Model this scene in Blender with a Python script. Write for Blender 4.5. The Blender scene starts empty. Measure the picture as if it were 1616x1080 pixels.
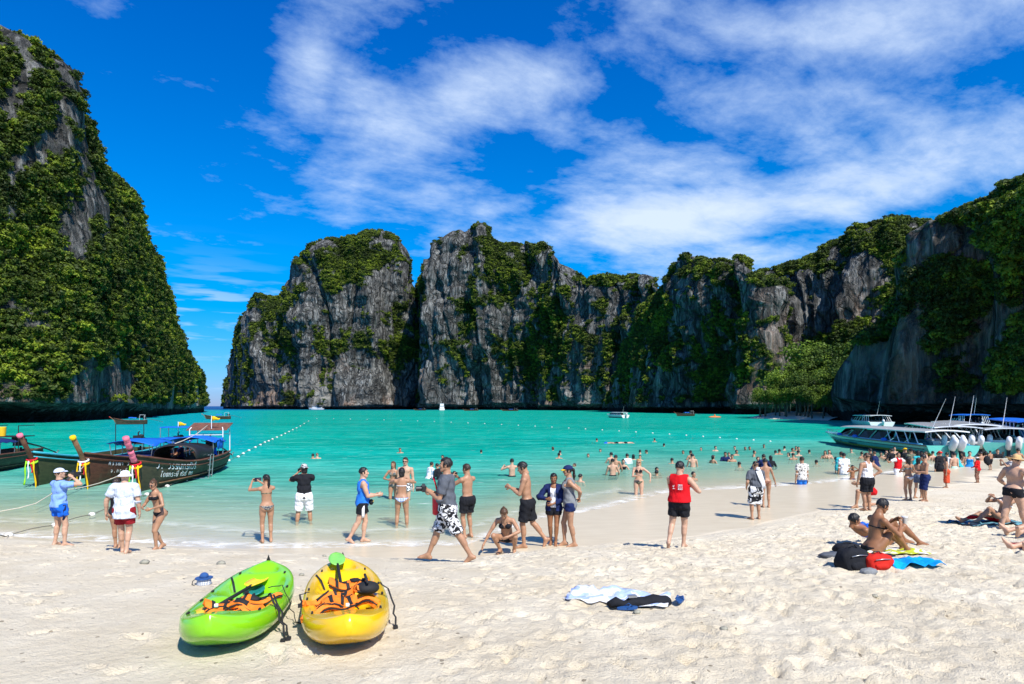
import bpy, bmesh, math, random
import numpy as np
from mathutils import Vector, Matrix
R = math.radians
scene = bpy.context.scene
COL = scene.collection
# ------------------------------------------------------------------ camera
F, HOR, CAMZ = 1000.0, 641.0, 3.0          # focal length in photo pixels, horizon row, eye height
camd = bpy.data.cameras.new('camera')
cam = bpy.data.objects.new('camera', camd)
COL.objects.link(cam)
cam.location = (0, 0, CAMZ)
cam.rotation_euler = (R(90), 0, 0)
camd.sensor_width = 36.0
camd.lens = 36.0 * F / 1616.0
camd.shift_y = (HOR - 540.0) / 1616.0
camd.clip_start = 0.1
camd.clip_end = 20000.0
scene.camera = cam
# ------------------------------------------------------------------ sun and sky
SUN_H = (0.60, -1.0)
SUN_EL = R(50)
hl = math.hypot(*SUN_H)
sund = Vector((SUN_H[0] / hl * math.cos(SUN_EL), SUN_H[1] / hl * math.cos(SUN_EL), math.sin(SUN_EL)))
sl = bpy.data.lights.new('sun', 'SUN')
sl.energy = 4.6
sl.angle = R(0.53)
sl.color = (1.0, 0.95, 0.86)
so = bpy.data.objects.new('sun', sl)
COL.objects.link(so)
so.rotation_euler = (-sund).to_track_quat('-Z', 'Y').to_euler()
scene.view_settings.view_transform = 'Standard'
scene.view_settings.look = 'None'
scene.view_settings.exposure = 0.58
scene.view_settings.gamma = 1.0
scene.view_settings.use_curve_mapping = False
scene.cycles.max_bounces = 6
scene.cycles.transparent_max_bounces = 12
scene.cycles.use_denoising = True


def nn(nt, typ, **kw):
    n = nt.nodes.new(typ)
    for k, v in kw.items():
        if k.startswith('i_'):
            key = k[2:]
            key = int(key) if key.isdigit() else key.replace('_', ' ')
            n.inputs[key].default_value = v
        else:
            setattr(n, k, v)
    return n


def math_n(nt, op, a, b=None, c=None, clamp=False):
    n = nt.nodes.new('ShaderNodeMath'); n.operation = op; n.use_clamp = clamp
    for i, v in enumerate((a, b, c)):
        if v is None: continue
        if isinstance(v, (int, float)): n.inputs[i].default_value = v
        else: nt.links.new(v, n.inputs[i])
    return n.outputs[0]


def ramp(nt, src, stops, interp='LINEAR'):
    n = nt.nodes.new('ShaderNodeValToRGB'); n.color_ramp.interpolation = interp
    e = n.color_ramp.elements
    while len(e) < len(stops): e.new(0.5)
    for el, (p, c) in zip(e, stops):
        el.position = p
        el.color = (c, c, c, 1) if isinstance(c, (int, float)) else (*c, 1)
    nt.links.new(src, n.inputs[0])
    return n.outputs[0]


def mixc(nt, fac, a, b, mode='MIX'):
    n = nt.nodes.new('ShaderNodeMix'); n.data_type = 'RGBA'; n.blend_type = mode
    for idx, v in ((0, fac), (6, a), (7, b)):
        if isinstance(v, (int, float)): n.inputs[idx].default_value = v
        elif isinstance(v, tuple): n.inputs[idx].default_value = (*v, 1) if len(v) == 3 else v
        else: nt.links.new(v, n.inputs[idx])
    return n.outputs[2]


def noise_n(nt, vec, scale, detail=4.0, rough=0.55, dist=0.0):
    n = nt.nodes.new('ShaderNodeTexNoise')
    n.inputs['Scale'].default_value = scale; n.inputs['Detail'].default_value = detail
    n.inputs['Roughness'].default_value = rough; n.inputs['Distortion'].default_value = dist
    if vec is not None: nt.links.new(vec, n.inputs['Vector'])
    return n.outputs['Fac']


def mapping(nt, vec, scale=(1, 1, 1), loc=(0, 0, 0), rot=(0, 0, 0)):
    n = nt.nodes.new('ShaderNodeMapping')
    n.inputs['Scale'].default_value = scale; n.inputs['Location'].default_value = loc
    n.inputs['Rotation'].default_value = rot
    nt.links.new(vec, n.inputs['Vector'])
    return n.outputs[0]


def srgb(r, g, b):
    f = lambda c: (c / 255 / 12.92) if c / 255 <= 0.04045 else ((c / 255 + 0.055) / 1.055) ** 2.4
    return (f(r), f(g), f(b))


world = bpy.data.worlds.new('World')
scene.world = world
world.use_nodes = True
wt = world.node_tree
wt.nodes.clear()
sky = nn(wt, 'ShaderNodeTexSky', sky_type='NISHITA', sun_disc=False, sun_elevation=SUN_EL,
         sun_rotation=math.atan2(SUN_H[0], SUN_H[1]), altitude=0.0, air_density=1.0, dust_density=0.3, ozone_density=3.0)
hs = nn(wt, 'ShaderNodeHueSaturation'); hs.inputs['Saturation'].default_value = 1.05
hs.inputs['Value'].default_value = 1.5
tc = wt.nodes.new('ShaderNodeTexCoord')
sep = wt.nodes.new('ShaderNodeSeparateXYZ'); wt.links.new(tc.outputs['Generated'], sep.inputs[0])
dx, dy, dz = sep.outputs
# azimuth (radians from straight ahead, + right) and elevation of a direction
az = math_n(wt, 'ARCTAN2', dx, dy)
el = math_n(wt, 'ARCSINE', dz)
cmb = wt.nodes.new('ShaderNodeCombineXYZ')
den = math_n(wt, 'ADD', math_n(wt, 'MAXIMUM', dz, 0.0), 0.16)
wt.links.new(math_n(wt, 'DIVIDE', dx, den), cmb.inputs[0])
wt.links.new(math_n(wt, 'DIVIDE', dy, den), cmb.inputs[1])
plane = cmb.outputs[0]
warp = mapping(wt, plane, (1.0, 1.0, 1.0), (3.1, 1.7, 0), (0, 0, R(-24)))
tint = ramp(wt, dz, [(0.0, (0.36, 0.50, 1.0)), (0.06, (0.22, 0.56, 1.0)), (0.22, (0.0, 0.64, 1.18)), (0.5, (0.0, 0.54, 1.28)), (1.0, (0.10, 0.52, 1.1))])
wt.links.new(mixc(wt, 1.0, sky.outputs[0], tint, 'MULTIPLY'), hs.inputs['Color'])
n1 = noise_n(wt, mapping(wt, warp, (1.0, 1.1, 1), (0.35, 0.6, 0)), 1.5, 10.0, 0.60, 0.25)
n2 = noise_n(wt, mapping(wt, warp, (0.9, 1.3, 1), (7.3, 2.2, 4)), 4.5, 12.0, 0.66, 0.2)


def blob(a0, e0, sa, se, rot=0.0):
    """a soft cloud bank centred on a compass direction"""
    u = math_n(wt, 'SUBTRACT', az, a0); v = math_n(wt, 'SUBTRACT', el, e0)
    c, s = math.cos(rot), math.sin(rot)
    uu = math_n(wt, 'ADD', math_n(wt, 'MULTIPLY', u, c), math_n(wt, 'MULTIPLY', v, s))
    vv = math_n(wt, 'SUBTRACT', math_n(wt, 'MULTIPLY', v, c), math_n(wt, 'MULTIPLY', u, s))
    q = math_n(wt, 'ADD', math_n(wt, 'POWER', math_n(wt, 'ABSOLUTE', math_n(wt, 'DIVIDE', uu, sa)), 2.0),
               math_n(wt, 'POWER', math_n(wt, 'ABSOLUTE', math_n(wt, 'DIVIDE', vv, se)), 2.0))
    return math_n(wt, 'EXPONENT', math_n(wt, 'MULTIPLY', q, -1.0))


def dirpx(x, y):
    X, Y, Z = (x - 808) / F, 1.0, -(y - HOR) / F
    return math.atan2(X, Y), math.asin(Z / math.sqrt(X * X + 1 + Z * Z))


bank = None
for (x, y, sx, sy, rot, w) in CLOUD_BANKS if 'CLOUD_BANKS' in globals() else [
        (480, 120, 62, 80, -0.35, .95), (620, 190, 170, 60, -0.45, .8), (850, 130, 300, 70, 0.25, 1.0), (740, 320, 170, 34, 0.0, .9),
        (1050, 350, 330, 52, 0.03, 1.15), (1000, 230, 260, 48, -0.30, .95), (1250, 190, 260, 70, -0.35, .95),
        (1470, 210, 250, 70, -0.45, 1.0), (1330, 300, 240, 60, 0.10, 1.0), (1500, 40, 320, 80, -0.15, .9),
        (1130, 60, 200, 46, -0.2, .75), (1150, 405, 260, 40, 0, .8)]:
    a0, e0 = dirpx(x, y)
    b = math_n(wt, 'MULTIPLY', blob(a0, e0, sx / 1000.0 * math.cos(a0), sy / 1000.0 * 1.0, rot), w)
    bank = b if bank is None else math_n(wt, 'MAXIMUM', bank, b)
# the rest of the sky (behind and beside the frame) carries the same scattered cloud
behind = ramp(wt, math_n(wt, 'ABSOLUTE', az), [(0.0, 0.0), (0.78, 0.0), (1.0, 0.30)])
side = math_n(wt, 'MULTIPLY', behind, 0.9)
bank = math_n(wt, 'MAXIMUM', bank, side)
dens = math_n(wt, 'ADD', math_n(wt, 'MULTIPLY', bank, 0.62), math_n(wt, 'MULTIPLY', math_n(wt, 'SUBTRACT', n1, 0.5), 1.8))
dens = math_n(wt, 'ADD', dens, math_n(wt, 'MULTIPLY', math_n(wt, 'SUBTRACT', n2, 0.5), 1.0))
mask = ramp(wt, dens, [(0.0, 0.0), (0.14, 0.0), (0.38, 0.32), (0.66, 0.68), (1.0, 0.90)])
# little low streaks over the sea gap on the left
lw = noise_n(wt, mapping(wt, tc.outputs['Generated'], (9, 9, 75), (1.2, 0, 0.4)), 1.0, 4.0, 0.5)
a0, e0 = dirpx(330, 505)
lowb = math_n(wt, 'MULTIPLY', blob(a0, e0, 0.11, 0.055, 0.0), ramp(wt, lw, [(0.50, 0.0), (0.60, 0.75)]))
mask = math_n(wt, 'MAXIMUM', mask, lowb)
mask = math_n(wt, 'MULTIPLY', mask, ramp(wt, dz, [(0.0, 0.0), (0.03, 1.0)]))
shade = ramp(wt, dens, [(0.2, (5.6, 8.0, 11.4)), (0.85, (8.2, 9.5, 11.4))])
skyc = mixc(wt, mask, hs.outputs[0], shade)
bg = nn(wt, 'ShaderNodeBackground'); bg.inputs['Strength'].default_value = 0.066
wt.links.new(skyc, bg.inputs['Color'])
wo = wt.nodes.new('ShaderNodeOutputWorld'); wt.links.new(bg.outputs[0], wo.inputs[0])
# ------------------------------------------------------------------ helpers
rng = np.random.default_rng(7)
random.seed(7)


def _hash(i, j, k, seed):
    h = (i * 374761393 + j * 668265263 + k * 2147483647 + seed * 1274126177) & 0xFFFFFFFF
    h = ((h ^ (h >> 13)) * 1274126177) & 0xFFFFFFFF
    h = ((h ^ (h >> 16)) * 2246822519) & 0xFFFFFFFF
    return ((h ^ (h >> 15)) & 0xFFFFFF) / float(0xFFFFFF)


def vnoise(x, y, z=0.0, seed=0):
    x, y, z = np.broadcast_arrays(np.asarray(x, float), np.asarray(y, float), np.asarray(z, float))
    i, j, k = np.floor(x).astype(np.int64), np.floor(y).astype(np.int64), np.floor(z).astype(np.int64)
    fx, fy, fz = x - i, y - j, z - k
    sx, sy, sz = fx * fx * (3 - 2 * fx), fy * fy * (3 - 2 * fy), fz * fz * (3 - 2 * fz)
    def L(a, b, t): return a + (b - a) * t
    flat = not np.any(fz)
    def pl(kk):
        return L(L(_hash(i, j, kk, seed), _hash(i + 1, j, kk, seed), sx),
                 L(_hash(i, j + 1, kk, seed), _hash(i + 1, j + 1, kk, seed), sx), sy)
    return pl(k) if flat else L(pl(k), pl(k + 1), sz)


def fbm(x, y, z=0.0, oct=4, seed=0, gain=0.5):
    s, a, t = 0.0, 1.0, 0.0
    for o in range(oct):
        s = s + a * vnoise(x * 2 ** o + 17.3 * o, y * 2 ** o + 9.1 * o, z, seed + o); t += a; a *= gain
    return s / t


def sstep(a, b, x):
    t = np.clip((x - a) / (b - a), 0, 1)
    return t * t * (3 - 2 * t)


MATS = {}


def link(o, parent=None):
    COL.objects.link(o)
    if parent is not None: o.parent = parent
    return o


def mesh_obj(name, verts, faces, mat=None, parent=None, smooth=False, loc=None, mats=None, midx=None):
    me = bpy.data.meshes.new(name)
    if isinstance(verts, np.ndarray): verts = verts.reshape(-1, 3)
    if isinstance(faces, np.ndarray) and len(faces):
        nf, k = faces.shape
        me.vertices.add(len(verts)); me.vertices.foreach_set('co', np.asarray(verts, dtype=np.float32).ravel())
        me.loops.add(nf * k); me.loops.foreach_set('vertex_index', faces.astype(np.int32).ravel())
        me.polygons.add(nf)
        me.polygons.foreach_set('loop_start', np.arange(0, nf * k, k, dtype=np.int32))
        try: me.polygons.foreach_set('loop_total', np.full(nf, k, dtype=np.int32))
        except Exception: pass
        me.update(calc_edges=True)
    else:
        me.from_pydata([tuple(v) for v in verts], [], [tuple(f) for f in faces])
    me.validate(clean_customdata=False)
    for m in (mats or ([mat] if mat else [])): me.materials.append(m)
    if midx is not None:
        me.polygons.foreach_set('material_index', np.asarray(midx, dtype=np.int32))
    if smooth: me.polygons.foreach_set('use_smooth', np.ones(len(me.polygons), dtype=bool))
    me.update()
    o = bpy.data.objects.new(name, me)
    if loc is not None: o.location = loc
    return link(o, parent)


def tag(o, label=None, cat=None, group=None, kind=None):
    if label: o['label'] = label
    if cat: o['category'] = cat
    if group: o['group'] = group
    if kind: o['kind'] = kind
    return o


def empty(name, loc=(0, 0, 0), rz=0.0, label=None, cat=None, group=None):
    o = bpy.data.objects.new(name, None); o.empty_display_size = 0.2
    o.location = loc; o.rotation_euler = (0, 0, rz)
    link(o); tag(o, label, cat, group)
    return o


class MB:
    """collects simple shapes, then links them as one mesh object"""
    def __init__(s): s.v = []; s.f = []; s.m = []
    def add(s, v, f, mi=0):
        b = len(s.v); s.v += [tuple(p) for p in v]; s.f += [tuple(i + b for i in q) for q in f]; s.m += [mi] * len(f); return s
    def box(s, c, size, rot=None, mi=0, taper=1.0):
        hx, hy, hz = [q / 2 for q in size]
        P = [Vector((x * hx * (taper if z > 0 else 1), y * hy * (taper if z > 0 else 1), z * hz)) for z in (-1, 1) for y in (-1, 1) for x in (-1, 1)]
        if rot is not None: P = [rot @ p for p in P]
        c = Vector(c)
        return s.add([p + c for p in P], [(0, 2, 3, 1), (4, 5, 7, 6), (0, 1, 5, 4), (2, 6, 7, 3), (0, 4, 6, 2), (1, 3, 7, 5)], mi)
    def tube(s, pts, r, n=8, mi=0, cap=True, flat=1.0, up=None):
        pts = [Vector(p) for p in pts]
        rr = r if isinstance(r, (list, tuple)) else [r] * len(pts)
        b = len(s.v); prev = None
        for i, p in enumerate(pts):
            t = (pts[min(i + 1, len(pts) - 1)] - pts[max(i - 1, 0)])
            t = t.normalized() if t.length > 1e-9 else Vector((0, 0, 1))
            if prev is None:
                a = Vector(up) if up is not None else (Vector((0, 0, 1)) if abs(t.z) < 0.9 else Vector((1, 0, 0)))
                u = t.cross(a).normalized()
            else:
                u = (prev - t * prev.dot(t)); u = u.normalized() if u.length > 1e-6 else t.orthogonal().normalized()
            prev = u; w = t.cross(u)
            for k in range(n):
                a = 2 * math.pi * k / n
                s.v.append(tuple(p + (u * math.cos(a) + w * math.sin(a) * flat) * rr[i]))
        for i in range(len(pts) - 1):
            for k in range(n):
                q = (k + 1) % n
                s.f.append((b + i * n + k, b + i * n + q, b + (i + 1) * n + q, b + (i + 1) * n + k)); s.m.append(mi)
        if cap:
            s.f.append(tuple(b + k for k in reversed(range(n)))); s.m.append(mi)
            s.f.append(tuple(b + (len(pts) - 1) * n + k for k in range(n))); s.m.append(mi)
        return s
    def ball(s, c, r, n=10, m=7, mi=0, rot=None):
        r = r if isinstance(r, (tuple, list)) else (r, r, r)
        v = []; f = []
        for i in range(m + 1):
            th = math.pi * i / m
            for k in range(n):
                a = 2 * math.pi * k / n
                p = Vector((r[0] * math.sin(th) * math.cos(a), r[1] * math.sin(th) * math.sin(a), r[2] * math.cos(th)))
                if rot is not None: p = rot @ p
                v.append(p + Vector(c))
        for i in range(m):
            for k in range(n):
                q = (k + 1) % n
                f.append((i * n + k, (i + 1) * n + k, (i + 1) * n + q, i * n + q))
        return s.add(v, f, mi)
    def sheet(s, grid, thick=0.0, mi=0):
        """grid[i][j] of points; thick > 0 gives it a lower side"""
        a, b = len(grid), len(grid[0]); base = len(s.v)
        P = [Vector(p) for row in grid for p in row]
        s.v += [tuple(p) for p in P]
        q = lambda i, j, o=0: base + o + i * b + j
        for i in range(a - 1):
            for j in range(b - 1):
                s.f.append((q(i, j), q(i + 1, j), q(i + 1, j + 1), q(i, j + 1))); s.m.append(mi)
        if thick:
            o = a * b
            for i in range(a):
                for j in range(b):
                    e1 = P[min(i + 1, a - 1) * b + j] - P[max(i - 1, 0) * b + j]
                    e2 = P[i * b + min(j + 1, b - 1)] - P[i * b + max(j - 1, 0)]
                    nrm = e1.cross(e2)
                    nrm = nrm.normalized() if nrm.length > 1e-12 else Vector((0, 0, 1))
                    s.v.append(tuple(P[i * b + j] - nrm * thick))
            for i in range(a - 1):
                for j in range(b - 1):
                    s.f.append((q(i, j, o), q(i, j + 1, o), q(i + 1, j + 1, o), q(i + 1, j, o))); s.m.append(mi)
            ring = [(i, 0) for i in range(a)] + [(a - 1, j) for j in range(1, b)] + [(i, b - 1) for i in range(a - 2, -1, -1)] + [(0, j) for j in range(b - 2, 0, -1)]
            for k in range(len(ring)):
                A, B = ring[k], ring[(k + 1) % len(ring)]
                s.f.append((q(*A), q(*A, o), q(*B, o), q(*B))); s.m.append(mi)
        return s
    def xf(s, M):
        s.v = [tuple(M @ Vector(p)) for p in s.v]; return s
    def build(s, name, mat, parent=None, smooth=False, auto=None):
        mats = mat if isinstance(mat, list) else [mat]
        o = mesh_obj(name, s.v, s.f, mats=mats, midx=s.m, parent=parent, smooth=smooth)
        if auto is not None:
            fix_sharp(o.data, auto)
        return o


def fix_sharp(me, ang=0.6):
    me.polygons.foreach_set('use_smooth', np.ones(len(me.polygons), dtype=bool))
    try: me.set_sharp_from_angle(angle=ang)
    except Exception: pass


def mat_base(name):
    m = bpy.data.materials.new(name); m.use_nodes = True
    nt = m.node_tree; b = nt.nodes.get('Principled BSDF')
    return m, nt, b


def pmat(name, col, rough=0.6, metal=0.0, var=0.12, scale=18.0, bump=0.0, bscale=60.0, spec=0.4, coat=0.0):
    """paint, cloth, plastic: base colour with slight uneven tone, fine relief"""
    if name in MATS: return MATS[name]
    m, nt, b = mat_base(name)
    t = nt.nodes.new('ShaderNodeTexCoord')
    n = noise_n(nt, t.outputs['Object'], scale, 5.0, 0.6)
    c0 = tuple(max(0.0, c * (1 - var)) for c in col); c1 = tuple(min(1.0, c * (1 + var)) for c in col)
    nt.links.new(ramp(nt, n, [(0.3, c0), (0.7, c1)]), b.inputs['Base Color'])
    b.inputs['Roughness'].default_value = rough; b.inputs['Metallic'].default_value = metal
    b.inputs['Specular IOR Level'].default_value = spec
    b.inputs['Coat Weight'].default_value = coat
    if bump:
        bm = nt.nodes.new('ShaderNodeBump'); bm.inputs['Strength'].default_value = bump; bm.inputs['Distance'].default_value = 0.01
        nt.links.new(noise_n(nt, t.outputs['Object'], bscale, 4.0, 0.6), bm.inputs['Height'])
        nt.links.new(bm.outputs[0], b.inputs['Normal'])
    MATS[name] = m
    return m


# ------------------------------------------------------------------ ground shape
def px2(x, y, z=0.0):
    """world point at height z seen at photo pixel (x, y)"""
    D = (CAMZ - z) * F / (y - HOR)
    return ((x - 808.0) / F * D, D, z)


_sp = [(-420, 842), (-150, 846), (0, 853), (150, 862), (300, 871), (450, 879), (560, 884), (640, 889), (760, 889), (840, 880), (930, 871),
       (1020, 866), (1100, 857), (1190, 840), (1290, 813), (1380, 800), (1450, 782), (1520, 765), (1575, 746), (1640, 731)]
SHORE = np.array([px2(x, y)[:2] for x, y in _sp])
SHORE = np.vstack([[-300, SHORE[0, 1] + 8], [-60, SHORE[0, 1] + 2], SHORE, [90, 62], [300, 90]])


def shore_s(X, Y):
    """distance from the dry edge of the beach, + on the land side"""
    X = np.asarray(X, float); Y = np.asarray(Y, float)
    best = np.full(X.shape, 1e9)
    for (x0, y0), (x1, y1) in zip(SHORE[:-1], SHORE[1:]):
        dx, dy = x1 - x0, y1 - y0
        t = np.clip(((X - x0) * dx + (Y - y0) * dy) / (dx * dx + dy * dy), 0, 1)
        best = np.minimum(best, np.hypot(X - x0 - t * dx, Y - y0 - t * dy))
    ys = np.interp(X, SHORE[:, 0], SHORE[:, 1])
    return np.where(Y < ys, best, -best)


def smax(a, b, k): return (a + b + np.sqrt((a - b) ** 2 + k * k)) / 2


def ground_z(X, Y):
    X = np.asarray(X, float); Y = np.asarray(Y, float)
    s = shore_s(X, Y)
    w = np.interp(X, [-30, -6, -1, 1, 6, 12, 28, 90], [0.2, 0.4, 1.6, 4.2, 5.6, 3.6, 2.2, 2.0])
    slope = np.interp(X, [-10, 0, 4, 9, 20, 40], [0.30, 0.30, 0.22, 0.12, 0.06, 0.05])
    ze = 0.03 + 0.022 * w
    land = ze + 1.32 * (1 - np.exp(-slope * np.maximum(s, 0) / 1.32))
    wet = ze * (1 + s / w)
    t = np.maximum(-s - w, 0)
    bed = -(0.030 * t + 0.045 * np.maximum(t - 5, 0))
    bed = -8 * (1 - np.exp(bed / 8))
    z = np.where(s > 0, land, np.where(s > -w, wet, bed))
    return z


def ground_hit(x, y):
    """photo pixel -> point on the ground"""
    X = (x - 808.0) / F; Z = -(y - HOR) / F
    ts = np.geomspace(2.5, 400, 4000)
    gz = ground_z(X * ts, ts)
    d = CAMZ + Z * ts - gz
    i = int(np.argmax(d < 0)) if (d < 0).any() else len(ts) - 1
    t = ts[i - 1] + (ts[i] - ts[i - 1]) * d[i - 1] / (d[i - 1] - d[i] + 1e-9) if i > 0 else ts[0]
    return Vector((X * t, t, float(ground_z(X * t, t))))
# ------------------------------------------------------------------ beach and sea bed: one sheet
def axis(lo, hi, step, far_lo, far_hi, g=1.12):
    a = list(np.arange(lo, hi + 1e-6, step))
    s = step; x = hi
    while x < far_hi: s *= g; x += s; a.append(x)
    s = step; x = lo; pre = []
    while x > far_lo: s *= g; x -= s; pre.append(x)
    return np.array(pre[::-1] + a)


def grid_mesh(name, xs, ys, zf, mat, attr=None):
    X, Y = np.meshgrid(xs, ys)
    Z = zf(X, Y)
    nx, ny = len(xs), len(ys)
    idx = np.arange(nx * ny).reshape(ny, nx)
    f = np.stack([idx[:-1, :-1], idx[:-1, 1:], idx[1:, 1:], idx[1:, :-1]], -1).reshape(-1, 4)
    o = mesh_obj(name, np.stack([X, Y, Z], -1).reshape(-1, 3), f, mat, smooth=True)
    for an, av in (attr(X, Y, Z) if attr else {}).items():
        a = o.data.attributes.new(an, 'FLOAT', 'POINT'); a.data.foreach_set('value', av.astype(np.float32).ravel())
    return o


def sand_material():
    m, nt, b = mat_base('sand')
    g = nt.nodes.new('ShaderNodeNewGeometry'); P = g.outputs['Position']
    wet = nn(nt, 'ShaderNodeAttribute', attribute_name='wet').outputs['Fac']
    n1 = noise_n(nt, P, 1.1, 6, 0.6); n2 = noise_n(nt, P, 34.0, 5, 0.7); n3 = noise_n(nt, P, 9.0, 5, 0.62)
    dry = ramp(nt, n1, [(0.3, (0.67, 0.575, 0.415)), (0.7, (0.79, 0.705, 0.545))])
    dry = mixc(nt, ramp(nt, n3, [(0.56, 0.0), (0.74, 0.38)]), dry, (0.55, 0.45, 0.32))
    dry = mixc(nt, ramp(nt, n2, [(0.66, 0.0), (0.78, 0.55)]), dry, (0.30, 0.24, 0.17))
    # bits of coral and leaf litter
    vor = nt.nodes.new('ShaderNodeTexVoronoi'); vor.inputs['Scale'].default_value = 8.0; nt.links.new(P, vor.inputs['Vector'])
    sel = math_n(nt, 'LESS_THAN', noise_n(nt, vor.outputs['Color'], 9.0, 0, 0.5), 0.43)
    bits = math_n(nt, 'MULTIPLY', math_n(nt, 'LESS_THAN', vor.outputs['Distance'], 0.13), sel)
    dry = mixc(nt, math_n(nt, 'MULTIPLY', bits, 0.75), dry, (0.20, 0.155, 0.10))
    wetc = ramp(nt, noise_n(nt, mapping(nt, P, (0.8, 3.0, 1)), 1.6, 5, 0.6), [(0.3, (0.57, 0.48, 0.335)), (0.7, (0.66, 0.57, 0.415))])
    nt.links.new(mixc(nt, wet, dry, wetc), b.inputs['Base Color'])
    nt.links.new(ramp(nt, wet, [(0.0, 0.95), (0.6, 0.6), (1.0, 0.28)]), b.inputs['Roughness'])
    b.inputs['Specular IOR Level'].default_value = 0.25
    bm = nt.nodes.new('ShaderNodeBump'); bm.inputs['Distance'].default_value = 0.05
    nt.links.new(ramp(nt, wet, [(0.0, 0.9), (0.7, 0.08)]), bm.inputs['Strength'])
    h = math_n(nt, 'ADD', math_n(nt, 'MULTIPLY', noise_n(nt, P, 14.0, 7, 0.66), 1.0), math_n(nt, 'MULTIPLY', noise_n(nt, P, 70.0, 4, 0.7), 0.5))
    nt.links.new(h, bm.inputs['Height']); nt.links.new(bm.outputs[0], b.inputs['Normal'])
    return m


def sand_z(X, Y):
    z = ground_z(X, Y)
    s = shore_s(X, Y)
    dry = sstep(0.25, 2.2, s)
    churn = dry * (0.22 + 0.78 * sstep(-1.2, 2.2, X + 0.35 * (6.5 - Y) + 2.5 * (vnoise(X * .6, Y * .6, 0, 5) - .5)))
    near = sstep(60, 20, np.hypot(X, Y))
    a = churn * near
    w1 = fbm(X * 1.3, Y * 1.3, 0, 3, 11) - .5
    w2 = fbm(X * 4.2, Y * 4.2, 0, 3, 21) - .5
    rid = 1 - np.abs(2 * vnoise(X * 6.3 + 3 * w2, Y * 6.3, 0, 31) - 1)
    w1 = w1 * .8; w2 = w2 * (.5 + vnoise(X * .9, Y * .9, 0, 32))
    w3 = fbm(X * 9.5, Y * 9.5, 0, 2, 51) - .5
    z = z + a * (0.036 * w1 + 0.038 * w2 + 0.046 * w3 - 0.014 * rid ** 2) + near * 0.012 * (fbm(X * 2.2, Y * 2.2, 0, 2, 41) - .5) * sstep(-.2, 1, s)
    return z


xs = axis(-13.0, 17.0, 0.045, -1500, 1500)
ys = axis(3.0, 16.5, 0.04, -60, 3000, 1.10)
_base = {}


def _sz(X, Y):
    Z = sand_z(X, Y)
    s = shore_s(X, Y)
    x0 = xs; y0 = ys
    r = np.random.default_rng(3)
    n = 0
    while n < 5200:      # heel and toe prints pressed into the dry sand
        cx, cy = r.uniform(-9, 17), r.uniform(3.2, 17)
        if abs(cx) > cy * 1.0 + 1: continue
        n += 1
        k = 0.25 if cx < -0.6 else 1.0
        if r.random() > k and cy < 14: continue
        a = r.uniform(0, math.pi); L, W, d = r.uniform(.06, .13), r.uniform(.03, .055), r.uniform(.018, .050)
        i0, i1 = np.searchsorted(y0, (cy - .3, cy + .3)); j0, j1 = np.searchsorted(x0, (cx - .3, cx + .3))
        if i1 <= i0 or j1 <= j0: continue
        xx, yy = X[i0:i1, j0:j1] - cx, Y[i0:i1, j0:j1] - cy
        u = xx * math.cos(a) + yy * math.sin(a); v = -xx * math.sin(a) + yy * math.cos(a)
        q = (u / L) ** 2 + (v / W) ** 2
        Z[i0:i1, j0:j1] += (-d * np.exp(-q ** 1.5) + .35 * d * np.exp(-(np.sqrt(q) - 1.7) ** 2 * 4)) * sstep(.2, 1.2, s[i0:i1, j0:j1])
    return Z


def wet_attr(X, Y, Z):
    s = shore_s(X, Y)
    n = (vnoise(X * 1.1, Y * 1.1, 0, 77) - .5) * .35
    return {'wet': sstep(0.18, -0.10, s + n * .6)}


ground = grid_mesh('sand_ground', xs, ys, _sz, sand_material(), wet_attr)
tag(ground, 'pale trampled sand beach running down to the water', None, None, 'structure')
GX, GY = xs, ys
_gz = np.empty(len(ground.data.vertices) * 3, dtype=np.float32)
ground.data.vertices.foreach_get('co', _gz)
_gz = _gz.reshape(len(ys), len(xs), 3)[:, :, 2]


def gz(x, y):
    """height of the built sand surface"""
    j = int(np.clip(np.searchsorted(GX, x) - 1, 0, len(GX) - 2)); i = int(np.clip(np.searchsorted(GY, y) - 1, 0, len(GY) - 2))
    u = (x - GX[j]) / (GX[j + 1] - GX[j]); v = (y - GY[i]) / (GY[i + 1] - GY[i])
    a = _gz[i:i + 2, j:j + 2]
    return float(a[0, 0] * (1 - u) * (1 - v) + a[0, 1] * u * (1 - v) + a[1, 0] * (1 - u) * v + a[1, 1] * u * v)


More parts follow.
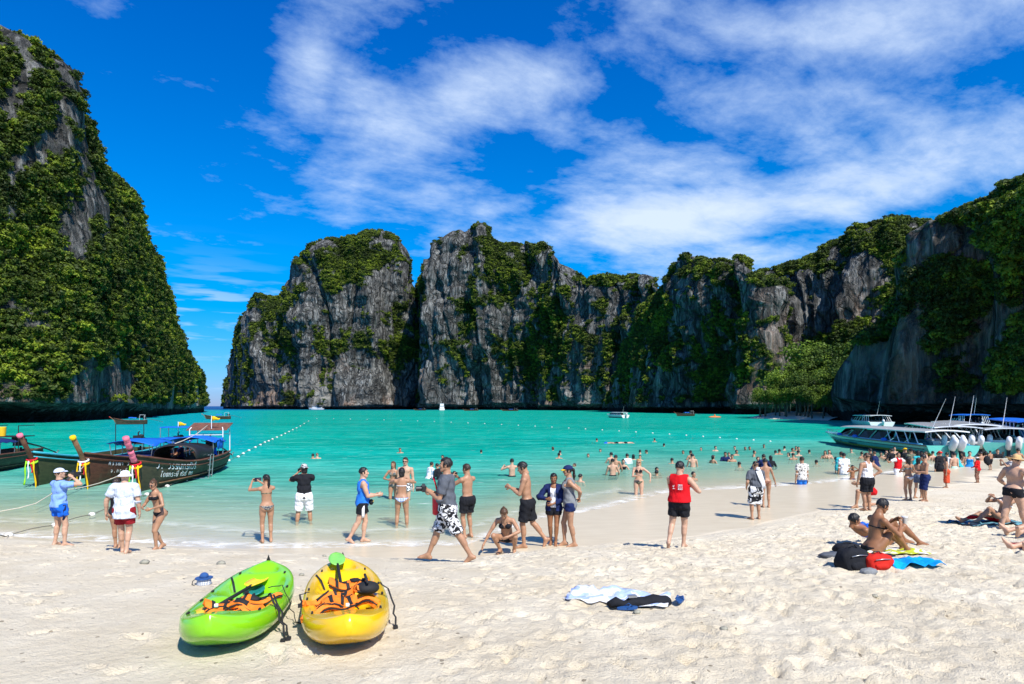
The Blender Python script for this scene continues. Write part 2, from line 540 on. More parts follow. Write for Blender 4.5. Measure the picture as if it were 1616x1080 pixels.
# ------------------------------------------------------------------ sea
def water_material():
    m = bpy.data.materials.new('sea_water'); m.use_nodes = True
    nt = m.node_tree; nt.nodes.clear()
    g = nt.nodes.new('ShaderNodeNewGeometry'); P = g.outputs['Position']
    dep = nn(nt, 'ShaderNodeAttribute', attribute_name='depth').outputs['Fac']
    out = nn(nt, 'ShaderNodeAttribute', attribute_name='open_sea').outputs['Fac']
    big = noise_n(nt, mapping(nt, P, (0.010, 0.035, 1)), 1.0, 4, 0.6)
    rip = noise_n(nt, mapping(nt, P, (0.36, 0.85, 1), (1, 8, 0), (0, 0, R(5))), 1.0, 6, 0.72, 0.4)
    mid = noise_n(nt, mapping(nt, P, (0.10, 0.42, 1), (3, 1, 0)), 1.0, 5, 0.65)
    d = math_n(nt, 'ADD', dep, math_n(nt, 'MULTIPLY', math_n(nt, 'SUBTRACT', mid, 0.5), math_n(nt, 'MULTIPLY', math_n(nt, 'MINIMUM', dep, 0.8), 1.2)))
    body = ramp(nt, math_n(nt, 'DIVIDE', d, 4.0), [(0.0, (0.50, 0.62, 0.46)), (0.05, (0.36, 0.60, 0.46)), (0.16, (0.13, 0.50, 0.39)),
                                                   (0.34, (0.004, 0.45, 0.36)), (0.62, (0.0, 0.40, 0.29)), (1.0, (0.0, 0.355, 0.26))])
    pat = noise_n(nt, mapping(nt, P, (0.028, 0.085, 1), (2, 7, 0)), 1.0, 5, 0.62, 0.8)
    body = mixc(nt, math_n(nt, 'MULTIPLY', ramp(nt, pat, [(0.46, 0.0), (0.60, 0.55)]), ramp(nt, dep, [(0.3, 0.0), (1.0, 1.0)])), body, (0.0, 0.24, 0.185))
    body = mixc(nt, ramp(nt, big, [(0.42, 0.0), (0.60, 0.60)]), body, (0.0, 0.27, 0.18))
    body = mixc(nt, math_n(nt, 'MULTIPLY', ramp(nt, rip, [(0.36, 1.0), (0.50, 0.0)]), ramp(nt, dep, [(0.1, 0.10), (0.6, 0.55)])), body, (0.0, 0.22, 0.18))  # ripple shading painted into the body colour: dark faces, then light ones
    body = mixc(nt, math_n(nt, 'MULTIPLY', ramp(nt, rip, [(0.52, 0.0), (0.66, 1.0)]), ramp(nt, dep, [(0.1, 0.10), (0.6, 0.30)])), body, (0.16, 0.60, 0.50))
    left = nn(nt, 'ShaderNodeAttribute', attribute_name='blue').outputs['Fac']
    body = mixc(nt, left, body, (0.0, 0.30, 0.46))
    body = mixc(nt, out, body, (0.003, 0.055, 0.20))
    dif = nn(nt, 'ShaderNodeBsdfDiffuse'); nt.links.new(body, dif.inputs[0])
    tr = nn(nt, 'ShaderNodeBsdfTransparent')
    nt.links.new(ramp(nt, dep, [(0.0, (1, 1, 1)), (0.15, (0.86, 0.97, 0.93)), (0.5, (0.45, 0.88, 0.78)), (1.0, (0.2, 0.7, 0.6))]), tr.inputs[0])
    mx = nt.nodes.new('ShaderNodeMixShader')
    nt.links.new(ramp(nt, d, [(0.0, 0.0), (0.03, 0.10), (0.15, 0.45), (0.45, 0.80), (0.9, 0.97)]), mx.inputs[0])
    nt.links.new(tr.outputs[0], mx.inputs[1]); nt.links.new(dif.outputs[0], mx.inputs[2])
    # ripples: short near the beach, longer beyond
    r1 = noise_n(nt, mapping(nt, P, (1.6, 4.6, 1), (0, 0, 0), (0, 0, R(6))), 1.0, 4, 0.6, 0.5)
    r2 = noise_n(nt, mapping(nt, P, (0.45, 1.7, 1), (5, 2, 0), (0, 0, R(-8))), 1.0, 5, 0.62, 0.4)
    r3 = noise_n(nt, mapping(nt, P, (5.5, 11, 1), (5, 2, 0), (0, 0, R(12))), 1.0, 3, 0.6, 0.3)
    h = math_n(nt, 'ADD', math_n(nt, 'MULTIPLY', r2, 0.5), math_n(nt, 'ADD', math_n(nt, 'MULTIPLY', r1, 0.10), math_n(nt, 'MULTIPLY', r3, 0.014)))
    bm = nt.nodes.new('ShaderNodeBump'); bm.inputs['Distance'].default_value = 1.0
    nt.links.new(ramp(nt, dep, [(0.0, 0.06), (0.10, 0.40), (0.5, 0.85), (1.0, 1.0)]), bm.inputs['Strength'])
    nt.links.new(h, bm.inputs['Height'])
    nt.links.new(bm.outputs[0], dif.inputs['Normal'])
    gl = nn(nt, 'ShaderNodeBsdfGlossy'); gl.inputs['Roughness'].default_value = 0.08
    nt.links.new(bm.outputs[0], gl.inputs['Normal'])
    fr = nn(nt, 'ShaderNodeFresnel'); fr.inputs['IOR'].default_value = 1.33; nt.links.new(bm.outputs[0], fr.inputs['Normal'])
    fac = math_n(nt, 'MINIMUM', math_n(nt, 'MULTIPLY', fr.outputs[0], 0.62), 0.17)
    m2 = nt.nodes.new('ShaderNodeMixShader'); nt.links.new(fac, m2.inputs[0])
    nt.links.new(mx.outputs[0], m2.inputs[1]); nt.links.new(gl.outputs[0], m2.inputs[2])
    # foam lines where the ripples run out on the sand
    fo = nn(nt, 'ShaderNodeBsdfDiffuse'); fo.inputs[0].default_value = (0.86, 0.86, 0.82, 1)
    fn = noise_n(nt, mapping(nt, P, (0.9, 1.6, 1)), 2.2, 7, 0.72, 0.6)
    edge = nn(nt, 'ShaderNodeAttribute', attribute_name='foam').outputs['Fac']
    ff = math_n(nt, 'MULTIPLY', edge, ramp(nt, fn, [(0.42, 0.0), (0.60, 0.8)]))
    # small wind flecks that double as sun glints, painted in flat white
    fl = math_n(nt, 'MULTIPLY', ramp(nt, noise_n(nt, mapping(nt, P, (0.9, 3.2, 1), (9, 3, 0)), 1.0, 6, 0.72), [(0.62, 0.0), (0.72, 0.6)]),
                ramp(nt, dep, [(0.02, 0.0), (0.15, 1.0)]))
    ff = math_n(nt, 'MAXIMUM', ff, fl)
    m3 = nt.nodes.new('ShaderNodeMixShader'); nt.links.new(ff, m3.inputs[0])
    nt.links.new(m2.outputs[0], m3.inputs[1]); nt.links.new(fo.outputs[0], m3.inputs[2])
    o = nt.nodes.new('ShaderNodeOutputMaterial'); nt.links.new(m3.outputs[0], o.inputs[0])
    return m


def water_attr(X, Y, Z):
    d = -ground_z(X, Y)
    px = X / np.maximum(Y, 1)
    blue = sstep(-0.36, -0.47, px + 0.05 * (fbm(X * .02, Y * .01, 0, 3, 3) - .5)) * sstep(28, 55, Y) * sstep(-.72, -.56, px) * .6
    foam = np.exp(-((d - 0.006) / 0.012) ** 2) * .9 + .35 * np.exp(-((d - 0.05 - .02 * vnoise(X * .5, Y * .5, 0, 8)) / 0.008) ** 2) * (X < 4)
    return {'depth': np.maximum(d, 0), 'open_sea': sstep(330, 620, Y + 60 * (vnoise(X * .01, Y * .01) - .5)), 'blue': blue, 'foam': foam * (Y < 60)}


def wave_z(X, Y):
    d = np.maximum(-ground_z(X, Y), 0)
    k = sstep(0.02, 0.35, d) * sstep(90, 30, Y)
    return k * (0.04 * (fbm(X * .55, Y * 1.7, 0, 3, 61) - .5) + sstep(.3, .9, d) * .10 * (fbm(X * .22 + Y * .05, Y * .62, 0, 3, 63) - .5))


wxs = axis(-36, 46, 0.22, -6000, 6000, 1.13)
wys = axis(11.5, 48, 0.14, 11, 9000, 1.08)
sea = grid_mesh('sea_water', wxs, wys, wave_z, water_material(), water_attr)
tag(sea, 'turquoise bay water, clear over the sand at the edge', None, None, 'structure')


# ------------------------------------------------------------------ limestone cliffs
def rock_material(name, base=(0.135, 0.137, 0.132), light=(0.36, 0.362, 0.345), warm=0.5):
    m, nt, b = mat_base(name)
    g = nt.nodes.new('ShaderNodeNewGeometry'); P = g.outputs['Position']
    streak = noise_n(nt, mapping(nt, P, (0.30, 0.30, 0.050)), 1.0, 8, 0.72, 0.6)
    fine = noise_n(nt, mapping(nt, P, (1.1, 1.1, 0.16)), 1.0, 6, 0.7)
    patch = noise_n(nt, mapping(nt, P, (0.03, 0.03, 0.02)), 1.0, 4, 0.6)
    c = ramp(nt, streak, [(0.32, tuple(v * .30 for v in base)), (0.47, base), (0.60, light), (0.72, tuple(min(1, v * 1.25) for v in light))])
    c = mixc(nt, ramp(nt, fine, [(0.40, 0.75), (0.56, 0.0)]), c, tuple(v * .26 for v in base))
    vc = nt.nodes.new('ShaderNodeTexVoronoi'); vc.feature = 'DISTANCE_TO_EDGE'; vc.inputs['Scale'].default_value = 1.0
    wob = nt.nodes.new('ShaderNodeVectorMath'); wob.operation = 'MULTIPLY_ADD'
    nz3 = nt.nodes.new('ShaderNodeTexNoise'); nz3.inputs['Scale'].default_value = .12; nz3.inputs['Detail'].default_value = 5; nt.links.new(P, nz3.inputs['Vector'])
    nt.links.new(nz3.outputs['Color'], wob.inputs[0]); wob.inputs[1].default_value = (14, 14, 14); nt.links.new(P, wob.inputs[2])
    nt.links.new(mapping(nt, wob.outputs[0], (0.16, 0.16, 0.045)), vc.inputs['Vector'])
    crack = ramp(nt, vc.outputs['Distance'], [(0.0, 1.0), (0.05, 0.6), (0.11, 0.0)])
    c = mixc(nt, math_n(nt, 'MULTIPLY', crack, 0.8), c, tuple(v * .18 for v in base))
    flute = noise_n(nt, mapping(nt, P, (0.75, 0.75, 0.05), (4, 1, 0)), 1.0, 4, 0.6)
    c = mixc(nt, ramp(nt, flute, [(0.36, 0.7), (0.50, 0.0)]), c, tuple(v * .30 for v in base))
    sepz = nt.nodes.new('ShaderNodeSeparateXYZ'); nt.links.new(P, sepz.inputs[0])
    low = ramp(nt, math_n(nt, 'DIVIDE', sepz.outputs[2], 100.0), [(0.05, 1.0), (0.55, 0.0)])
    wm = math_n(nt, 'MULTIPLY', math_n(nt, 'MULTIPLY', ramp(nt, patch, [(0.50, 0.0), (0.60, 1.0)]), ramp(nt, streak, [(0.42, 0.0), (0.58, 1.0)])), math_n(nt, 'MULTIPLY', low, warm))
    c = mixc(nt, wm, c, (0.50, 0.27, 0.15))
    pale = math_n(nt, 'MULTIPLY', ramp(nt, noise_n(nt, mapping(nt, P, (0.05, 0.05, 0.03), (9, 4, 2)), 1.0, 5, 0.6), [(0.55, 0.0), (0.68, 0.7)]), low)
    c = mixc(nt, pale, c, (0.47, 0.45, 0.40))
    base_shade = math_n(nt, 'LESS_THAN', math_n(nt, 'ADD', sepz.outputs[2], math_n(nt, 'MULTIPLY', fine, 3.0)), 3.6)  # shadow band at the undercut foot, painted into the rock colour
    c = mixc(nt, math_n(nt, 'MULTIPLY', base_shade, 0.85), c, (0.022, 0.022, 0.020))
    veg = nn(nt, 'ShaderNodeAttribute', attribute_name='veg').outputs['Fac']
    gr = ramp(nt, noise_n(nt, P, 0.35, 5, 0.7), [(0.3, (0.010, 0.020, 0.004)), (0.7, (0.055, 0.095, 0.013))])
    c = mixc(nt, ramp(nt, math_n(nt, 'ADD', veg, math_n(nt, 'MULTIPLY', math_n(nt, 'SUBTRACT', fine, 0.5), 0.9)), [(0.40, 0.0), (0.62, 0.9)]), c, gr)
    nt.links.new(c, b.inputs['Base Color'])
    b.inputs['Roughness'].default_value = 0.95; b.inputs['Specular IOR Level'].default_value = 0.08
    bm = nt.nodes.new('ShaderNodeBump'); bm.inputs['Strength'].default_value = 1.0; bm.inputs['Distance'].default_value = 2.5
    h = math_n(nt, 'ADD', math_n(nt, 'ADD', streak, flute), math_n(nt, 'SUBTRACT', math_n(nt, 'MULTIPLY', fine, 0.6), math_n(nt, 'MULTIPLY', crack, 0.5)))
    nt.links.new(h, bm.inputs['Height']); nt.links.new(bm.outputs[0], b.inputs['Normal'])
    return m


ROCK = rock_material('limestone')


def leaf_material(name, cols, trans=0.22):
    m, nt, b = mat_base(name)
    oi = nt.nodes.new('ShaderNodeObjectInfo')
    g = nt.nodes.new('ShaderNodeNewGeometry')
    n = noise_n(nt, g.outputs['Position'], 0.07, 4, 0.7)
    n2 = noise_n(nt, g.outputs['Position'], 0.45, 3, 0.6)
    v = math_n(nt, 'ADD', math_n(nt, 'MULTIPLY', n, 0.85), math_n(nt, 'ADD', math_n(nt, 'MULTIPLY', oi.outputs['Random'], 0.35), math_n(nt, 'MULTIPLY', n2, 0.35)))
    c = ramp(nt, v, [(0.52, cols[0]), (0.80, cols[1]), (1.0, cols[2])])
    nt.links.new(c, b.inputs['Base Color'])
    b.inputs['Roughness'].default_value = 0.6; b.inputs['Specular IOR Level'].default_value = 0.25
    tl = nt.nodes.new('ShaderNodeBsdfTranslucent'); nt.links.new(c, tl.inputs[0])
    mx = nt.nodes.new('ShaderNodeMixShader'); mx.inputs[0].default_value = trans
    o = nt.nodes.get('Material Output')
    nt.links.new(b.outputs[0], mx.inputs[1]); nt.links.new(tl.outputs[0], mx.inputs[2]); nt.links.new(mx.outputs[0], o.inputs[0])
    return m


LEAF = leaf_material('cliff_leaves', [(0.018, 0.033, 0.007), (0.062, 0.098, 0.012), (0.23, 0.30, 0.022)])


def leaf_cloud(n, rx, rz, size, seed, lobes=5):
    """leaf tufts through the volume of a lobed crown, origin at its foot"""
    r = np.random.default_rng(seed)
    cs = np.stack([r.normal(0, rx * .42, lobes), r.normal(0, rx * .42, lobes), rz * r.uniform(.45, 1.25, lobes)], -1)
    rs = r.uniform(.42, .68, lobes) * min(rx, rz)
    k = r.integers(0, lobes, n)
    d = r.normal(size=(n, 3)); d /= np.linalg.norm(d, axis=1)[:, None]
    d[:, 2] = np.abs(d[:, 2]) * np.where(r.random(n) < .8, 1, -1)
    rad = rs[k] * (r.random(n) ** .35)
    P = cs[k] + d * rad[:, None]
    nrm = d + r.normal(0, .55, (n, 3)); nrm[:, 2] += .35; nrm /= np.linalg.norm(nrm, axis=1)[:, None]
    t = np.cross(nrm, r.normal(size=(n, 3))); t /= np.linalg.norm(t, axis=1)[:, None]; bt = np.cross(nrm, t)
    s = size * r.uniform(.6, 1.3, n)[:, None]
    v = np.stack([P - t * s, P - bt * s * .55 + nrm * s * .12, P + t * s, P + bt * s * .55 - nrm * s * .1], 1)
    f = np.arange(n * 4).reshape(n, 4)
    return v.reshape(-1, 3), f


# leaf masses used only as instance sources; kept inside a hidden collection
SRC = bpy.data.collections.new('leaf_sources')
for k in range(4):
    v, f = leaf_cloud(200, 1.15, .8, .21, 40 + k)
    me = mesh_obj('leaf_tuft', v, f, LEAF)
    COL.objects.unlink(me); SRC.objects.link(me)


def scatter_gn(obj_, name='foliage_scatter'):
    ng = bpy.data.node_groups.new(name, 'GeometryNodeTree')
    ng.interface.new_socket('Geometry', in_out='INPUT', socket_type='NodeSocketGeometry')
    ng.interface.new_socket('Geometry', in_out='OUTPUT', socket_type='NodeSocketGeometry')
    N, L = ng.nodes, ng.links
    gi = N.new('NodeGroupInput'); go = N.new('NodeGroupOutput')
    ci = N.new('GeometryNodeCollectionInfo'); ci.inputs[0].default_value = SRC
    ci.inputs['Separate Children'].default_value = True; ci.inputs['Reset Children'].default_value = True
    mp = N.new('GeometryNodeMeshToPoints')
    ip = N.new('GeometryNodeInstanceOnPoints'); ip.inputs['Pick Instance'].default_value = True
    rv = N.new('FunctionNodeRandomValue'); rv.data_type = 'FLOAT_VECTOR'
    rv.inputs[0].default_value = (-.25, -.25, 0); rv.inputs[1].default_value = (.25, .25, 6.283)
    sc = N.new('GeometryNodeInputNamedAttribute'); sc.data_type = 'FLOAT'; sc.inputs[0].default_value = 'size'
    L.new(gi.outputs[0], mp.inputs[0]); L.new(mp.outputs[0], ip.inputs['Points']); L.new(ci.outputs[0], ip.inputs['Instance'])
    L.new(rv.outputs[0], ip.inputs['Rotation']); L.new(sc.outputs[0], ip.inputs['Scale'])
    L.new(ip.outputs[0], go.inputs[0])
    md = obj_.modifiers.new('scatter', 'NODES'); md.node_group = ng


def scatter(name, P, S, label):
    me = bpy.data.meshes.new(name); me.vertices.add(len(P))
    me.vertices.foreach_set('co', np.asarray(P, dtype=np.float32).ravel())
    a = me.attributes.new('size', 'FLOAT', 'POINT'); a.data.foreach_set('value', np.asarray(S, dtype=np.float32))
    me.update(); o = link(bpy.data.objects.new(name, me))
    me.materials.append(LEAF)
    scatter_gn(o); tag(o, label, None, None, 'stuff')
    return o


def cliff(name, ctrl, label, nu=300, nv=150, amp=(9, 3.2, 1.0), seed=0, setk=0.30, notch=5.0, vegk=0.5, bush=(2.0, 4.5), nbush=5000,
          veg_blobs=(), top_pow=1.6, vsplit=.62, lam=(38, 11, 3.6), veglabel='', bulge=0.0, leftshift=()):
    """ctrl rows: photo column, distance of the base, photo row of the crest. The wall stands on the sea at that distance."""
    c = np.array(ctrl, float)
    u = np.linspace(0, 1, nu)
    # resample by arc length in the plan view
    bx, by = (c[:, 0] - 808) / F * c[:, 1], c[:, 1]
    seg = np.concatenate([[0], np.cumsum(np.hypot(np.diff(bx), np.diff(by)) + .02 * np.abs(np.diff(c[:, 2])) * by[1:] / F)]); L = seg[-1]
    t = u * L
    X0, Y0, PX, TY = (np.interp(t, seg, q) for q in (bx, by, c[:, 0], c[:, 2]))
    k = max(3, nu // 60)
    ker = np.hanning(2 * k + 1); ker /= ker.sum()
    sm = lambda q: np.convolve(np.pad(q, k, 'edge'), ker, 'valid')
    Xs, Ys = sm(X0), sm(Y0)
    tx, ty = np.gradient(Xs), np.gradient(Ys); tl = np.hypot(tx, ty) + 1e-9; tx, ty = tx / tl, ty / tl
    nx, ny = ty, -tx                       # horizontal normal, turned towards the viewer
    sg = np.sign(-(nx * Xs + ny * Ys)); sg[sg == 0] = 1; nx, ny = nx * sg, ny * sg
    s1 = np.sign(np.sum(sg)) ; 
    TYn = TY + 0.0
    D0 = np.hypot(Xs, Ys)
    H0 = (HOR - TYn) / F * Ys + CAMZ
    H0 = np.maximum(H0, 1.0)
    SET = setk * H0
    Hh = np.maximum((HOR - TYn) / F * Ys * (1 + SET / D0) + CAMZ, 1.0)
    v = np.concatenate([np.linspace(0, 1, nv) ** 1.0, [1.0] * 8])
    back = np.concatenate([np.zeros(nv), np.linspace(.15, 1, 8)])
    V, U = np.meshgrid(v, t, indexing='ij'); BK, _ = np.meshgrid(back, t, indexing='ij')
    HH = Hh[None, :]; SS = SET[None, :]
    z = HH * V
    sb = SS * (.22 * V + .78 * (1 - np.sqrt(np.clip(1 - np.clip((V - vsplit * .6) / (1 - vsplit * .6), 0, 1) ** 2.2, 0, 1))))
    if notch:
        nz = notch * (.7 + .8 * vnoise(U / 23.0, 0.0, 0, seed + 9))
        sb = sb + 9.0 * np.clip(1 - z / nz, 0, 1) ** .5 * sstep(3, 12, HH)
    sb = sb + BK * np.maximum(HH * .9, 12)
    fade = sstep(0.0, .02, u)[None, :] * sstep(1.0, .98, u)[None, :]
    sc = np.minimum(1, HH / 35)
    w = fbm(U / 60, z / 60, 0, 2, seed + 70) - .5
    Uw = U + 10 * w
    n1 = fbm(Uw / lam[0], z / (lam[0] * 3.2), 0, 3, seed + 1) - .5
    rd = 1 - np.abs(2 * fbm(Uw / lam[1], z / (lam[1] * 5), 0, 2, seed + 2) - 1)
    rd2 = 1 - np.abs(2 * vnoise(Uw / lam[2] + rd, z / (lam[2] * 5), 0, seed + 3) - 1)
    led = fbm(U / 26, z / 9.0, 0, 3, seed + 4) - .5
    n1b = fbm(Uw / (lam[0] * .42) + 3, z / (lam[0] * 1.1), 0, 3, seed + 6) - .5
    crk = np.exp(-(np.abs(fbm(Uw / (lam[1] * 1.7), z / (lam[1] * 8), 0, 3, seed + 7) - .5) / .018) ** 2)
    cube = np.floor(fbm(Uw / (lam[1] * .8), z / (lam[1] * 1.6), 0, 2, seed + 8) * 7) / 7 - .5
    disp = (amp[0] * .9 * n1b - amp[1] * .55 * crk + amp[1] * .7 * cube + amp[0] * 2 * n1 + amp[1] * (rd - .6) + amp[2] * (rd2 - .5) + amp[1] * .9 * led) * fade * sc * (1 - BK * .6)
    disp += bulge * np.sin(np.pi * np.clip(V, 0, 1)) * fade
    crest = (fbm(U / 14, 0.0, 0, 4, seed + 5) - .5) * 2 * amp[2] * 1.8 * sstep(.75, 1, V) * sc
    crest = crest - BK ** 1.5 * HH * .35
    face = np.abs(nx * Xs + ny * Ys) / D0
    disp = disp * (.30 + .70 * sstep(.15, .75, face))[None, :]
    rad = 1 + sb / D0[None, :]
    X = Xs[None, :] * rad + nx[None, :] * disp; Y = Ys[None, :] * rad + ny[None, :] * disp; Z = z + crest * (V > 0) - (V == 0) * 2.0
    m = nv + 8
    idx = np.arange(m * nu).reshape(m, nu)
    f = np.stack([idx[:-1, :-1], idx[:-1, 1:], idx[1:, 1:], idx[1:, :-1]], -1).reshape(-1, 4)
    P = np.stack([X, Y, Z], -1)
    # where plants hold on: ledges, gullies, crown
    gy = np.gradient(disp - sb, axis=0) / np.maximum(np.gradient(Z, axis=0), .05)
    slope = np.clip(-gy, -1.5, 2.5)
    pxx = 808 + X / np.maximum(Y, 1) * F; pyy = HOR - (Z - CAMZ) / np.maximum(Y, 1) * F
    patchn = .42 * fbm(U / (lam[0] * .45) + 5, z / (lam[0] * .5) + 3, 0, 4, seed + 12) + .58 * (.5 + 1.35 * (fbm(U / (lam[0] * .11) + 2 * vnoise(U / 9, z / 9), z / (lam[0] * .22), 0, 4, seed + 14, .7) - .5))
    gully = -(n1b + .5 * n1)
    veg = vegk + .16 * np.clip(slope, -1, 1.8) + 2.9 * (patchn - .5) + .8 * gully + .10 * sstep(.84, 1.0, V) - .12 * sstep(.12, 0.0, V)
    for (x, y, rx, ry, a) in veg_blobs:
        veg = veg + (a * .72) * np.exp(-((pxx - x) / rx) ** 2 - ((pyy - y) / ry) ** 2)
    veg = np.where(z < notch * 1.3 + 1, -1, veg)
    vegc = np.clip(veg * 1.0, 0, 1)
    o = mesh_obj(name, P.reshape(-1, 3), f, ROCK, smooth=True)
    a = o.data.attributes.new('veg', 'FLOAT', 'POINT'); a.data.foreach_set('value', vegc.astype(np.float32).ravel())
    tag(o, label, None, None, 'structure')
    # plants
    A = np.abs(np.gradient(U, axis=1)) * np.abs(np.gradient(z + sb, axis=0)) + 1e-6
    prob = (sstep(.45, .66, veg) * A * (V > .03)).ravel(); prob /= prob.sum()
    r = np.random.default_rng(seed)
    pick = r.choice(len(prob), nbush, p=prob)
    B = P.reshape(-1, 3)[pick] + r.normal(0, .5, (nbush, 3)) * [1, 1, .6]
    nn_ = np.stack([np.broadcast_to(nx, (m, nu)), np.broadcast_to(ny, (m, nu))], -1).reshape(-1, 2)[pick]
    S = r.uniform(bush[0], bush[1], nbush) * np.where(r.random(nbush) < .06, 1.5, 1)
    B[:, 2] -= S * .75
    scatter('cliff_foliage', B, S, veglabel)
    return o
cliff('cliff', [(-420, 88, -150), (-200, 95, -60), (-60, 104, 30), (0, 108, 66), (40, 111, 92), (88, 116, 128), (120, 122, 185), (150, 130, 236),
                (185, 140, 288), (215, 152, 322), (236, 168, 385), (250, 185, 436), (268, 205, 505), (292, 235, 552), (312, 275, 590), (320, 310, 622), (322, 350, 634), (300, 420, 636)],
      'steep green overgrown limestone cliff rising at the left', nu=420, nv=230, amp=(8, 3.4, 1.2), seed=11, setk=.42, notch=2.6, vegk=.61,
      bush=(.55, 1.25), nbush=60000, lam=(30, 9, 3.0), veglabel='dense shrubs and small trees covering the left cliff',
      veg_blobs=[(10, 160, 24, 40, -.9), (90, 215, 22, 26, -.8), (60, 350, 40, 40, -.7), (160, 600, 60, 40, -.9), (160, 490, 22, 30, -.9), (225, 560, 25, 40, -.6), (30, 600, 50, 70, -.5),
                 (110, 370, 25, 25, -.6), (135, 200, 30, 50, .3), (170, 420, 60, 40, .4), (290, 620, 30, 18, -.8), (70, 500, 40, 60, -.5), (130, 520, 120, 70, .55), (250, 600, 50, 40, .4), (60, 140, 40, 30, -.4), (200, 330, 20, 30, -.4), (120, 300, 25, 20, -.5)], top_pow=1.2, vsplit=.3)
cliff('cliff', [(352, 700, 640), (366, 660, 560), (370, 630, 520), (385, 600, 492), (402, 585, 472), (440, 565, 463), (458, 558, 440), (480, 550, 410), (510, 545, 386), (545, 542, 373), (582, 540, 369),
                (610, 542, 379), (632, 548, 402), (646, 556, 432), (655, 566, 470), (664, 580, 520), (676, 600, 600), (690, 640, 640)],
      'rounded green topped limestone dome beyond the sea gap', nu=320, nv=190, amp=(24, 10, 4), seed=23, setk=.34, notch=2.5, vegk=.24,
      bush=(1.0, 1.9), nbush=30000, lam=(60, 24, 8), veglabel='shrubs growing over the crown of the rounded limestone dome',
      veg_blobs=[(580, 395, 70, 35, .9), (530, 430, 60, 30, .6), (440, 490, 35, 60, .5), (600, 460, 40, 40, -.8), (560, 540, 60, 22, .55), (640, 555, 30, 30, .7), (500, 600, 80, 40, -.4), (600, 610, 60, 30, -.6), (440, 560, 20, 20, .3), (520, 590, 14, 25, .5)])
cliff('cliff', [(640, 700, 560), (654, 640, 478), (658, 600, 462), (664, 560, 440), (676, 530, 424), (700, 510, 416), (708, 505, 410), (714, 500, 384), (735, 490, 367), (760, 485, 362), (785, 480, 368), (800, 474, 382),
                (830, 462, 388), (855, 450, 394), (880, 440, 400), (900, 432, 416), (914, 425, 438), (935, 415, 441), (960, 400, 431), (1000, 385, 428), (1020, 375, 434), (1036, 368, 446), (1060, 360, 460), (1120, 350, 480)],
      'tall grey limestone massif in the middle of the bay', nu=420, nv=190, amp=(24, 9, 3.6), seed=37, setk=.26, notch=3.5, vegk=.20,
      bush=(.9, 1.7), nbush=34000, lam=(48, 17, 6), veglabel='green shrubs in the gullies of the middle limestone massif',
      veg_blobs=[(870, 520, 34, 60, .9), (840, 570, 50, 30, .7), (760, 440, 50, 22, .45), (800, 400, 25, 25, .5), (760, 480, 40, 15, .55), (700, 540, 18, 20, .5), (725, 600, 30, 30, .3), (960, 440, 40, 14, .6), (700, 450, 40, 30, -.4), (760, 375, 40, 14, .3), (780, 620, 80, 20, -.5)])
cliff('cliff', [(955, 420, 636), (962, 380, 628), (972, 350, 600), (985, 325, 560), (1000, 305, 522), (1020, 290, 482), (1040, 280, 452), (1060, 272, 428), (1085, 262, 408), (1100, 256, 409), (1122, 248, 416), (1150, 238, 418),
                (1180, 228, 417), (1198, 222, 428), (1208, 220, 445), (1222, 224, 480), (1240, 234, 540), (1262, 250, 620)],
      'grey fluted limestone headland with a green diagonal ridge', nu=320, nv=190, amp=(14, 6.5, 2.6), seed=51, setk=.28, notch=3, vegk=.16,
      bush=(.65, 1.3), nbush=28000, lam=(30, 11, 4), veglabel='shrubs along the diagonal ridge of the fluted headland',
      veg_blobs=[(1030, 490, 24, 60, .9), (1000, 560, 22, 40, .6), (1150, 432, 50, 16, .7), (1130, 590, 40, 22, .7), (1190, 560, 25, 30, .6), (1100, 500, 35, 50, -.4), (1060, 610, 50, 30, -.5), (1085, 425, 25, 12, .4)])
cliff('cliff', [(1150, 300, 560), (1180, 285, 480), (1200, 275, 442), (1225, 265, 424), (1260, 255, 410), (1300, 248, 388), (1335, 240, 376), (1370, 232, 362), (1410, 225, 350), (1450, 217, 342),
                (1490, 208, 352), (1520, 198, 340), (1570, 182, 315), (1640, 160, 290), (1760, 140, 260)],
      'long fluted cliff with a wooded crest in the right background', nu=340, nv=190, amp=(13, 6, 2.6), seed=67, setk=.30, notch=0, vegk=.24,
      bush=(.7, 1.4), nbush=34000, lam=(26, 10, 3.6), veglabel='wooded crest and lower slope of the long fluted cliff',
      veg_blobs=[(1400, 385, 120, 22, .7), (1280, 600, 60, 50, 1.0), (1390, 480, 30, 40, .6), (1300, 470, 60, 40, -.45), (1240, 500, 30, 40, -.3), (1220, 470, 14, 60, .6), (1350, 440, 60, 25, -.2), (1330, 560, 40, 50, .7)])
cliff('cliff', [(1302, 152, 652), (1308, 140, 640), (1318, 130, 606), (1332, 124, 572), (1352, 120, 546), (1372, 117, 530), (1390, 114, 545), (1402, 112, 540), (1410, 108, 500), (1418, 106, 462), (1430, 104, 432), (1450, 100, 402), (1470, 97, 378), (1485, 95, 362),
                (1505, 92, 352), (1522, 90, 342), (1540, 88, 338), (1566, 84, 328), (1600, 80, 314), (1620, 78, 300), (1680, 72, 262), (1800, 63, 210)],
      'dark shaded cliff with bright bushes at the right', nu=380, nv=210, amp=(9, 3.2, 1.3), seed=83, setk=.10, notch=3.5, vegk=.04,
      bush=(.5, 1.15), nbush=20000, lam=(20, 8, 3.0), veglabel='bright bushes clinging to the dark right hand cliff',
      veg_blobs=[(1490, 430, 40, 60, .6), (1500, 540, 45, 70, .6), (1570, 330, 60, 20, .6), (1345, 610, 28, 45, -1.2), (1430, 600, 25, 80, -.9), (1590, 620, 40, 30, .6), (1400, 620, 40, 60, -.7), (1560, 480, 30, 90, -.5), (1440, 420, 20, 30, .3), (1376, 536, 14, 12, .5)], vsplit=.5)
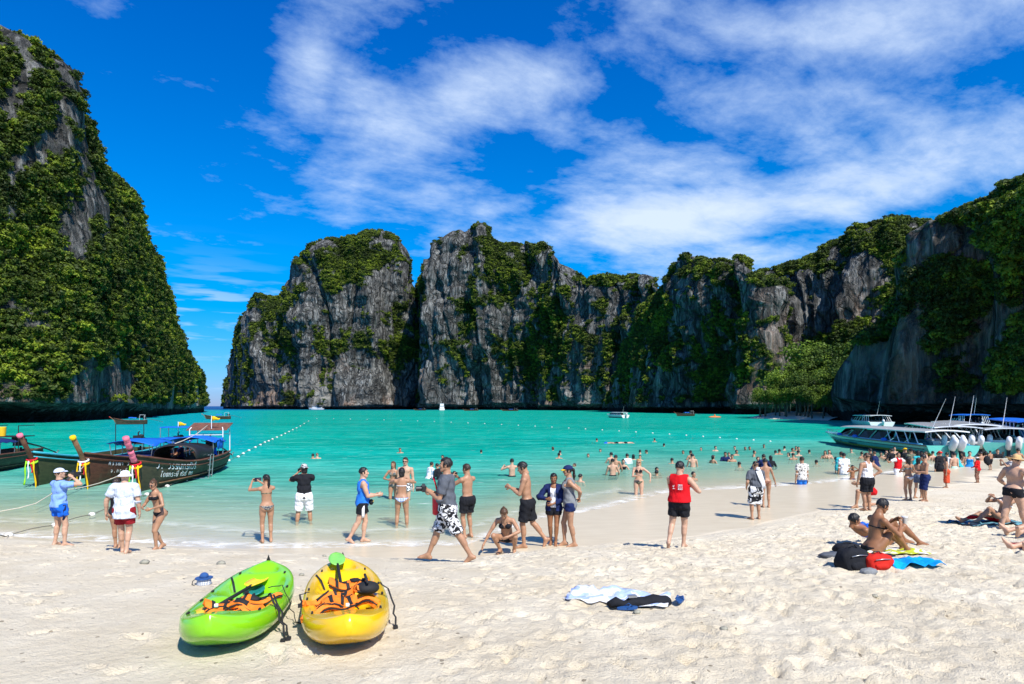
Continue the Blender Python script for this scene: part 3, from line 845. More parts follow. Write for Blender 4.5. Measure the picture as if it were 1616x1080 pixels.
# ------------------------------------------------------------------ people: implicit bodies turned into one skin
CORN = np.array([(0, 0, 0), (1, 0, 0), (0, 1, 0), (1, 1, 0), (0, 0, 1), (1, 0, 1), (0, 1, 1), (1, 1, 1)])
EDG = [(0, 1), (2, 3), (4, 5), (6, 7), (0, 2), (1, 3), (4, 6), (5, 7), (0, 4), (1, 5), (2, 6), (3, 7)]


def surf_nets(G, org, h):
    S = G < 0
    nx, ny, nz = G.shape
    cnt = np.zeros((nx - 1, ny - 1, nz - 1), np.int8)
    for a, b, c in CORN: cnt += S[a:nx - 1 + a, b:ny - 1 + b, c:nz - 1 + c]
    I = np.argwhere((cnt > 0) & (cnt < 8))
    if not len(I): return np.zeros((0, 3)), np.zeros((0, 4), int)
    cid = np.full(cnt.shape, -1, np.int64); cid[I[:, 0], I[:, 1], I[:, 2]] = np.arange(len(I))
    cv = np.stack([G[I[:, 0] + a, I[:, 1] + b, I[:, 2] + c] for a, b, c in CORN], 1)
    acc = np.zeros((len(I), 3)); n = np.zeros(len(I))
    for a, b in EDG:
        va, vb = cv[:, a], cv[:, b]; m = (va < 0) != (vb < 0)
        t = np.where(m, va / np.where(m, va - vb, 1), 0)[:, None]
        acc += np.where(m[:, None], CORN[a] + t * (CORN[b] - CORN[a]), 0); n += m
    V = org + (I + acc / n[:, None]) * h
    Fs = []
    for ax in range(3):
        sl0 = [slice(None)] * 3; sl1 = [slice(None)] * 3
        sl0[ax] = slice(0, -1); sl1[ax] = slice(1, None)
        m = S[tuple(sl0)] != S[tuple(sl1)]
        E = np.argwhere(m)
        o1, o2 = [(1, 2), (2, 0), (0, 1)][ax]
        ok = (E[:, o1] > 0) & (E[:, o2] > 0) & (E[:, o1] < cnt.shape[o1]) & (E[:, o2] < cnt.shape[o2]); E = E[ok]
        def c(d1, d2):
            q = E.copy(); q[:, o1] -= d1; q[:, o2] -= d2
            return cid[q[:, 0], q[:, 1], q[:, 2]]
        quad = np.stack([c(1, 1), c(0, 1), c(0, 0), c(1, 0)], 1)
        ins = S[E[:, 0], E[:, 1], E[:, 2]]
        quad[~ins] = quad[~ins][:, ::-1]
        Fs.append(quad)
    Fq = np.concatenate(Fs); Fq = Fq[(Fq >= 0).all(1)]
    return V, Fq


def smin(a, b, k):
    h = np.maximum(k - np.abs(a - b), 0) / k
    return np.minimum(a, b) - h * h * k * .25


def V3(*a): return np.array(a, float)
def unit(v): return v / (np.linalg.norm(v) + 1e-9)


class Field:
    def __init__(s, lo, hi, h):
        s.h = h; s.o = np.array(lo, float)
        n = np.maximum(np.ceil((np.array(hi) - lo) / h).astype(int), 4) + 1
        ax = [s.o[i] + np.arange(n[i]) * h for i in range(3)]
        s.X, s.Y, s.Z = [q.astype(np.float32) for q in np.meshgrid(*ax, indexing='ij')]
    def cone(s, a, b, ra, rb, flat=None):
        """rounded cone; flat = (axis, factor) squeezes it along an axis"""
        a, b = np.asarray(a, float), np.asarray(b, float); d = b - a; L2 = d @ d + 1e-12
        px, py, pz = s.X - a[0], s.Y - a[1], s.Z - a[2]
        t = np.clip((px * d[0] + py * d[1] + pz * d[2]) / L2, 0, 1)
        qx, qy, qz = px - t * d[0], py - t * d[1], pz - t * d[2]
        if flat is not None:
            ax, f = flat; k = (qx * ax[0] + qy * ax[1] + qz * ax[2]) * (f - 1)
            qx, qy, qz = qx + k * ax[0], qy + k * ax[1], qz + k * ax[2]
        return np.sqrt(qx * qx + qy * qy + qz * qz) - (ra + (rb - ra) * t)
    def ell(s, c, r, fr):
        """ellipsoid in a frame fr = (right, forward, up)"""
        px, py, pz = s.X - c[0], s.Y - c[1], s.Z - c[2]
        q = [(px * f[0] + py * f[1] + pz * f[2]) for f in fr]
        k = np.sqrt(sum((a / b) ** 2 for a, b in zip(q, r))) + 1e-6
        k2 = np.sqrt(sum((a / (b * b)) ** 2 for a, b in zip(q, r))) + 1e-6
        return k * (k - 1) / k2
    def along(s, c, ax): return (s.X - c[0]) * ax[0] + (s.Y - c[1]) * ax[1] + (s.Z - c[2]) * ax[2]
    def mesh(s, G): return surf_nets(G, s.o, s.h)


def ik(a, c, l1, l2, pole):
    """middle joint of a two-bone limb from a to c, and the reachable end"""
    d = c - a; L = np.linalg.norm(d); mx = (l1 + l2) * .999
    if L > mx: c = a + d / L * mx; d = c - a; L = mx
    L = max(L, abs(l1 - l2) + .01)
    u = unit(d); p = pole - u * (pole @ u); p = unit(p)
    x = (l1 * l1 - l2 * l2 + L * L) / (2 * L); y = math.sqrt(max(l1 * l1 - x * x, 0))
    return a + u * x + p * y, a + u * L


def hand_mesh(curl, h=.0042):
    """right hand: wrist at origin, fingers along -z, palm facing -x, thumb towards +y"""
    f = Field((-.085, -.075, -.21), (.045, .085, .03), h)
    G = f.cone((0, .0, .02), (0, 0, -.03), .024, .027)
    palm = f.ell((-.002, 0, -.055), (.0155, .041, .052), (V3(1, 0, 0), V3(0, 1, 0), V3(0, 0, 1)))
    G = smin(G, palm, .02)
    for y, L, z in ((.030, .070, -.085), (.010, .078, -.092), (-.010, .073, -.090), (-.029, .056, -.083)):
        p = V3(-.002, y, z); ang = curl * .55
        for k, (l, r0, r1) in enumerate(((.45, .0098, .0088), (.30, .0088, .008), (.25, .008, .0068))):
            d = V3(-math.sin(ang), (y * .9) * (1 - curl) * .8, -math.cos(ang)); d = unit(d)
            q = p + d * L * l; G = smin(G, f.cone(p, q, r0, r1), .006); p = q; ang += curl * (.95 if k == 0 else .75)
    p = V3(-.006, .030, -.032)
    d1 = unit(V3(-.35 - .2 * curl, .75 - .25 * curl, -.75)); q = p + d1 * .042
    d2 = unit(V3(-.45 - .4 * curl, .25 - .4 * curl, -.9)); q2 = q + d2 * .032; q3 = q2 + unit(d2 + V3(-.2 * curl, -.2 * curl, 0)) * .026
    G = smin(G, f.cone(p, q, .015, .0115), .014); G = smin(G, f.cone(q, q2, .0112, .010), .005); G = smin(G, f.cone(q2, q3, .010, .008), .005)
    return f.mesh(G)


def head_mesh(sex, h=.0062):
    """face looks towards +y, origin in the middle of the skull"""
    f = Field((-.10, -.12, -.15), (.10, .14, .135), h); I = (V3(1, 0, 0), V3(0, 1, 0), V3(0, 0, 1))
    G = f.ell((0, -.012, .022), (.074, .094, .090), I)
    G = smin(G, f.ell((0, .030, -.035), (.056, .056, .074), I), .03)
    G = smin(G, f.ell((0, .052, -.088), (.028 if sex == 'm' else .023, .030, .024), I), .03)      # chin
    for sx in (-1, 1):
        G = smin(G, f.cone((sx * .052, -.005, -.05), (sx * .024, .055, -.092), .018 if sex == 'm' else .014, .016), .03)
        G = smin(G, f.ell((sx * .040, .062, -.022), (.018, .016, .016), I), .025)               # cheek
        G = smin(G, f.cone((sx * .012, .083, .018), (sx * .040, .070, .020), .009, .008), .012)   # brow
        G = np.maximum(G, -(f.ell((sx * .030, .094, .004), (.018, .014, .011), I)) * 1.0 - .0)     # eye socket
        ear = f.ell((sx * .078, -.008, -.008), (.009, .019, .030), (unit(V3(1, .35 * sx, 0)), unit(V3(-.35 * sx, 1, 0)), V3(0, 0, 1)))
        ear = np.maximum(ear, -f.ell((sx * .087, -.004, -.006), (.006, .011, .018), I))
        G = smin(G, ear, .008)
    G = smin(G, f.cone((0, .088, .006), (0, .108, -.026), .007, .0115), .012)       # nose
    for sx in (-1, 1): G = smin(G, f.ell((sx * .011, .096, -.030), (.008, .010, .007), I), .008)
    G = smin(G, f.ell((0, .084, -.052), (.021, .013, .006), I), .007)
    G = smin(G, f.ell((0, .082, -.063), (.019, .013, .0065), I), .006)
    G = smin(G, f.cone((0, -.02, -.05), (0, -.035, -.14), .054 if sex == 'm' else .046, .054 if sex == 'm' else .045), .03)
    V, Q = f.mesh(G)
    c = V[Q].mean(1)
    mi = np.zeros(len(Q), int)
    lips = (np.abs(c[:, 0]) < .022) & (c[:, 1] > .080) & (c[:, 2] < -.046) & (c[:, 2] > -.070)
    brow = (np.abs(np.abs(c[:, 0]) - .030) < .018) & (c[:, 1] > .066) & (np.abs(c[:, 2] - .0215) < .006)
    mi[lips] = 1; mi[brow] = 2
    m = MB()
    for sx in (-1, 1):
        m.ball((sx * .030, .0765, .003), (.0125, .0105, .0060), 8, 6, 3)
        m.ball((sx * .030, .0835, .003), (.0062, .0045, .0058), 8, 5, 2)
    V2 = np.array(m.v); b = len(V)
    return V, Q, mi, V2, [tuple(i + b for i in q) for q in m.f], m.m


HANDS = {}
HEADS = {}


def hand(curl, h=.0042):
    k = (round(curl, 1), h)
    if k not in HANDS: HANDS[k] = hand_mesh(curl, h)
    return HANDS[k]


def skin_mat(name, col):
    if name in MATS: return MATS[name]
    m, nt, b = mat_base(name)
    t = nt.nodes.new('ShaderNodeTexCoord')
    n = noise_n(nt, t.outputs['Object'], 9.0, 4, 0.6)
    nt.links.new(ramp(nt, n, [(0.3, tuple(c * .86 for c in col)), (0.7, tuple(min(1, c * 1.1) for c in col))]), b.inputs['Base Color'])
    b.inputs['Roughness'].default_value = 0.48; b.inputs['Specular IOR Level'].default_value = 0.4
    MATS[name] = m
    return m


SKIN = {'pale': (.56, .33, .22), 'fair': (.50, .30, .20), 'tan': (.38, .205, .120), 'brown': (.27, .12, .055), 'dark': (.17, .075, .035)}
LIPS = pmat('lip_tone', (.36, .12, .09), .5); DARKM = pmat('dark_pupil', (.012, .010, .009), .35); EYEW = pmat('eye_white', (.7, .68, .64), .3)
HAIRC = {'black': (.010, .009, .009), 'dark_brown': (.030, .017, .010), 'brown': (.075, .038, .018), 'blond': (.42, .25, .09), 'grey': (.22, .21, .20)}


def hair_mat(c):
    k = 'hair_' + c
    if k in MATS: return MATS[k]
    m = pmat(k, HAIRC[c], .42, var=.35, scale=60, bump=.5, bscale=140)
    return m


def cloth(name, col, pattern=None, col2=(0.8, 0.8, 0.8), scale=20.0, rough=.85):
    k = 'cloth_' + name
    if k in MATS: return MATS[k]
    m, nt, b = mat_base(k)
    t = nt.nodes.new('ShaderNodeTexCoord'); P = t.outputs['Object']
    n = noise_n(nt, P, 14.0, 5, 0.6)
    base = ramp(nt, n, [(0.3, tuple(c * .86 for c in col)), (0.7, tuple(min(1, c * 1.12) for c in col))])
    if pattern == 'blotch':
        f = ramp(nt, noise_n(nt, P, scale, 2, 0.5, 1.2), [(0.49, 0.0), (0.52, 1.0)], 'LINEAR')
        base = mixc(nt, f, base, col2)
    elif pattern == 'check':
        ck = nt.nodes.new('ShaderNodeTexChecker'); ck.inputs['Scale'].default_value = scale
        nt.links.new(mapping(nt, P, (1, .01, 1), (0, 0, 0), (0, R(45), 0)), ck.inputs['Vector'])
        base = mixc(nt, ck.outputs['Fac'], base, col2)
    elif pattern == 'strip':       # bars of random marks
        v = nt.nodes.new('ShaderNodeTexVoronoi'); v.feature = 'DISTANCE_TO_EDGE'; v.inputs['Scale'].default_value = scale
        nt.links.new(P, v.inputs['Vector'])
        base = mixc(nt, math_n(nt, 'LESS_THAN', v.outputs['Distance'], 0.11), base, col2)
    elif pattern == 'dots':
        v = nt.nodes.new('ShaderNodeTexVoronoi'); v.inputs['Scale'].default_value = scale; nt.links.new(P, v.inputs['Vector'])
        base = mixc(nt, math_n(nt, 'LESS_THAN', v.outputs['Distance'], 0.34), base, col2)
    elif pattern == 'stripes':
        w = nt.nodes.new('ShaderNodeTexWave'); w.inputs['Scale'].default_value = scale; w.inputs['Distortion'].default_value = .4
        w.bands_direction = 'Z'; nt.links.new(P, w.inputs['Vector'])
        base = mixc(nt, math_n(nt, 'GREATER_THAN', w.outputs['Fac'], .5), base, col2)
    nt.links.new(base, b.inputs['Base Color'])
    b.inputs['Roughness'].default_value = rough; b.inputs['Specular IOR Level'].default_value = .2
    bm = nt.nodes.new('ShaderNodeBump'); bm.inputs['Strength'].default_value = .7; bm.inputs['Distance'].default_value = .02
    nt.links.new(noise_n(nt, mapping(nt, P, (14, 14, 6)), 1.0, 4, .55, 1.0), bm.inputs['Height']); nt.links.new(bm.outputs[0], b.inputs['Normal'])
    MATS[k] = m
    return m


def rotz(v, a):
    c, s = math.cos(a), math.sin(a)
    return V3(v[0] * c - v[1] * s, v[0] * s + v[1] * c, v[2])


def frame_from(up, fwd):
    u = unit(up); f = fwd - u * (fwd @ u); f = unit(f); r = np.cross(f, u)
    return r, f, u


def person(loc, rz, H, sex='m', skin='tan', hair=('short', 'black'), pose=None, wear=(), hat=None, label='', group=None, h=None, build=1.0, cat='person', cut=None, extras=None, zoff=0.0, sunglasses=False):
    """builds one person: body skin as one mesh, then hair, clothes and what belongs to the body as children. Local frame: +y forward, z up, 1.72 m tall"""
    p = dict(pelvis=(0, 0, .93), spine=(0, .02, 1), hipyaw=0, shyaw=0, la=(-.09, 0, .075), ra=(.09, 0, .075), lt=6, rt=-6,
             lk=(-.1, 1, .1), rk=(.1, 1, .1), lh=(-.25, .04, .80), rh=(.25, .04, .80), le=(-.6, -1, 0), re=(.6, -1, 0),
             head=(0, 0), curl=.35, lc=None, rc=None, lhd=None, rhd=None, lpalm=None, rpalm=None, ltp=None, rtp=None)
    p.update(pose or {})
    s = H / 1.72
    if h is None: h = .0125
    P = V3(*p['pelvis']); up = unit(V3(*p['spine']))
    fwd = rotz(V3(0, 1, 0), R(p['hipyaw'])); fr = frame_from(up, fwd); r, f, u = fr
    sfr = frame_from(up, rotz(V3(0, 1, 0), R(p['hipyaw'] + p['shyaw']))); sr, sf, su = sfr
    fem = sex == 'f'
    b = build
    N = P + up * .515
    shw = .165 if fem else .188
    shw *= (1 + (b - 1) * .4)
    LS, RS = N - up * .082 - sr * shw, N - up * .082 + sr * shw
    hf = frame_from(unit(up * .5 + V3(0, 0, 1)), fwd) if up[2] > .2 else fr
    hr, hfw, hu = hf
    LH, RH = P - hu * .035 - hr * .088, P - hu * .035 + hr * .088
    la, ra = V3(*p['la']), V3(*p['ra'])
    lk, la = ik(LH, la, .425, .405, V3(*p['lk'])); rk, ra = ik(RH, ra, .425, .405, V3(*p['rk']))
    lh, rh = V3(*p['lh']), V3(*p['rh'])
    le, lh = ik(LS, lh, .29, .255, V3(*p['le'])); re, rh = ik(RS, rh, .29, .255, V3(*p['re']))
    hy, hp = p['head']
    hfwd = rotz(fwd, R(p['shyaw'] * .6 + hy)); hup = unit(up * .45 + V3(0, 0, 1) * .9)
    hq = frame_from(hup, hfwd); a = R(hp)
    hf2 = unit(hq[1] * math.cos(a) + hq[2] * math.sin(a)); hu2 = unit(-hq[1] * math.sin(a) + hq[2] * math.cos(a)); hr2 = np.cross(hf2, hu2)
    HC = N + up * .060 + hu2 * .098 + hf2 * .020
    pts = np.array([P, N, LS, RS, lk, rk, la, ra, le, re, lh, rh, HC])
    lo, hi = pts.min(0) - .17, pts.max(0) + .17
    lo[2] = max(lo[2], (cut - .05) if cut is not None else -1e9)
    Fd = Field(lo, hi, h)
    W = .93 if fem else 1.0
    T = Fd.ell(P, (.158 * (1.04 if fem else .98) * b, .112 * b, .125), fr)
    for sx in (-1, 1): T = smin(T, Fd.ell(P - f * .052 + r * sx * .068 - u * .055, (.078, .078, .085), fr), .03)
    T = smin(T, Fd.ell(P + u * .16 + f * (.01 + .10 * max(b - 1.05, 0) * 2), ((.120 if fem else .138) * b, (.090 if fem else .100) * b * (1 + .5 * max(b - 1.05, 0)), .135), fr), .05)
    T = smin(T, Fd.ell(P + u * .335 + sf * .004, (.140 * W * b, .104 * b, .170), sfr), .05)
    T = smin(T, Fd.cone(LS + sr * .02, N - u * .03, .050 * W, .050), .05); T = smin(T, Fd.cone(RS - sr * .02, N - u * .03, .050 * W, .050), .05)
    T = smin(T, Fd.cone(N - u * .06, N + u * .04, .085, .052), .04)
    if not fem:
        for sx in (-1, 1): T = smin(T, Fd.ell(P + u * .39 + sf * .075 + sr * sx * .068, (.070, .034, .052), sfr), .03)
    neck = Fd.cone(N - u * .02, HC - hu2 * .05 - hf2 * .02, .056 if not fem else .048, .053 if not fem else .046)
    T = smin(T, neck, .03)
    br = []
    if fem:
        for sx in (-1, 1):
            c = P + u * .362 + sf * .088 + sr * sx * .068; br.append(c)
            T = smin(T, Fd.ell(c, (.054, .050, .056), sfr), .022)
    # a shallow groove down the spine, shoulder blades
    T = T + .008 * np.exp(-(Fd.along(P, sr) / .018) ** 2) * np.exp(-(Fd.along(P + u * .25, u) / .19) ** 2) * (Fd.along(P, sf) < 0)
    am = 1.0 if not fem else .84
    am *= 1 + (b - 1) * .6
    arms = []; uppers = []
    for S_, E_, Hd in ((LS, le, lh), (RS, re, rh)):
        upa = smin(Fd.cone(S_, E_, .053 * am, .038 * am), Fd.cone(S_ * .62 + E_ * .38, S_ * .38 + E_ * .62, .047 * am, .044 * am), .02)
        fa = smin(Fd.cone(E_, Hd, .038 * am, .025 * am), Fd.cone(E_ * .8 + Hd * .2, E_ * .55 + Hd * .45, .042 * am, .036 * am), .02)
        uppers.append((upa, S_, E_)); arms.append((smin(upa, fa, .012), fa))
    lm = (1.0 if not fem else .98) * (1 + (b - 1) * .6)
    legs = []; thighs = []
    for Hj, K, A, td, sx, tp in ((LH, lk, la, p['lt'], -1, p['ltp']), (RH, rk, ra, p['rt'], 1, p['rtp'])):
        th = smin(Fd.cone(Hj, K, .089 * lm, .055 * lm), Fd.cone(Hj * .8 + K * .2, Hj * .55 + K * .45, .084 * lm, .075 * lm), .02)
        ax = unit(A - K); back = unit(-fwd - ax * (-fwd @ ax) + 1e-6)
        knd = unit(K - (Hj + A) / 2 + 1e-6)
        back = -knd if np.linalg.norm(K - (Hj + A) / 2) > .06 else back
        sh = smin(Fd.cone(K, A, .050 * lm, .034 * lm), Fd.cone(K + (A - K) * .18 + back * .018, K + (A - K) * .45 + back * .018, .050 * lm, .044 * lm), .03)
        td = R(td + p['hipyaw']); tv = rotz(V3(0, 1, 0), td)
        if tp is not None: tv = unit(V3(*tp))
        fu = unit(V3(0, 0, 1) - tv * tv[2]) if abs(tv[2]) < .9 else unit(-ax)
        fr_ = np.cross(tv, fu)
        heel = A - tv * .035 - fu * .040; ball = A + tv * .120 - fu * .048; toe = A + tv * .175 - fu * .055
        ft = smin(Fd.cone(A - fu * .005, heel, .036, .032), Fd.cone(A + tv * .015, ball, .036, .026), .03)
        ft = smin(ft, Fd.cone(ball - fr_ * .020, toe - fr_ * .022, .020, .015), .02)
        ft = smin(ft, Fd.cone(ball + fr_ * .022, toe - tv * .025 + fr_ * .026, .020, .014), .02)
        ft = smin(ft, Fd.cone(heel, ball, .028, .026), .02)
        ft = np.maximum(ft, -Fd.along(A - fu * .075, fu))
        legs.append(smin(smin(th, sh, .02), ft, .018)); thighs.append((th, Hj, K, sh, A))
    B = smin(T, smin(uppers[0][0], uppers[1][0], .004), .035)
    B = smin(B, legs[0], .030); B = np.where(legs[1] < 9, smin(B, legs[1], .022), B)
    body = smin(B, smin(arms[0][1], arms[1][1], .004), .010)
    if cut is not None: body = np.maximum(body, cut - Fd.Z)
    V, Q = Fd.mesh(body)
    verts = [V]; quads = [Q]; midx = [np.zeros(len(Q), int)]; extra_f = []; off = len(V)
    fine = h < .0135
    for side, (E_, Hd, dirr, pal, cu) in (('l', (le, lh, p['lhd'], p['lpalm'], p['lc'])), ('r', (re, rh, p['rhd'], p['rpalm'], p['rc']))):
        if cut is not None and Hd[2] < cut: continue
        hv, hq_ = hand(p['curl'] if cu is None else cu, .0042 if fine else .0075)
        dz_ = -(unit(V3(*dirr)) if dirr is not None else unit(Hd - E_))
        pl = V3(*pal) if pal is not None else (sr if side == 'l' else -sr)
        xx = -(pl - dz_ * (pl @ dz_)); xx = unit(xx); yy = np.cross(dz_, xx)
        hv2 = hv.copy(); flip = False
        # template is a right hand (thumb +y); mirror when the thumb would point backwards of the body
        fwd_t = sf if abs(sf @ dz_) < .85 else su
        if yy @ fwd_t < 0: hv2[:, 1] *= -1; flip = True
        sc_ = .96 if not fem else .88
        w = hv2 * sc_ @ np.stack([xx, yy, dz_]) + Hd
        verts.append(w); qq = hq_[:, ::-1] if flip else hq_
        quads.append(qq + off); midx.append(np.zeros(len(hq_), int)); off += len(w)
    hk = sex, fine
    if hk not in HEADS: HEADS[hk] = head_mesh(sex, .0062 if fine else .010)
    v1, q1, mi1, v2, f2, m2 = HEADS[hk]
    M = np.stack([hr2, hf2, hu2]); hs_ = 1.0 if not fem else .95
    verts.append(np.concatenate([v1, v2]) * hs_ @ M + HC); quads.append(q1 + off); midx.append(mi1)
    extra_f = np.array(f2) + off
    allv = np.concatenate(verts) * s
    root = empty('person', loc, rz, label, cat, group)
    sm_ = skin_mat('skin_' + skin, SKIN[skin])
    fq = np.concatenate(quads + [extra_f]); mi = np.concatenate(midx + [np.array(m2)])
    bo = mesh_obj('body', allv, fq, mats=[sm_, LIPS, hair_mat(hair[1]) if hair else DARKM, EYEW], midx=mi, parent=root, smooth=True)
    # ---- hair
    if hair and hair[0] != 'none':
        kind = hair[0]
        hh = max(h * .8, .009)
        top = HC + hu2 * .16; ex = .17 if kind in ('short', 'crop', 'bun') else .17
        pl_ = [HC]
        if kind == 'long': pl_ += [HC - hu2 * .36 - up * .0]
        if kind == 'tail': pl_ += [HC - hu2 * .30 - hf2 * .12]
        if kind == 'bob': pl_ += [HC - hu2 * .12]
        pl_ = np.array(pl_); A_ = Field(pl_.min(0) - .15, pl_.max(0) + .15, hh)
        hfm = (hr2, hf2, hu2)
        vol = {'crop': .0025, 'short': .011}.get(kind, .010)
        G = A_.ell(HC + hu2 * .022 - hf2 * .012, ((.074 + vol) * hs_, (.094 + vol) * hs_, (.090 + vol * 1.2) * hs_), hfm)
        ay, az_, ax_ = A_.along(HC, hf2), A_.along(HC, hu2), A_.along(HC, hr2)
        line = .058 if kind != 'crop' else .062
        face = np.maximum(.030 - ay, az_ - line - .012 * np.sin(ax_ * 60) - 0.35 * (.1 - ay) * 0)     # in front of the ears and under the hairline
        G = np.maximum(G, -face)
        G = np.maximum(G, -(az_ + (.045 if kind in ('short', 'crop', 'bun', 'tail') else .5) + np.minimum(ay, 0) * .3))
        side_ = np.maximum(-(ay + .035), (az_ - .012)) if kind in ('short', 'crop') else None
        if side_ is not None: G = np.maximum(G, -np.maximum(np.maximum(-.028 - ay, az_ - .004), .0) * 1.0 - (np.maximum(-.028 - ay, az_ - .004) <= 0) * .0 + (-1) * 0) if False else G
        if kind == 'long':
            G = smin(G, A_.cone(HC - hf2 * .055 + hu2 * .02, HC - hf2 * .085 - hu2 * .33, .072, .045, (hf2, 1.6)), .03)
            for sx in (-1, 1): G = smin(G, A_.cone(HC - hf2 * .02 + hr2 * sx * .062, HC - hf2 * .03 + hr2 * sx * .070 - hu2 * .22, .026, .020), .02)
        if kind == 'bob':
            G = smin(G, A_.cone(HC - hf2 * .04, HC - hf2 * .05 - hu2 * .08, .078, .068), .03)
            G = np.maximum(G, -np.maximum(.02 - ay, az_ - line))
        if kind == 'tail':
            G = smin(G, A_.ell(HC - hf2 * .118 + hu2 * .015, (.026, .026, .026), hfm), .01)
            G = smin(G, A_.cone(HC - hf2 * .125 + hu2 * .005, HC - hf2 * .125 - hu2 * .12, .028, .030), .02)
            G = smin(G, A_.cone(HC - hf2 * .125 - hu2 * .12, HC - hf2 * .11 - hu2 * .27, .030, .010), .02)
        if kind == 'bun': G = smin(G, A_.ell(HC - hf2 * .055 + hu2 * .115, (.030, .030, .028), hfm), .012)
        ang = np.arctan2(ax_, -ay + .02)
        G = G + .012 * (vnoise(A_.X * 42, A_.Y * 42, A_.Z * 42, 3) - .5) + .0026 * np.sin(ang * 34 + az_ * 40) + .003 * np.sin(ang * 17 + az_ * 90)
        if hat: G = np.maximum(G, az_ - .045)
        hv, hq_ = A_.mesh(G)
        if len(hv): mesh_obj('hair', hv * s, hq_, hair_mat(hair[1]), root, smooth=True)
    MF = Matrix((tuple(hr2), tuple(hf2), tuple(hu2))).transposed().to_4x4(); MF.translation = Vector(HC)
    MS = Matrix.Scale(s, 4)
    if hat: make_hat(root, hat, MS @ MF)
    if sunglasses:
        g = MB()
        for sx in (-1, 1):
            g.ball((sx * .031, .0985, .004), (.024, .007, .018), 10, 6)
            g.tube([(sx * .052, .094, .008), (sx * .076, .06, .008), (sx * .084, -.01, .004)], .003, 5)
        g.tube([(-.012, .103, .008), (.012, .103, .008)], .003, 5)
        g.xf(MS @ MF).build('sunglasses', pmat('black_plastic', (.012, .012, .013), .15, coat=.5), root, smooth=True)
    # ---- clothes from the same body field
    U = Fd.along(P, u); Rr = Fd.along(P, sr); Ff = Fd.along(P, sf)
    wr = .004 * np.sin(Fd.X * 38 + Fd.Z * 21) + .004 * np.sin(Fd.Y * 31 - Fd.Z * 47 + 2) + .003 * np.sin(Fd.X * 70 - Fd.Y * 55 + Fd.Z * 9)
    def dump(nm, G, mt):
        if cut is not None: G = np.maximum(G, cut - Fd.Z)
        v, q = Fd.mesh(G)
        if not len(v): return None
        lab = np.arange(len(v))
        for _ in range(400):          # keep the main piece of cloth, drop slivers
            mn = lab[q].min(1); nl = lab.copy(); np.minimum.at(nl, q.ravel(), np.repeat(mn, 4)); nl = nl[nl]
            if (nl == lab).all(): break
            lab = nl
        u_, c_ = np.unique(lab, return_counts=True); ok = np.isin(lab, u_[c_ > max(24, .06 * len(v))])
        if nm == 'swim_briefs' or nm == 'shorts': ok = lab == u_[np.argmax(c_)]
        idx = np.cumsum(ok) - 1; q = idx[q[ok[q].all(1)]]; v = v[ok]
        return mesh_obj(nm, v * s, q, mt, root, smooth=True)
    def arm_t(i):
        _, S_, E_ = uppers[i]; d = E_ - S_; L = np.linalg.norm(d)
        return Fd.along(S_, d / L) / L
    def leg_t(i):
        _, S_, E_, _, _ = thighs[i]; d = E_ - S_; L = np.linalg.norm(d)
        return Fd.along(S_, d / L), L
    for w in wear:
        kind, mt = w[0], w[1]; o = dict(w[2]) if len(w) > 2 else {}
        if kind in ('tshirt', 'shirt', 'jacket', 'longsleeve'):
            th = o.get('thick', .016); hem = o.get('hem', -.10)
            G = (smin(T, B, .01) if hem < -.05 else T) - th + wr
            if hem < -.05: G = np.maximum(G, -np.minimum(10, 10 + 0 * G)); G = smin(np.maximum(G, hem - U), np.maximum(np.maximum(Fd.cone(P + u * .16, P - u * .18, .150 * b, .182 * b, (f, 1.28)) - th * .4 + wr * 1.6, hem - U), U - .2), .03)
            if hem < -.05: G = np.maximum(G, np.where(U < .15, -9, np.where(np.minimum(uppers[0][0], uppers[1][0]) < T - .02, T - th + wr, -9)))
            G = np.maximum(G, -np.maximum(U - .02, 0) * 0 - 1e3 * 0 + G * 0 + (Fd.along(N, u) - .015))
            for i in (0, 1):
                t = arm_t(i)
                sl = uppers[i][0] - th * 1.1 + wr
                if kind in ('jacket', 'longsleeve'): sl = smin(sl, arms[i][1] - th * .9 + wr, .02)
                else: sl = np.maximum(sl, (t - o.get('sleeve', .62)) * .29)
                if kind in ('jacket', 'longsleeve') :
                    Hd = (lh, rh)[i]; E_ = uppers[i][2]; d = unit(Hd - E_)
                    sl = np.maximum(sl, Fd.along(Hd - d * .03, d))
                G = smin(G, sl, .02)
            G = np.maximum(G, hem - U)
            nk = Fd.cone(N + u * .0 + sf * .02, N + u * .12 + sf * .03, .066 if kind != 'jacket' else .075, .07); G = np.maximum(G, -nk)
            if kind == 'jacket' or o.get('open'):
                G = np.maximum(G, -np.maximum(np.abs(Rr) - o.get('gap', .05), -Ff + .02))
            dump('jacket' if kind == 'jacket' else ('shirt' if kind == 'shirt' else 'tshirt'), G, mt)
        elif kind in ('tank', 'vest'):
            th = o.get('thick', .012 if kind == 'tank' else .040); hem = o.get('hem', -.08)
            G = T - th + wr * (1 if kind == 'tank' else .3)
            if hem < 0: G = smin(G, Fd.ell(P + u * .03, (.160 * b, .118 * b, .18), fr) - th * .6 + wr, .04)
            ws = o.get('w', .105); 
            G = np.maximum(G, hem - U); G = np.maximum(G, np.minimum(U - .36, 1) * 0 + (Fd.along(N, u) - .02))
            hole = np.maximum(ws + .0 * U - np.abs(Rr), .335 - U)         # cut away outside the straps
            G = np.maximum(G, -hole) if o.get('strap', True) else G
            nk = Fd.cone(N + sf * .05 - u * o.get('neck', .05), N + u * .14 + sf * .05, .070, .080); G = np.maximum(G, -nk)
            nkb = Fd.cone(N - sf * .06 - u * .02, N + u * .1 - sf * .06, .055, .07); G = np.maximum(G, -nkb)
            dump('life_vest' if kind == 'vest' else 'tank_top', G, mt)
        elif kind in ('shorts', 'trunks', 'skirt', 'trousers'):
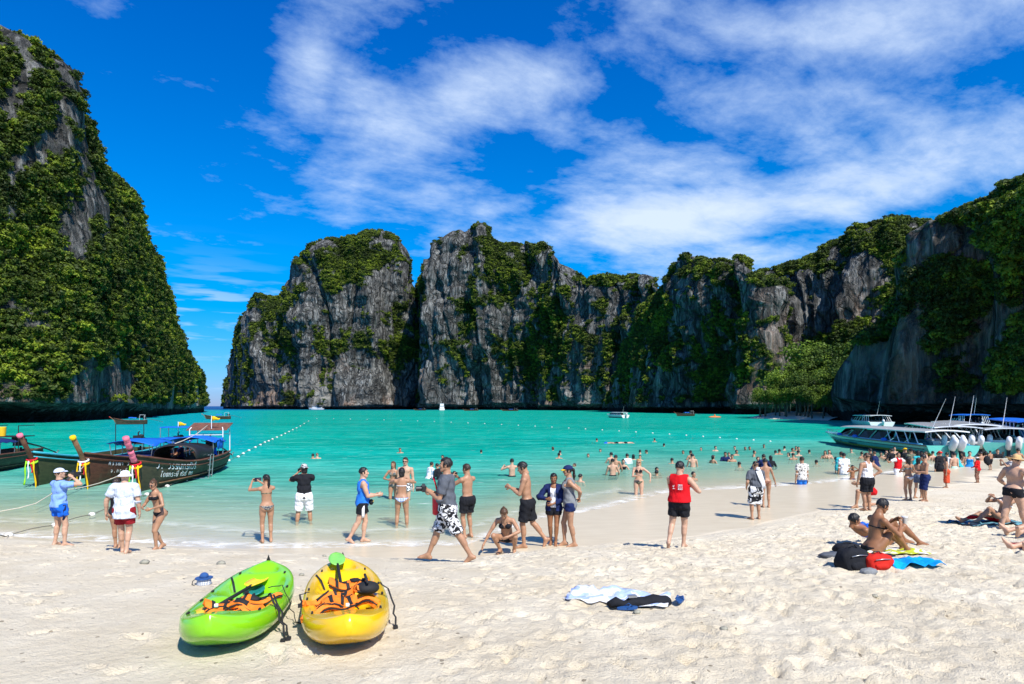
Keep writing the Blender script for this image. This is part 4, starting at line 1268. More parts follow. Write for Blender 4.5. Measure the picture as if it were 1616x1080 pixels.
            ln = o.get('len', .30) * .66; th = o.get('thick', .016 if kind != 'trunks' else .008); top = o.get('top', .075)
            t0_, L0_ = leg_t(0); t1_, L1_ = leg_t(1); cnd = np.where(legs[0] < legs[1], t0_, t1_) - ln
            G = np.minimum(T - th + wr, np.maximum(B - th + wr, cnd)); G = np.maximum(G, -.15 - U); G = np.maximum(G, np.minimum(Fd.along(LH, hu), Fd.along(RH, hu)) * 0 - .16 - Fd.along(P, hu))
            for i in (0, 1):
                t, L = leg_t(i); _, Hj, K, shn, A_ = thighs[i]
                if kind == 'trousers':
                    g2 = smin(thighs[i][0] - th, shn - th * 1.3, .03) + wr
                    g2 = np.maximum(g2, Fd.along(K + unit(A_ - K) * o.get('shin', .3), unit(A_ - K)))
                else:
                    e = Hj + unit(K - Hj) * (ln + .05)
                    g2 = smin(thighs[i][0] - th, Fd.cone(Hj, e, .090 * lm, (.088 if kind != 'trunks' else .068) * lm + th * .6), .02) + wr
                    g2 = np.maximum(g2, t - ln)
                G = smin(G, g2, .025)
            G = np.maximum(G, U - top)
            dump('shorts' if kind in ('shorts', 'trunks') else kind, G, mt)
        elif kind == 'wrap':
            G = smin(T, smin(legs[0], legs[1], .12), .1) - .02 + wr * 1.5
            G = smin(G, Fd.cone(P - u * .1, (la + ra) / 2 + V3(0, 0, o.get('hemz', .25)), .13, .15), .05)
            G = np.maximum(np.maximum(G, U - o.get('top', .10)), o.get('hemz', .25) - Fd.Z)
            dump('sarong', G, mt)
        elif kind == 'briefs':
            Up, Rp = Fd.along(P, hu), Fd.along(P, hr)
            G = np.maximum(B - .008, Up - o.get('top', .010))
            cutv = (-.125 + o.get('v', .85) * np.abs(Rp)) - Up
            G = np.maximum(G, cutv)
            G = np.maximum(G, -.17 - Up)
            dump('swim_briefs', G, mt)
        elif kind == 'bikini':
            G = np.maximum(T - .008, np.abs(U - .318) - .011)
            for c in br:
                cup = Fd.ell(c, (.060, .062, .058), sfr)
                G = np.minimum(G, np.maximum(cup, -Fd.along(P, sf) + .03))
            for sx in (-1, 1):
                G = np.minimum(G, Fd.cone(P + u * .40 + sf * .110 + sr * sx * .065, N + u * .0 + sf * .045 + sr * sx * .055, .008, .008))
                G = np.minimum(G, Fd.cone(N + u * .0 + sf * .045 + sr * sx * .055, N + u * .02 - sf * .060, .008, .008))
            dump('bikini_top', G, mt)
        elif kind == 'bandeau':
            G = np.maximum(T - .009, np.abs(U - .365) - .040); dump('bandeau_top', G, mt)
        elif kind == 'onepiece':
            G = np.maximum(T - .008, U - .43)
            Up, Rp = Fd.along(P, hu), Fd.along(P, hr)
            G = np.maximum(G, (-.125 + .85 * np.abs(Rp)) - Up); dump('swimsuit', G, mt)
    info = dict(root=root, s=s, lh=lh, rh=rh, le=le, re=re, P=P, N=N, HC=HC, sr=sr, sf=sf, u=u, hf=hf2, hr=hr2, hu=hu2, LS=LS, RS=RS, la=la, ra=ra, lk=lk, rk=rk)
    if extras: extras(info)
    return info


def make_hat(root, hat, M):
    kind, mt = hat[0], hat[1]
    m = MB()
    def dome(rx, ry, rz_, z0, zc=.022, n=20, k=7, top=1.0):
        v = []; f = []
        for i in range(k + 1):
            a = math.pi / 2 * i / k
            for j in range(n):
                t = 2 * math.pi * j / n
                rr = math.cos(a) ** top
                v.append((rx * rr * math.cos(t), ry * rr * math.sin(t) - .010, z0 + (rz_) * math.sin(a)))
        for i in range(k):
            for j in range(n):
                q = (j + 1) % n; f.append((i * n + j, i * n + q, (i + 1) * n + q, (i + 1) * n + j))
        m.add(v, f)
    def brim(rx, ry, ex, z0, drop, wave=0.0, n=28):
        v = []; f = []
        for k, (e, d) in enumerate(((0, 0), (.55, .45), (1, 1), (1, 1.08), (.5, .55), (0, .1))):
            for j in range(n):
                t = 2 * math.pi * j / n
                v.append(((rx + ex * e) * math.cos(t), (ry + ex * e) * math.sin(t) - .010, z0 - drop * d + wave * e * math.sin(2 * t) - (.004 if k > 2 else 0)))
        for k in range(5):
            for j in range(n):
                q = (j + 1) % n; f.append((k * n + j, k * n + q, (k + 1) * n + q, (k + 1) * n + j))
        m.add(v, f)
    if kind == 'cap':
        dome(.088, .108, .085, .035)
        back = -1 if len(hat) > 2 and hat[2] == 'back' else 1
        g = [[(x * .075, back * (.070 + y * .085) - .012, .044 - .010 * y - .018 * (x * x)) for x in (-1, -.5, 0, .5, 1)] for y in (0, .5, .85)]
        g.append([(x * .05, back * (.158 - .012 * abs(x)) - .012, .030 - .018 * x * x) for x in (-1, -.5, 0, .5, 1)])
        m.xf(M).build('cap', mt, root, smooth=True)
        mb = MB(); mb.sheet(g, .004); mb.xf(M).build('cap_peak', hat[3] if len(hat) > 3 else mt, root, smooth=True)
        return
    if kind == 'bucket':
        dome(.092, .110, .078, .030, top=.6); brim(.092, .110, .050, .032, .040)
    elif kind == 'straw':
        dome(.088, .106, .105, .030, top=.45); brim(.088, .106, .115, .032, .004, .022)
    elif kind == 'scarf':
        dome(.092, .112, .095, .0)
    m.xf(M).build('hat' if kind != 'scarf' else 'swim_cap', mt, root, smooth=True)
# ------------------------------------------------------------------ the crowd
C = dict(black=cloth('black', (.012, .013, .017)), white=cloth('white', (.74, .74, .75)), navy=cloth('navy', (.010, .020, .085)), sky=cloth('sky_blue', (.21, .36, .74)),
         blue=cloth('bright_blue', (.010, .12, .60)), royal=cloth('royal_blue', (.02, .17, .62)), red=cloth('red', (.56, .008, .012)), maroon=cloth('dark_red', (.26, .012, .018)),
         grey=cloth('grey', (.095, .105, .125)), lgrey=cloth('light_grey', (.19, .20, .21)), teal=cloth('teal', (.03, .40, .45)), orange=cloth('orange_red', (.55, .075, .03)),
         pale=cloth('pale_print', (.50, .56, .66), 'dots', (.70, .74, .80), 60), camo=cloth('camouflage', (.05, .06, .04), 'blotch', (.22, .22, .15), 26),
         check=cloth('blue_check', (.05, .18, .55), 'check', (.72, .76, .82), 36), print=cloth('black_white_print', (.76, .76, .76), 'blotch', (.012, .012, .014), 17),
         floral=cloth('floral', (.62, .60, .55), 'dots', (.03, .03, .035), 17), denim=cloth('denim', (.08, .11, .18)), bw=cloth('black_white_panel', (.014, .015, .018), 'blotch', (.7, .7, .7), 5),
         yellow=cloth('yellow', (.75, .45, .01)), brownp=cloth('brown_print', (.20, .09, .06), 'dots', (.35, .22, .15), 30), green=cloth('dark_green', (.03, .07, .04)),
         straw=cloth('straw', (.62, .42, .20), 'stripes', (.50, .32, .14), 40), camocap=cloth('mottled_cap', (.66, .66, .66), 'blotch', (.03, .03, .035), 30),
         stripe=cloth('zebra_stripe', (.7, .7, .7), 'stripes', (.02, .02, .02), 9), leo=cloth('patterned_swim', (.30, .28, .22), 'blotch', (.04, .05, .08), 30))
PLAST = pmat('camera_black', (.014, .014, .015), .35, coat=.2); GLASS = pmat('lens_glass', (.02, .02, .05), .06, coat=1.0)
RUB = pmat('strap_black', (.015, .015, .017), .7)


def put(px, yf, yh, rz, H=None, near=0.0, **kw):
    g = ground_hit(px, yf)
    if near:
        k = (g.y + near) / g.y; g = Vector((g.x * k, g.y * k, 0)); g.z = float(ground_z(g.x, g.y))
    z = max(gz(g.x, g.y), 0.0 if H is None else -9) if g.y < 34 else g.z
    if H is None: H = (yf - yh) / F * g.y * 1.0
    I = person((g.x, g.y, z - .012), R(rz), H, **kw); I['H'] = H
    return I


def wade(px, yw, yh, rz, H=1.66, lowz=None, **kw):
    """someone in the water: the water line on the body is at photo row yw"""
    D = CAMZ * F / (yw - HOR); X = (px - 808) / F * D
    z = CAMZ - (yh - HOR) / F * D - H
    return person((X, D, z), R(rz), H, **kw)


def wpt(I, local):
    """local figure coordinates (1.72 m scale) to world"""
    r = I['root']
    v = Vector([float(q) for q in local]) * I['s']
    return Matrix.Translation(r.location) @ Matrix.Rotation(r.rotation_euler.z, 4, 'Z') @ v


def held(I, local, rz_off=0.0, tilt=0.0):
    return Matrix.Translation(wpt(I, local)) @ Matrix.Rotation(I['root'].rotation_euler.z + R(rz_off), 4, 'Z') @ Matrix.Rotation(R(tilt), 4, 'X')


def thing_at(name, M, label, cat, group=None):
    o = empty(name, (0, 0, 0), 0, label, cat, group); o.matrix_world = M
    return o


def slr(I, local, rz_off, label, k=1.0, tilt=0.0):
    """camera with its lens towards local +y"""
    t = thing_at('camera_body' if False else 'photo_camera', held(I, local, rz_off, tilt), label, 'camera')
    m = MB().box((0, 0, 0), (.135 * k, .06 * k, .085 * k)).box((0, .005, .055 * k), (.06 * k, .05 * k, .03 * k), taper=.7).box((.052 * k, .028 * k, -.004), (.03 * k, .03 * k, .08 * k))
    b_ = m.build('housing', PLAST, t)
    l = MB().tube([(0, .03 * k, 0), (0, .06 * k, 0), (0, .061 * k, 0), (0, .115 * k, 0)], [.034 * k, .034 * k, .038 * k, .038 * k], 14).build('lens', PLAST, t, auto=.6)
    MB().ball((0, .112 * k, 0), (.032 * k, .012 * k, .032 * k), 12, 6).build('front_glass', GLASS, l, smooth=True)
    return t


def phone(I, local, rz_off, label, tilt=0.0):
    t = thing_at('phone', held(I, local, rz_off, tilt), label, 'phone')
    MB().box((0, 0, 0), (.145, .010, .073)).build('housing', PLAST, t)
    MB().box((0, -.0062, 0), (.125, .002, .064)).build('screen', GLASS, t)
    return t


RAISE = dict(le=(-.8, .2, -1), re=(.8, .2, -1), curl=.8, lpalm=(1, 0, 0), rpalm=(-1, 0, 0))


def ex_strip(side=1, mt=None, z0=.60, z1=.93, name='side_stripe'):
    def f(I):
        m = MB(); s = I['s']; P = I['P']; sr = I['sr']
        g = []
        for k in range(6):
            z = z0 + (z1 - z0) * k / 5
            xo = .118 + .030 * math.sin(k / 5 * 2.6)
            g.append([(float(P[0] + sr[0] * side * (xo + .052 + .004 * (1 - abs(q)))) * s, float(P[1] + q * .030 + sr[1] * side * xo) * s, z * s) for q in (-1, -.4, .4, 1)])
        m.sheet(g, .004); m.build(name, mt or C['white'], I['root'], smooth=True)
    return f


# --- 1 photographer in pale blue at the left
def _x(I):
    s = I['s']; ex_strip(1, C['navy'])(I)
    m = MB().tube([wl(I, q) for q in ((-.06, .10, 1.44), (-.10, .0, 1.47), (-.05, -.07, 1.46), (.05, -.07, 1.46), (.10, 0, 1.47), (.07, .12, 1.46))], .011, 6, flat=.5)
    m.build('neck_strap', RUB, I['root'], smooth=True)


def wl(I, q): return tuple(float(a) * I['s'] for a in q)


I = put(93, 861, 737, -25, sex='m', skin='fair', hair=('crop', 'dark_brown'), hat=('cap', cloth('pale_cap', (.55, .62, .78))), pose=dict(la=(-.15, 0, .075), ra=(.16, .02, .075), lt=18, rt=-22,
        lh=(-.02, .25, 1.50), rh=(.10, .22, 1.50), le=(-1, 0, -.6), re=(1, .1, -.8), curl=.7, head=(-12, 6)),
        wear=[('tshirt', C['sky'], dict(sleeve=.55, hem=-.06)), ('shorts', C['blue'], dict(len=.34))], extras=_x, build=1.03,
        label='man in light blue polo and bright blue shorts taking a photo, farthest left')
slr(I, (.06, .27, 1.56), 0, 'black camera raised to the eye of the man in the light blue polo')
# --- 2 man with bucket hat and the person in front of him
I = put(196, 873, 741, 12, sex='m', skin='fair', hair=('crop', 'grey'), hat=('bucket', C['white']), build=1.10, pose=dict(la=(-.07, .12, .075), ra=(.06, -.06, .08), lt=4, rt=-8,
        lh=(-.36, .06, .86), rh=(.27, .05, .84), spine=(0, .05, 1), le=(-1, -.6, 0), head=(0, -4)),
        wear=[('shirt', C['pale'], dict(hem=-.20, thick=.028, sleeve=.7)), ('shorts', C['maroon'], dict(len=.42, thick=.03))],
        label='man from behind in white bucket hat, pale patterned shirt and dark red shorts')
I = put(183, 868, 757, 5, near=.5, sex='f', skin='tan', hair=('short', 'dark_brown'), pose=dict(la=(-.06, .1, .075)), wear=[('onepiece', C['black'])],
        label='person in a black swimsuit nearly hidden in front of the man with the bucket hat')
# --- 3 woman in black bandeau bikini
I = put(251, 867, 752, 152, sex='f', skin='tan', hair=('bun', 'brown'), sunglasses=True, pose=dict(pelvis=(0, -.02, .90), spine=(.03, .22, 1), la=(-.05, .10, .075), ra=(.07, -.14, .10), lk=(0, 1, 0), rk=(0, 1, 0), rtp=(0, .9, -.35),
        lh=(-.16, .30, 1.02), rh=(.10, .34, 1.05), le=(-1, -.7, -.2), re=(1, -.7, -.2), head=(22, -8), curl=.7), wear=[('bandeau', C['black']), ('briefs', C['black'])],
        label='woman in sunglasses and black bandeau bikini stepping out of the water')
# --- 4 woman photographing with phone
I = put(421, 857, 749, 30, sex='f', skin='tan', hair=('tail', 'black'), pose=dict(la=(-.10, 0, .075), ra=(.10, 0, .075), lh=(-.30, .36, 1.50), rh=(-.14, .40, 1.52), le=(-1, .1, -.8), re=(.6, .5, -.6), curl=.8, head=(28, 4), spine=(-.02, 0, 1)),
        wear=[('bikini', C['camo']), ('briefs', C['leo'], dict(v=.75))], label='woman with long black ponytail and patterned bikini holding up a phone')
phone(I, (-.15, .41, 1.56), 10, 'dark phone held up sideways by the woman with the long ponytail')
# --- 5 photographer in black shirt standing in the water
I = wade(480, 823, 732, 18, H=1.74, sex='m', skin='tan', hair=('bob', 'black'), hat=('cap', C['camocap'], 'back'), build=1.05, pose=dict(la=(-.19, 0, .075), ra=(.17, .04, .075), lt=14, rt=-14,
        lh=(-.16, .28, 1.46), rh=(.0, .30, 1.46), le=(-1, .1, -.9), re=(1, .2, -.9), curl=.8, head=(20, 0)), wear=[('tshirt', C['black'], dict(sleeve=.75, thick=.02)), ('shorts', C['white'], dict(len=.58, thick=.03))],
        label='man in black t-shirt and white shorts photographing, shin deep in the water')
slr(I, (-.09, .30, 1.53), 15, 'black camera raised by the man in black t-shirt and white shorts')


# --- 6 man in blue tank top
def _x(I):
    ex_strip(-1, C['white'])(I); ex_strip(1, C['white'])(I)
    s = I['s']
    m = MB().tube([wl(I, (.168 * math.cos(t), .128 * math.sin(t) + .0, .985 - .03 * math.sin(t))) for t in np.linspace(0, 2 * math.pi, 19)], .014, 6, flat=.35).build('belt', RUB, I['root'], smooth=True)


I = put(572, 857, 738, -72, sex='m', skin='fair', hair=('short', 'black'), build=1.14, pose=dict(la=(-.07, .02, .075), ra=(.07, -.30, .13), rk=(0, 1, .1), rtp=(0, .85, -.45), lh=(-.20, .30, 1.06), rh=(.14, .34, 1.10), head=(-8, 0),
        le=(-.3, -1, -.2), re=(.4, -1, -.3), curl=.7), wear=[('tank', C['royal'], dict(hem=-.12, thick=.018, w=.12)), ('shorts', C['black'], dict(len=.36))], extras=_x,
        label='man in blue tank top and black striped shorts with a belt bag, walking in shallows')
t = thing_at('belt_bag', held(I, (.06, .19, .93), 0), 'black and yellow belt bag on the hip of the man in the blue tank top', 'bag')
MB().ball((0, 0, 0), (.10, .05, .065), 14, 9).build('pouch', C['black'], t, smooth=True)
MB().tube([(-.085, .032, .025), (-.03, .052, .03), (.04, .05, .03), (.085, .03, .022)], .006, 5).build('zip_trim', C['yellow'], t)
# --- 7 and 8 the three in the water
I = wade(634, 829, 738, 4, H=1.66, sex='f', skin='tan', hair=('bob', 'black'), pose=dict(la=(-.14, 0, .075), ra=(.14, 0, .075), lh=(-.10, .22, 1.42), rh=(.10, .22, 1.42), le=(-1, -.1, -.55), re=(1, -.1, -.55), curl=.8),
         wear=[('bikini', C['white']), ('briefs', C['check'], dict(v=.7))], label='woman from behind in blue checked bikini briefs photographing the couple in the water')
I = wade(621, 788, 728, 172, H=1.62, sex='f', skin='tan', hair=('long', 'brown'), pose=dict(lh=(-.10, .16, 1.1), rh=(.12, .2, 1.1), re=(1, -.3, -.5)), wear=[('bikini', C['leo']), ('briefs', C['leo'])],
         label='long haired woman in a bikini posing at the left of the couple in the water')
I = wade(640, 790, 722, 180, H=1.80, sex='m', skin='fair', hair=('short', 'dark_brown'), sunglasses=True, pose=dict(), wear=[('shorts', C['print'])],
         label='bare chested man in sunglasses posing at the right of the couple in the water')


# --- 9 big walking man
def _x(I):
    s = I['s']
    m = MB().ball(wl(I, (.06, .128, 1.30)), (.045 * s, .008, .045 * s), 12, 5); m.build('chest_print', C['orange'], I['root'], smooth=True)


I = put(706, 887, 718, 84, sex='m', skin='tan', hair=('short', 'black'), build=1.05, pose=dict(pelvis=(0, 0, .90), spine=(0, .02, 1), la=(-.07, -.40, .13), ra=(.07, .34, .08), ltp=(0, .88, -.45), rtp=(0, 1, .08),
        lh=(-.10, .28, 1.15), rh=(.10, .27, 1.12), le=(-.6, -1, -.3), re=(.5, -1, -.3), head=(6, 2), curl=.75), wear=[('tshirt', C['grey'], dict(sleeve=.72, thick=.022, hem=-.07)), ('shorts', C['print'], dict(len=.62, thick=.030))], extras=_x,
        label='man in grey t-shirt and black and white patterned shorts walking left with a camera')
slr(I, (-.02, .38, 1.19), 20, 'black camera with lens carried in front of the walking man in grey', 1.05)
t = thing_at('dry_bag', held(I, (.15, .20, .92), 0), 'bright red roll-top bag hanging from the arm of the walking man in grey', 'bag')
MB().tube([(0, 0, -.17), (0, 0, -.155), (0, 0, .10), (0, 0, .16), (0, 0, .20)], [.05, .075, .078, .055, .015], 14, flat=.8).build('sack', pmat('red_vinyl', (.62, .006, .02), .3), t, auto=.6)
MB().tube([(0, 0, .19), (.01, .03, .32), (-.02, .05, .40), (-.03, .02, .32), (0, 0, .2)], .013, 6, flat=.4).build('strap', pmat('red_vinyl', (.62, .006, .02), .3), t)
# --- 10 bare chested photographer
I = put(738, 850, 733, 48, sex='m', skin='tan', hair=('short', 'dark_brown'), pose=dict(la=(-.10, 0, .075), ra=(.11, 0, .075), lh=(-.14, .34, 1.42), rh=(.02, .34, 1.38), le=(-.6, .1, -1), re=(.8, 0, -1), head=(6, -6), curl=.8),
        wear=[('shorts', C['black'], dict(len=.46, thick=.03, top=.05))], label='bare backed man in black shorts taking a photo behind the walking man in grey')
slr(I, (-.06, .38, 1.46), 5, 'black camera held up by the bare backed man in long black shorts')
# --- 11 squatting woman
I = put(800, 873, 0, 168, H=1.66, sex='f', skin='tan', hair=('bun', 'brown'), pose=dict(pelvis=(.02, -.16, .31), spine=(.02, .55, 1), la=(-.15, -.02, .075), ra=(.14, .0, .075), lt=12, rt=-12, lk=(-.35, 1, .7), rk=(.35, 1, .7), head=(10, -38),
        rh=(.50, .26, .10), lh=(-.10, .34, .42), re=(1, -.4, .3), le=(-1, -.3, .0), curl=.5), wear=[('bikini', C['black']), ('briefs', C['black'])],
        label='woman with her hair in a bun squatting and reaching down to the wet sand')
# --- 12 bare chested man walking left
I = put(832, 864, 727, 80, sex='m', skin='tan', hair=('short', 'black'), pose=dict(la=(-.07, .05, .075), ra=(.08, -.36, .17), rtp=(0, .6, -.8), rk=(0, 1, 0), lh=(-.10, .32, 1.20), rh=(.06, .34, 1.18), le=(-.5, -1, -.3), re=(.5, -1, -.3), head=(4, -22), spine=(0, .07, 1), curl=.6),
        wear=[('shorts', C['black'], dict(len=.56, thick=.03, top=.05))], label='bare chested man in black shorts looking at his hands beside the squatting woman')


# --- 13 woman in navy jacket, 14 woman in navy cap
I = put(874, 860, 745, 170, sex='f', skin='brown', hair=('bob', 'black'), pose=dict(la=(-.05, .05, .075), ra=(.07, -.06, .075), lh=(.02, .18, 1.0), rh=(.14, .20, 1.12), le=(-1, -.3, -.3), re=(1, -.3, -.4), head=(4, -14), curl=.8),
        wear=[('tank', C['white'], dict(strap=False, thick=.010, hem=-.02)), ('jacket', C['navy'], dict(hem=-.10, thick=.030, gap=.065)), ('shorts', C['black'], dict(len=.26))],
        label='woman in an open navy jacket over a white top and black shorts')
I = put(899, 862, 733, 88, sex='f', skin='tan', hair=('tail', 'black'), hat=('cap', C['navy'], 'front', C['yellow']), pose=dict(la=(-.06, -.10, .075), ra=(.06, .10, .085), lh=(-.02, -.20, 1.0), rh=(.05, -.20, 1.02), le=(-.8, -.8, 0), re=(.8, -.8, 0), head=(8, -6), rtp=(0, .95, -.2)),
        wear=[('tank', C['lgrey'], dict(hem=-.14, thick=.022)), ('shorts', C['navy'], dict(len=.20))], label='woman in grey tank top and navy cap with yellow peak, hands behind her back')


# --- 15 man in red life vest
def _x(I):
    s = I['s']; u = Vector(I['u']); sr = Vector(I['sr']); sf = Vector(I['sf']); P = Vector(I['P'])
    m = MB()
    r_ = random.Random(4)
    def mark(r0, z0, w_, h_):
        c = P + u * z0 + sr * r0 - sf * (.158 + .012 - 1.2 * abs(r0) ** 2)
        g = [[tuple((c + sr * a + u * b_ - sf * .004) * s) for b_ in (-h_, 0, h_)] for a in (-w_, 0, w_)]
        m.sheet(g, .003)
    for k, (z0, rows) in enumerate(((.335, 1), (.30, 1), (.272, 1), (.25, 1))):
        x = .02
        while x < .105: w_ = r_.uniform(.005, .011); mark(x, z0, w_, .006 if k else .011); x += 2 * w_ + .005
    for q in range(9): mark(-.03 - r_.random() * .06, .25 + r_.random() * .10, r_.uniform(.004, .014), .0035)
    tag(m.build('vest_print', C['white'], I['root']), None, None, None, 'stuff')
    g = MB().tube([tuple((P + sf * .0 + Vector((.0, 0, 0)) + (sr * (.19 * math.cos(t)) + sf * (.165 * math.sin(t))) + u * .02) * s) for t in np.linspace(0, 2 * math.pi, 17)], .010, 5, flat=.4)
    g.tube([tuple((P + sr * .17 + sf * .06 + u * q) * s) for q in (.02, -.08, -.17)], .010, 5, flat=.4)
    g.build('waist_strap', RUB, I['root'])


I = put(1072, 865, 728, -28, sex='m', skin='fair', hair=('short', 'black'), build=1.12, pose=dict(la=(-.16, -.22, .13), ra=(.07, .06, .075), ltp=(-.2, .5, -.8), lh=(.0, .24, 1.22), rh=(.19, .20, 1.22), le=(-.6, -.2, -.8), re=(1, -.1, -1), head=(-20, -4), curl=.8),
        wear=[('vest', cloth('vest_red', (.62, .006, .012)), dict(hem=-.01, w=.17, thick=.052)), ('shorts', C['black'], dict(len=.40, thick=.02))], extras=_x,
        label='man in a bright red life vest and black shorts walking away on the wet sand')
phone(I, (.12, .27, 1.27), 0, 'dark phone held by the man in the red life vest', -60)


# --- 16 man with towel, 17 person ahead of him
def _x(I):
    s = I['s']; m = MB(); g = []
    base = [(.02, -.115, 1.46), (.045, -.150, 1.36), (.075, -.165, 1.26), (.12, -.165, 1.15), (.165, -.15, 1.05), (.19, -.13, .92)]
    for i, c in enumerate(base):
        w_ = .085 - .004 * i
        g.append([(float(c[0] + w_ * q) * s, (c[1] + .012 * math.sin(q * 9 + i) + .05 * max(q, 0) ** 2) * s, (c[2] + .03 * q) * s) for q in np.linspace(-1, 1, 9)])
    m.sheet(g, .012)
    m.tube([wl(I, q) for q in ((-.02, -.12, 1.47), (.03, -.06, 1.53), (.06, .02, 1.52), (.09, .09, 1.46), (.11, .13, 1.36))], .045, 8, flat=.45)
    m.build('towel', cloth('white_towel', (.66, .67, .68)), I['root'], smooth=True)


I = put(1193, 820, 727, 8, sex='m', skin='tan', hair=('crop', 'black'), build=1.08, pose=dict(la=(-.12, 0, .075), ra=(.12, .04, .075), lh=(-.24, .10, .95), lt=14, rt=-14, head=(8, 0)), extras=_x,
        wear=[('tshirt', C['grey'], dict(thick=.024, sleeve=.75)), ('shorts', C['bw'], dict(len=.64, thick=.034))], label='man from behind with a white towel over his shoulder')
I = put(1209, 801, 723, -8, sex='f', skin='tan', hair=('bun', 'black'), pose=dict(spine=(-.03, .06, 1), rh=(.34, .10, .84), lh=(-.2, .2, 1.0), head=(0, -14)), wear=[('briefs', C['brownp'])],
        label='bare backed person just ahead of the man with the towel, one arm held out')
# --- 18 man in white tank top and the kneeling person
I = put(1369, 806, 714, 10, sex='m', skin='tan', hair=('crop', 'dark_brown'), build=1.08, sunglasses=True, pose=dict(la=(-.07, .0, .075), ra=(.09, .02, .075), lh=(-.30, .04, .84), rh=(.20, .02, 1.02), re=(1, -.4, .1), head=(10, 0), lt=30, rt=-6),
        wear=[('tank', C['white'], dict(hem=-.06, w=.085, neck=.03)), ('shorts', C['black'], dict(len=.50, thick=.03))], label='man from behind in white tank top and black shorts, hand on his hip')
I = put(1371, 802, 0, 92, near=.25, H=1.68, sex='m', skin='tan', hair=('short', 'black'), pose=dict(pelvis=(0, -.05, .50), spine=(0, .1, 1), la=(-.10, .42, .075), ra=(.10, -.34, .09), lk=(0, .6, 1), rk=(0, 1, -.6), rtp=(0, .1, -1), lh=(-.12, .40, .70), rh=(.12, .30, .66)),
        wear=[('trunks', C['red'], dict(len=.22))], label='person in red shorts kneeling on one knee behind the man in the white tank top')
# --- 19 seated woman, reclining companion
I = put(1377, 871, 0, -84, H=1.66, sex='f', skin='brown', hair=('short', 'black'), pose=dict(pelvis=(0, 0, .115), spine=(0, .20, 1), la=(-.10, .60, .075), ra=(.10, .52, .075), lk=(-.1, .2, 1), rk=(.05, .2, 1), lh=(-.06, .42, .52), rh=(.10, .40, .48), le=(-.7, -.3, -.6), re=(.7, -.3, -.8), head=(0, -22), curl=.8, ltp=(0, .9, -.1), rtp=(0, .9, -.1)),
        wear=[('bikini', C['black']), ('briefs', C['black'])], label='short haired woman in a dark bikini sitting beside the bags with a drink')
t = thing_at('drink_cup', held(I, (.02, .53, .53), 0), 'pale drink cup held by the seated short haired woman', 'cup')
MB().tube([(0, 0, -.05), (0, 0, -.05), (0, 0, .05)], [.001, .030, .042], 14).build('cup', pmat('cup_plastic', (.45, .42, .38), .3), t, auto=.5)
MB().tube([(0, 0, .045), (0, 0, .056)], [.044, .040], 14).build('lid', pmat('lid_white', (.7, .7, .7), .3), t, auto=.5)
I = put(1395, 866, 0, -86, near=.55, H=1.66, sex='f', skin='brown', hair=('short', 'black'), pose=dict(pelvis=(0, -.05, .12), spine=(0, -1, .48), la=(-.12, .46, .07), ra=(.10, .58, .07), lk=(0, .2, 1), rk=(0, .2, 1), lh=(-.15, .12, .32), rh=(.16, .14, .30), head=(0, -30), ltp=(0, 1, .1), rtp=(0, 1, .1)),
        wear=[('bikini', C['blue']), ('briefs', C['black'])], label='person reclining with knees up behind the seated short haired woman')
# --- 20 women and man at the water edge on the right
I = put(1434, 790, 720, 6, sex='f', skin='tan', hair=('long', 'black'), pose=dict(lh=(-.06, .22, 1.12), rh=(.08, .22, 1.12), le=(-1, -.2, -.4), re=(1, -.2, -.4), spine=(-.03, 0, 1)), wear=[('bikini', C['teal']), ('briefs', C['white'])],
        label='woman with long black hair and white bikini briefs seen from behind')
I = put(1449, 788, 723, -70, near=.3, sex='f', skin='tan', hair=('long', 'black'), pose=dict(la=(-.06, -.12, .08), ra=(.06, .10, .075), lh=(-.1, .3, 1.1), rh=(.1, .3, 1.1)), wear=[('bikini', C['brownp']), ('shorts', C['denim'], dict(len=.36))],
        label='woman in grey denim shorts half hidden behind the man in long navy shorts')
I = put(1460, 791, 716, 78, sex='m', skin='tan', hair=('short', 'black'), pose=dict(lh=(-.12, .30, 1.08), rh=(.14, .30, 1.06), le=(-.5, -1, -.3), re=(.5, -1, -.3), head=(0, -20)), wear=[('shorts', C['navy'], dict(len=.70, thick=.03))],
        label='bare chested man in long navy shorts looking down, right of the woman in white briefs')
I = put(1494, 770, 720, 62, sex='f', skin='tan', hair=('long', 'black'), pose=dict(spine=(0, .06, 1)), wear=[('wrap', C['orange'], dict(hemz=.28))], label='long haired woman in an orange red wrap skirt wading at the edge')
I = put(1543, 762, 720, 28, sex='f', skin='brown', hair=('bob', 'black'), hat=('scarf', C['white']), pose=dict(lh=(-.20, .22, 1.0)), wear=[('jacket', C['red'], dict(hem=-.12, gap=.0)), ('trousers', C['brownp'], dict(shin=.30))],
        label='person in a red jacket and white headscarf standing at the water edge')
I = put(1563, 742, 711, 10, sex='m', skin='tan', hair=('short', 'black'), pose=dict(), wear=[('shorts', C['black'], dict(len=.5))], label='bare backed man in black shorts holding a black jacket near the green striped boat')
t = thing_at('jacket', held(I, (-.30, .05, .90), 0), 'black jacket hanging from the hand of the man near the green striped boat', 'jacket')
MB().ball((0, 0, 0), (.16, .10, .20), 12, 8).ball((.06, 0, -.12), (.10, .08, .14), 10, 7).build('folded_cloth', C['black'], t, smooth=True)
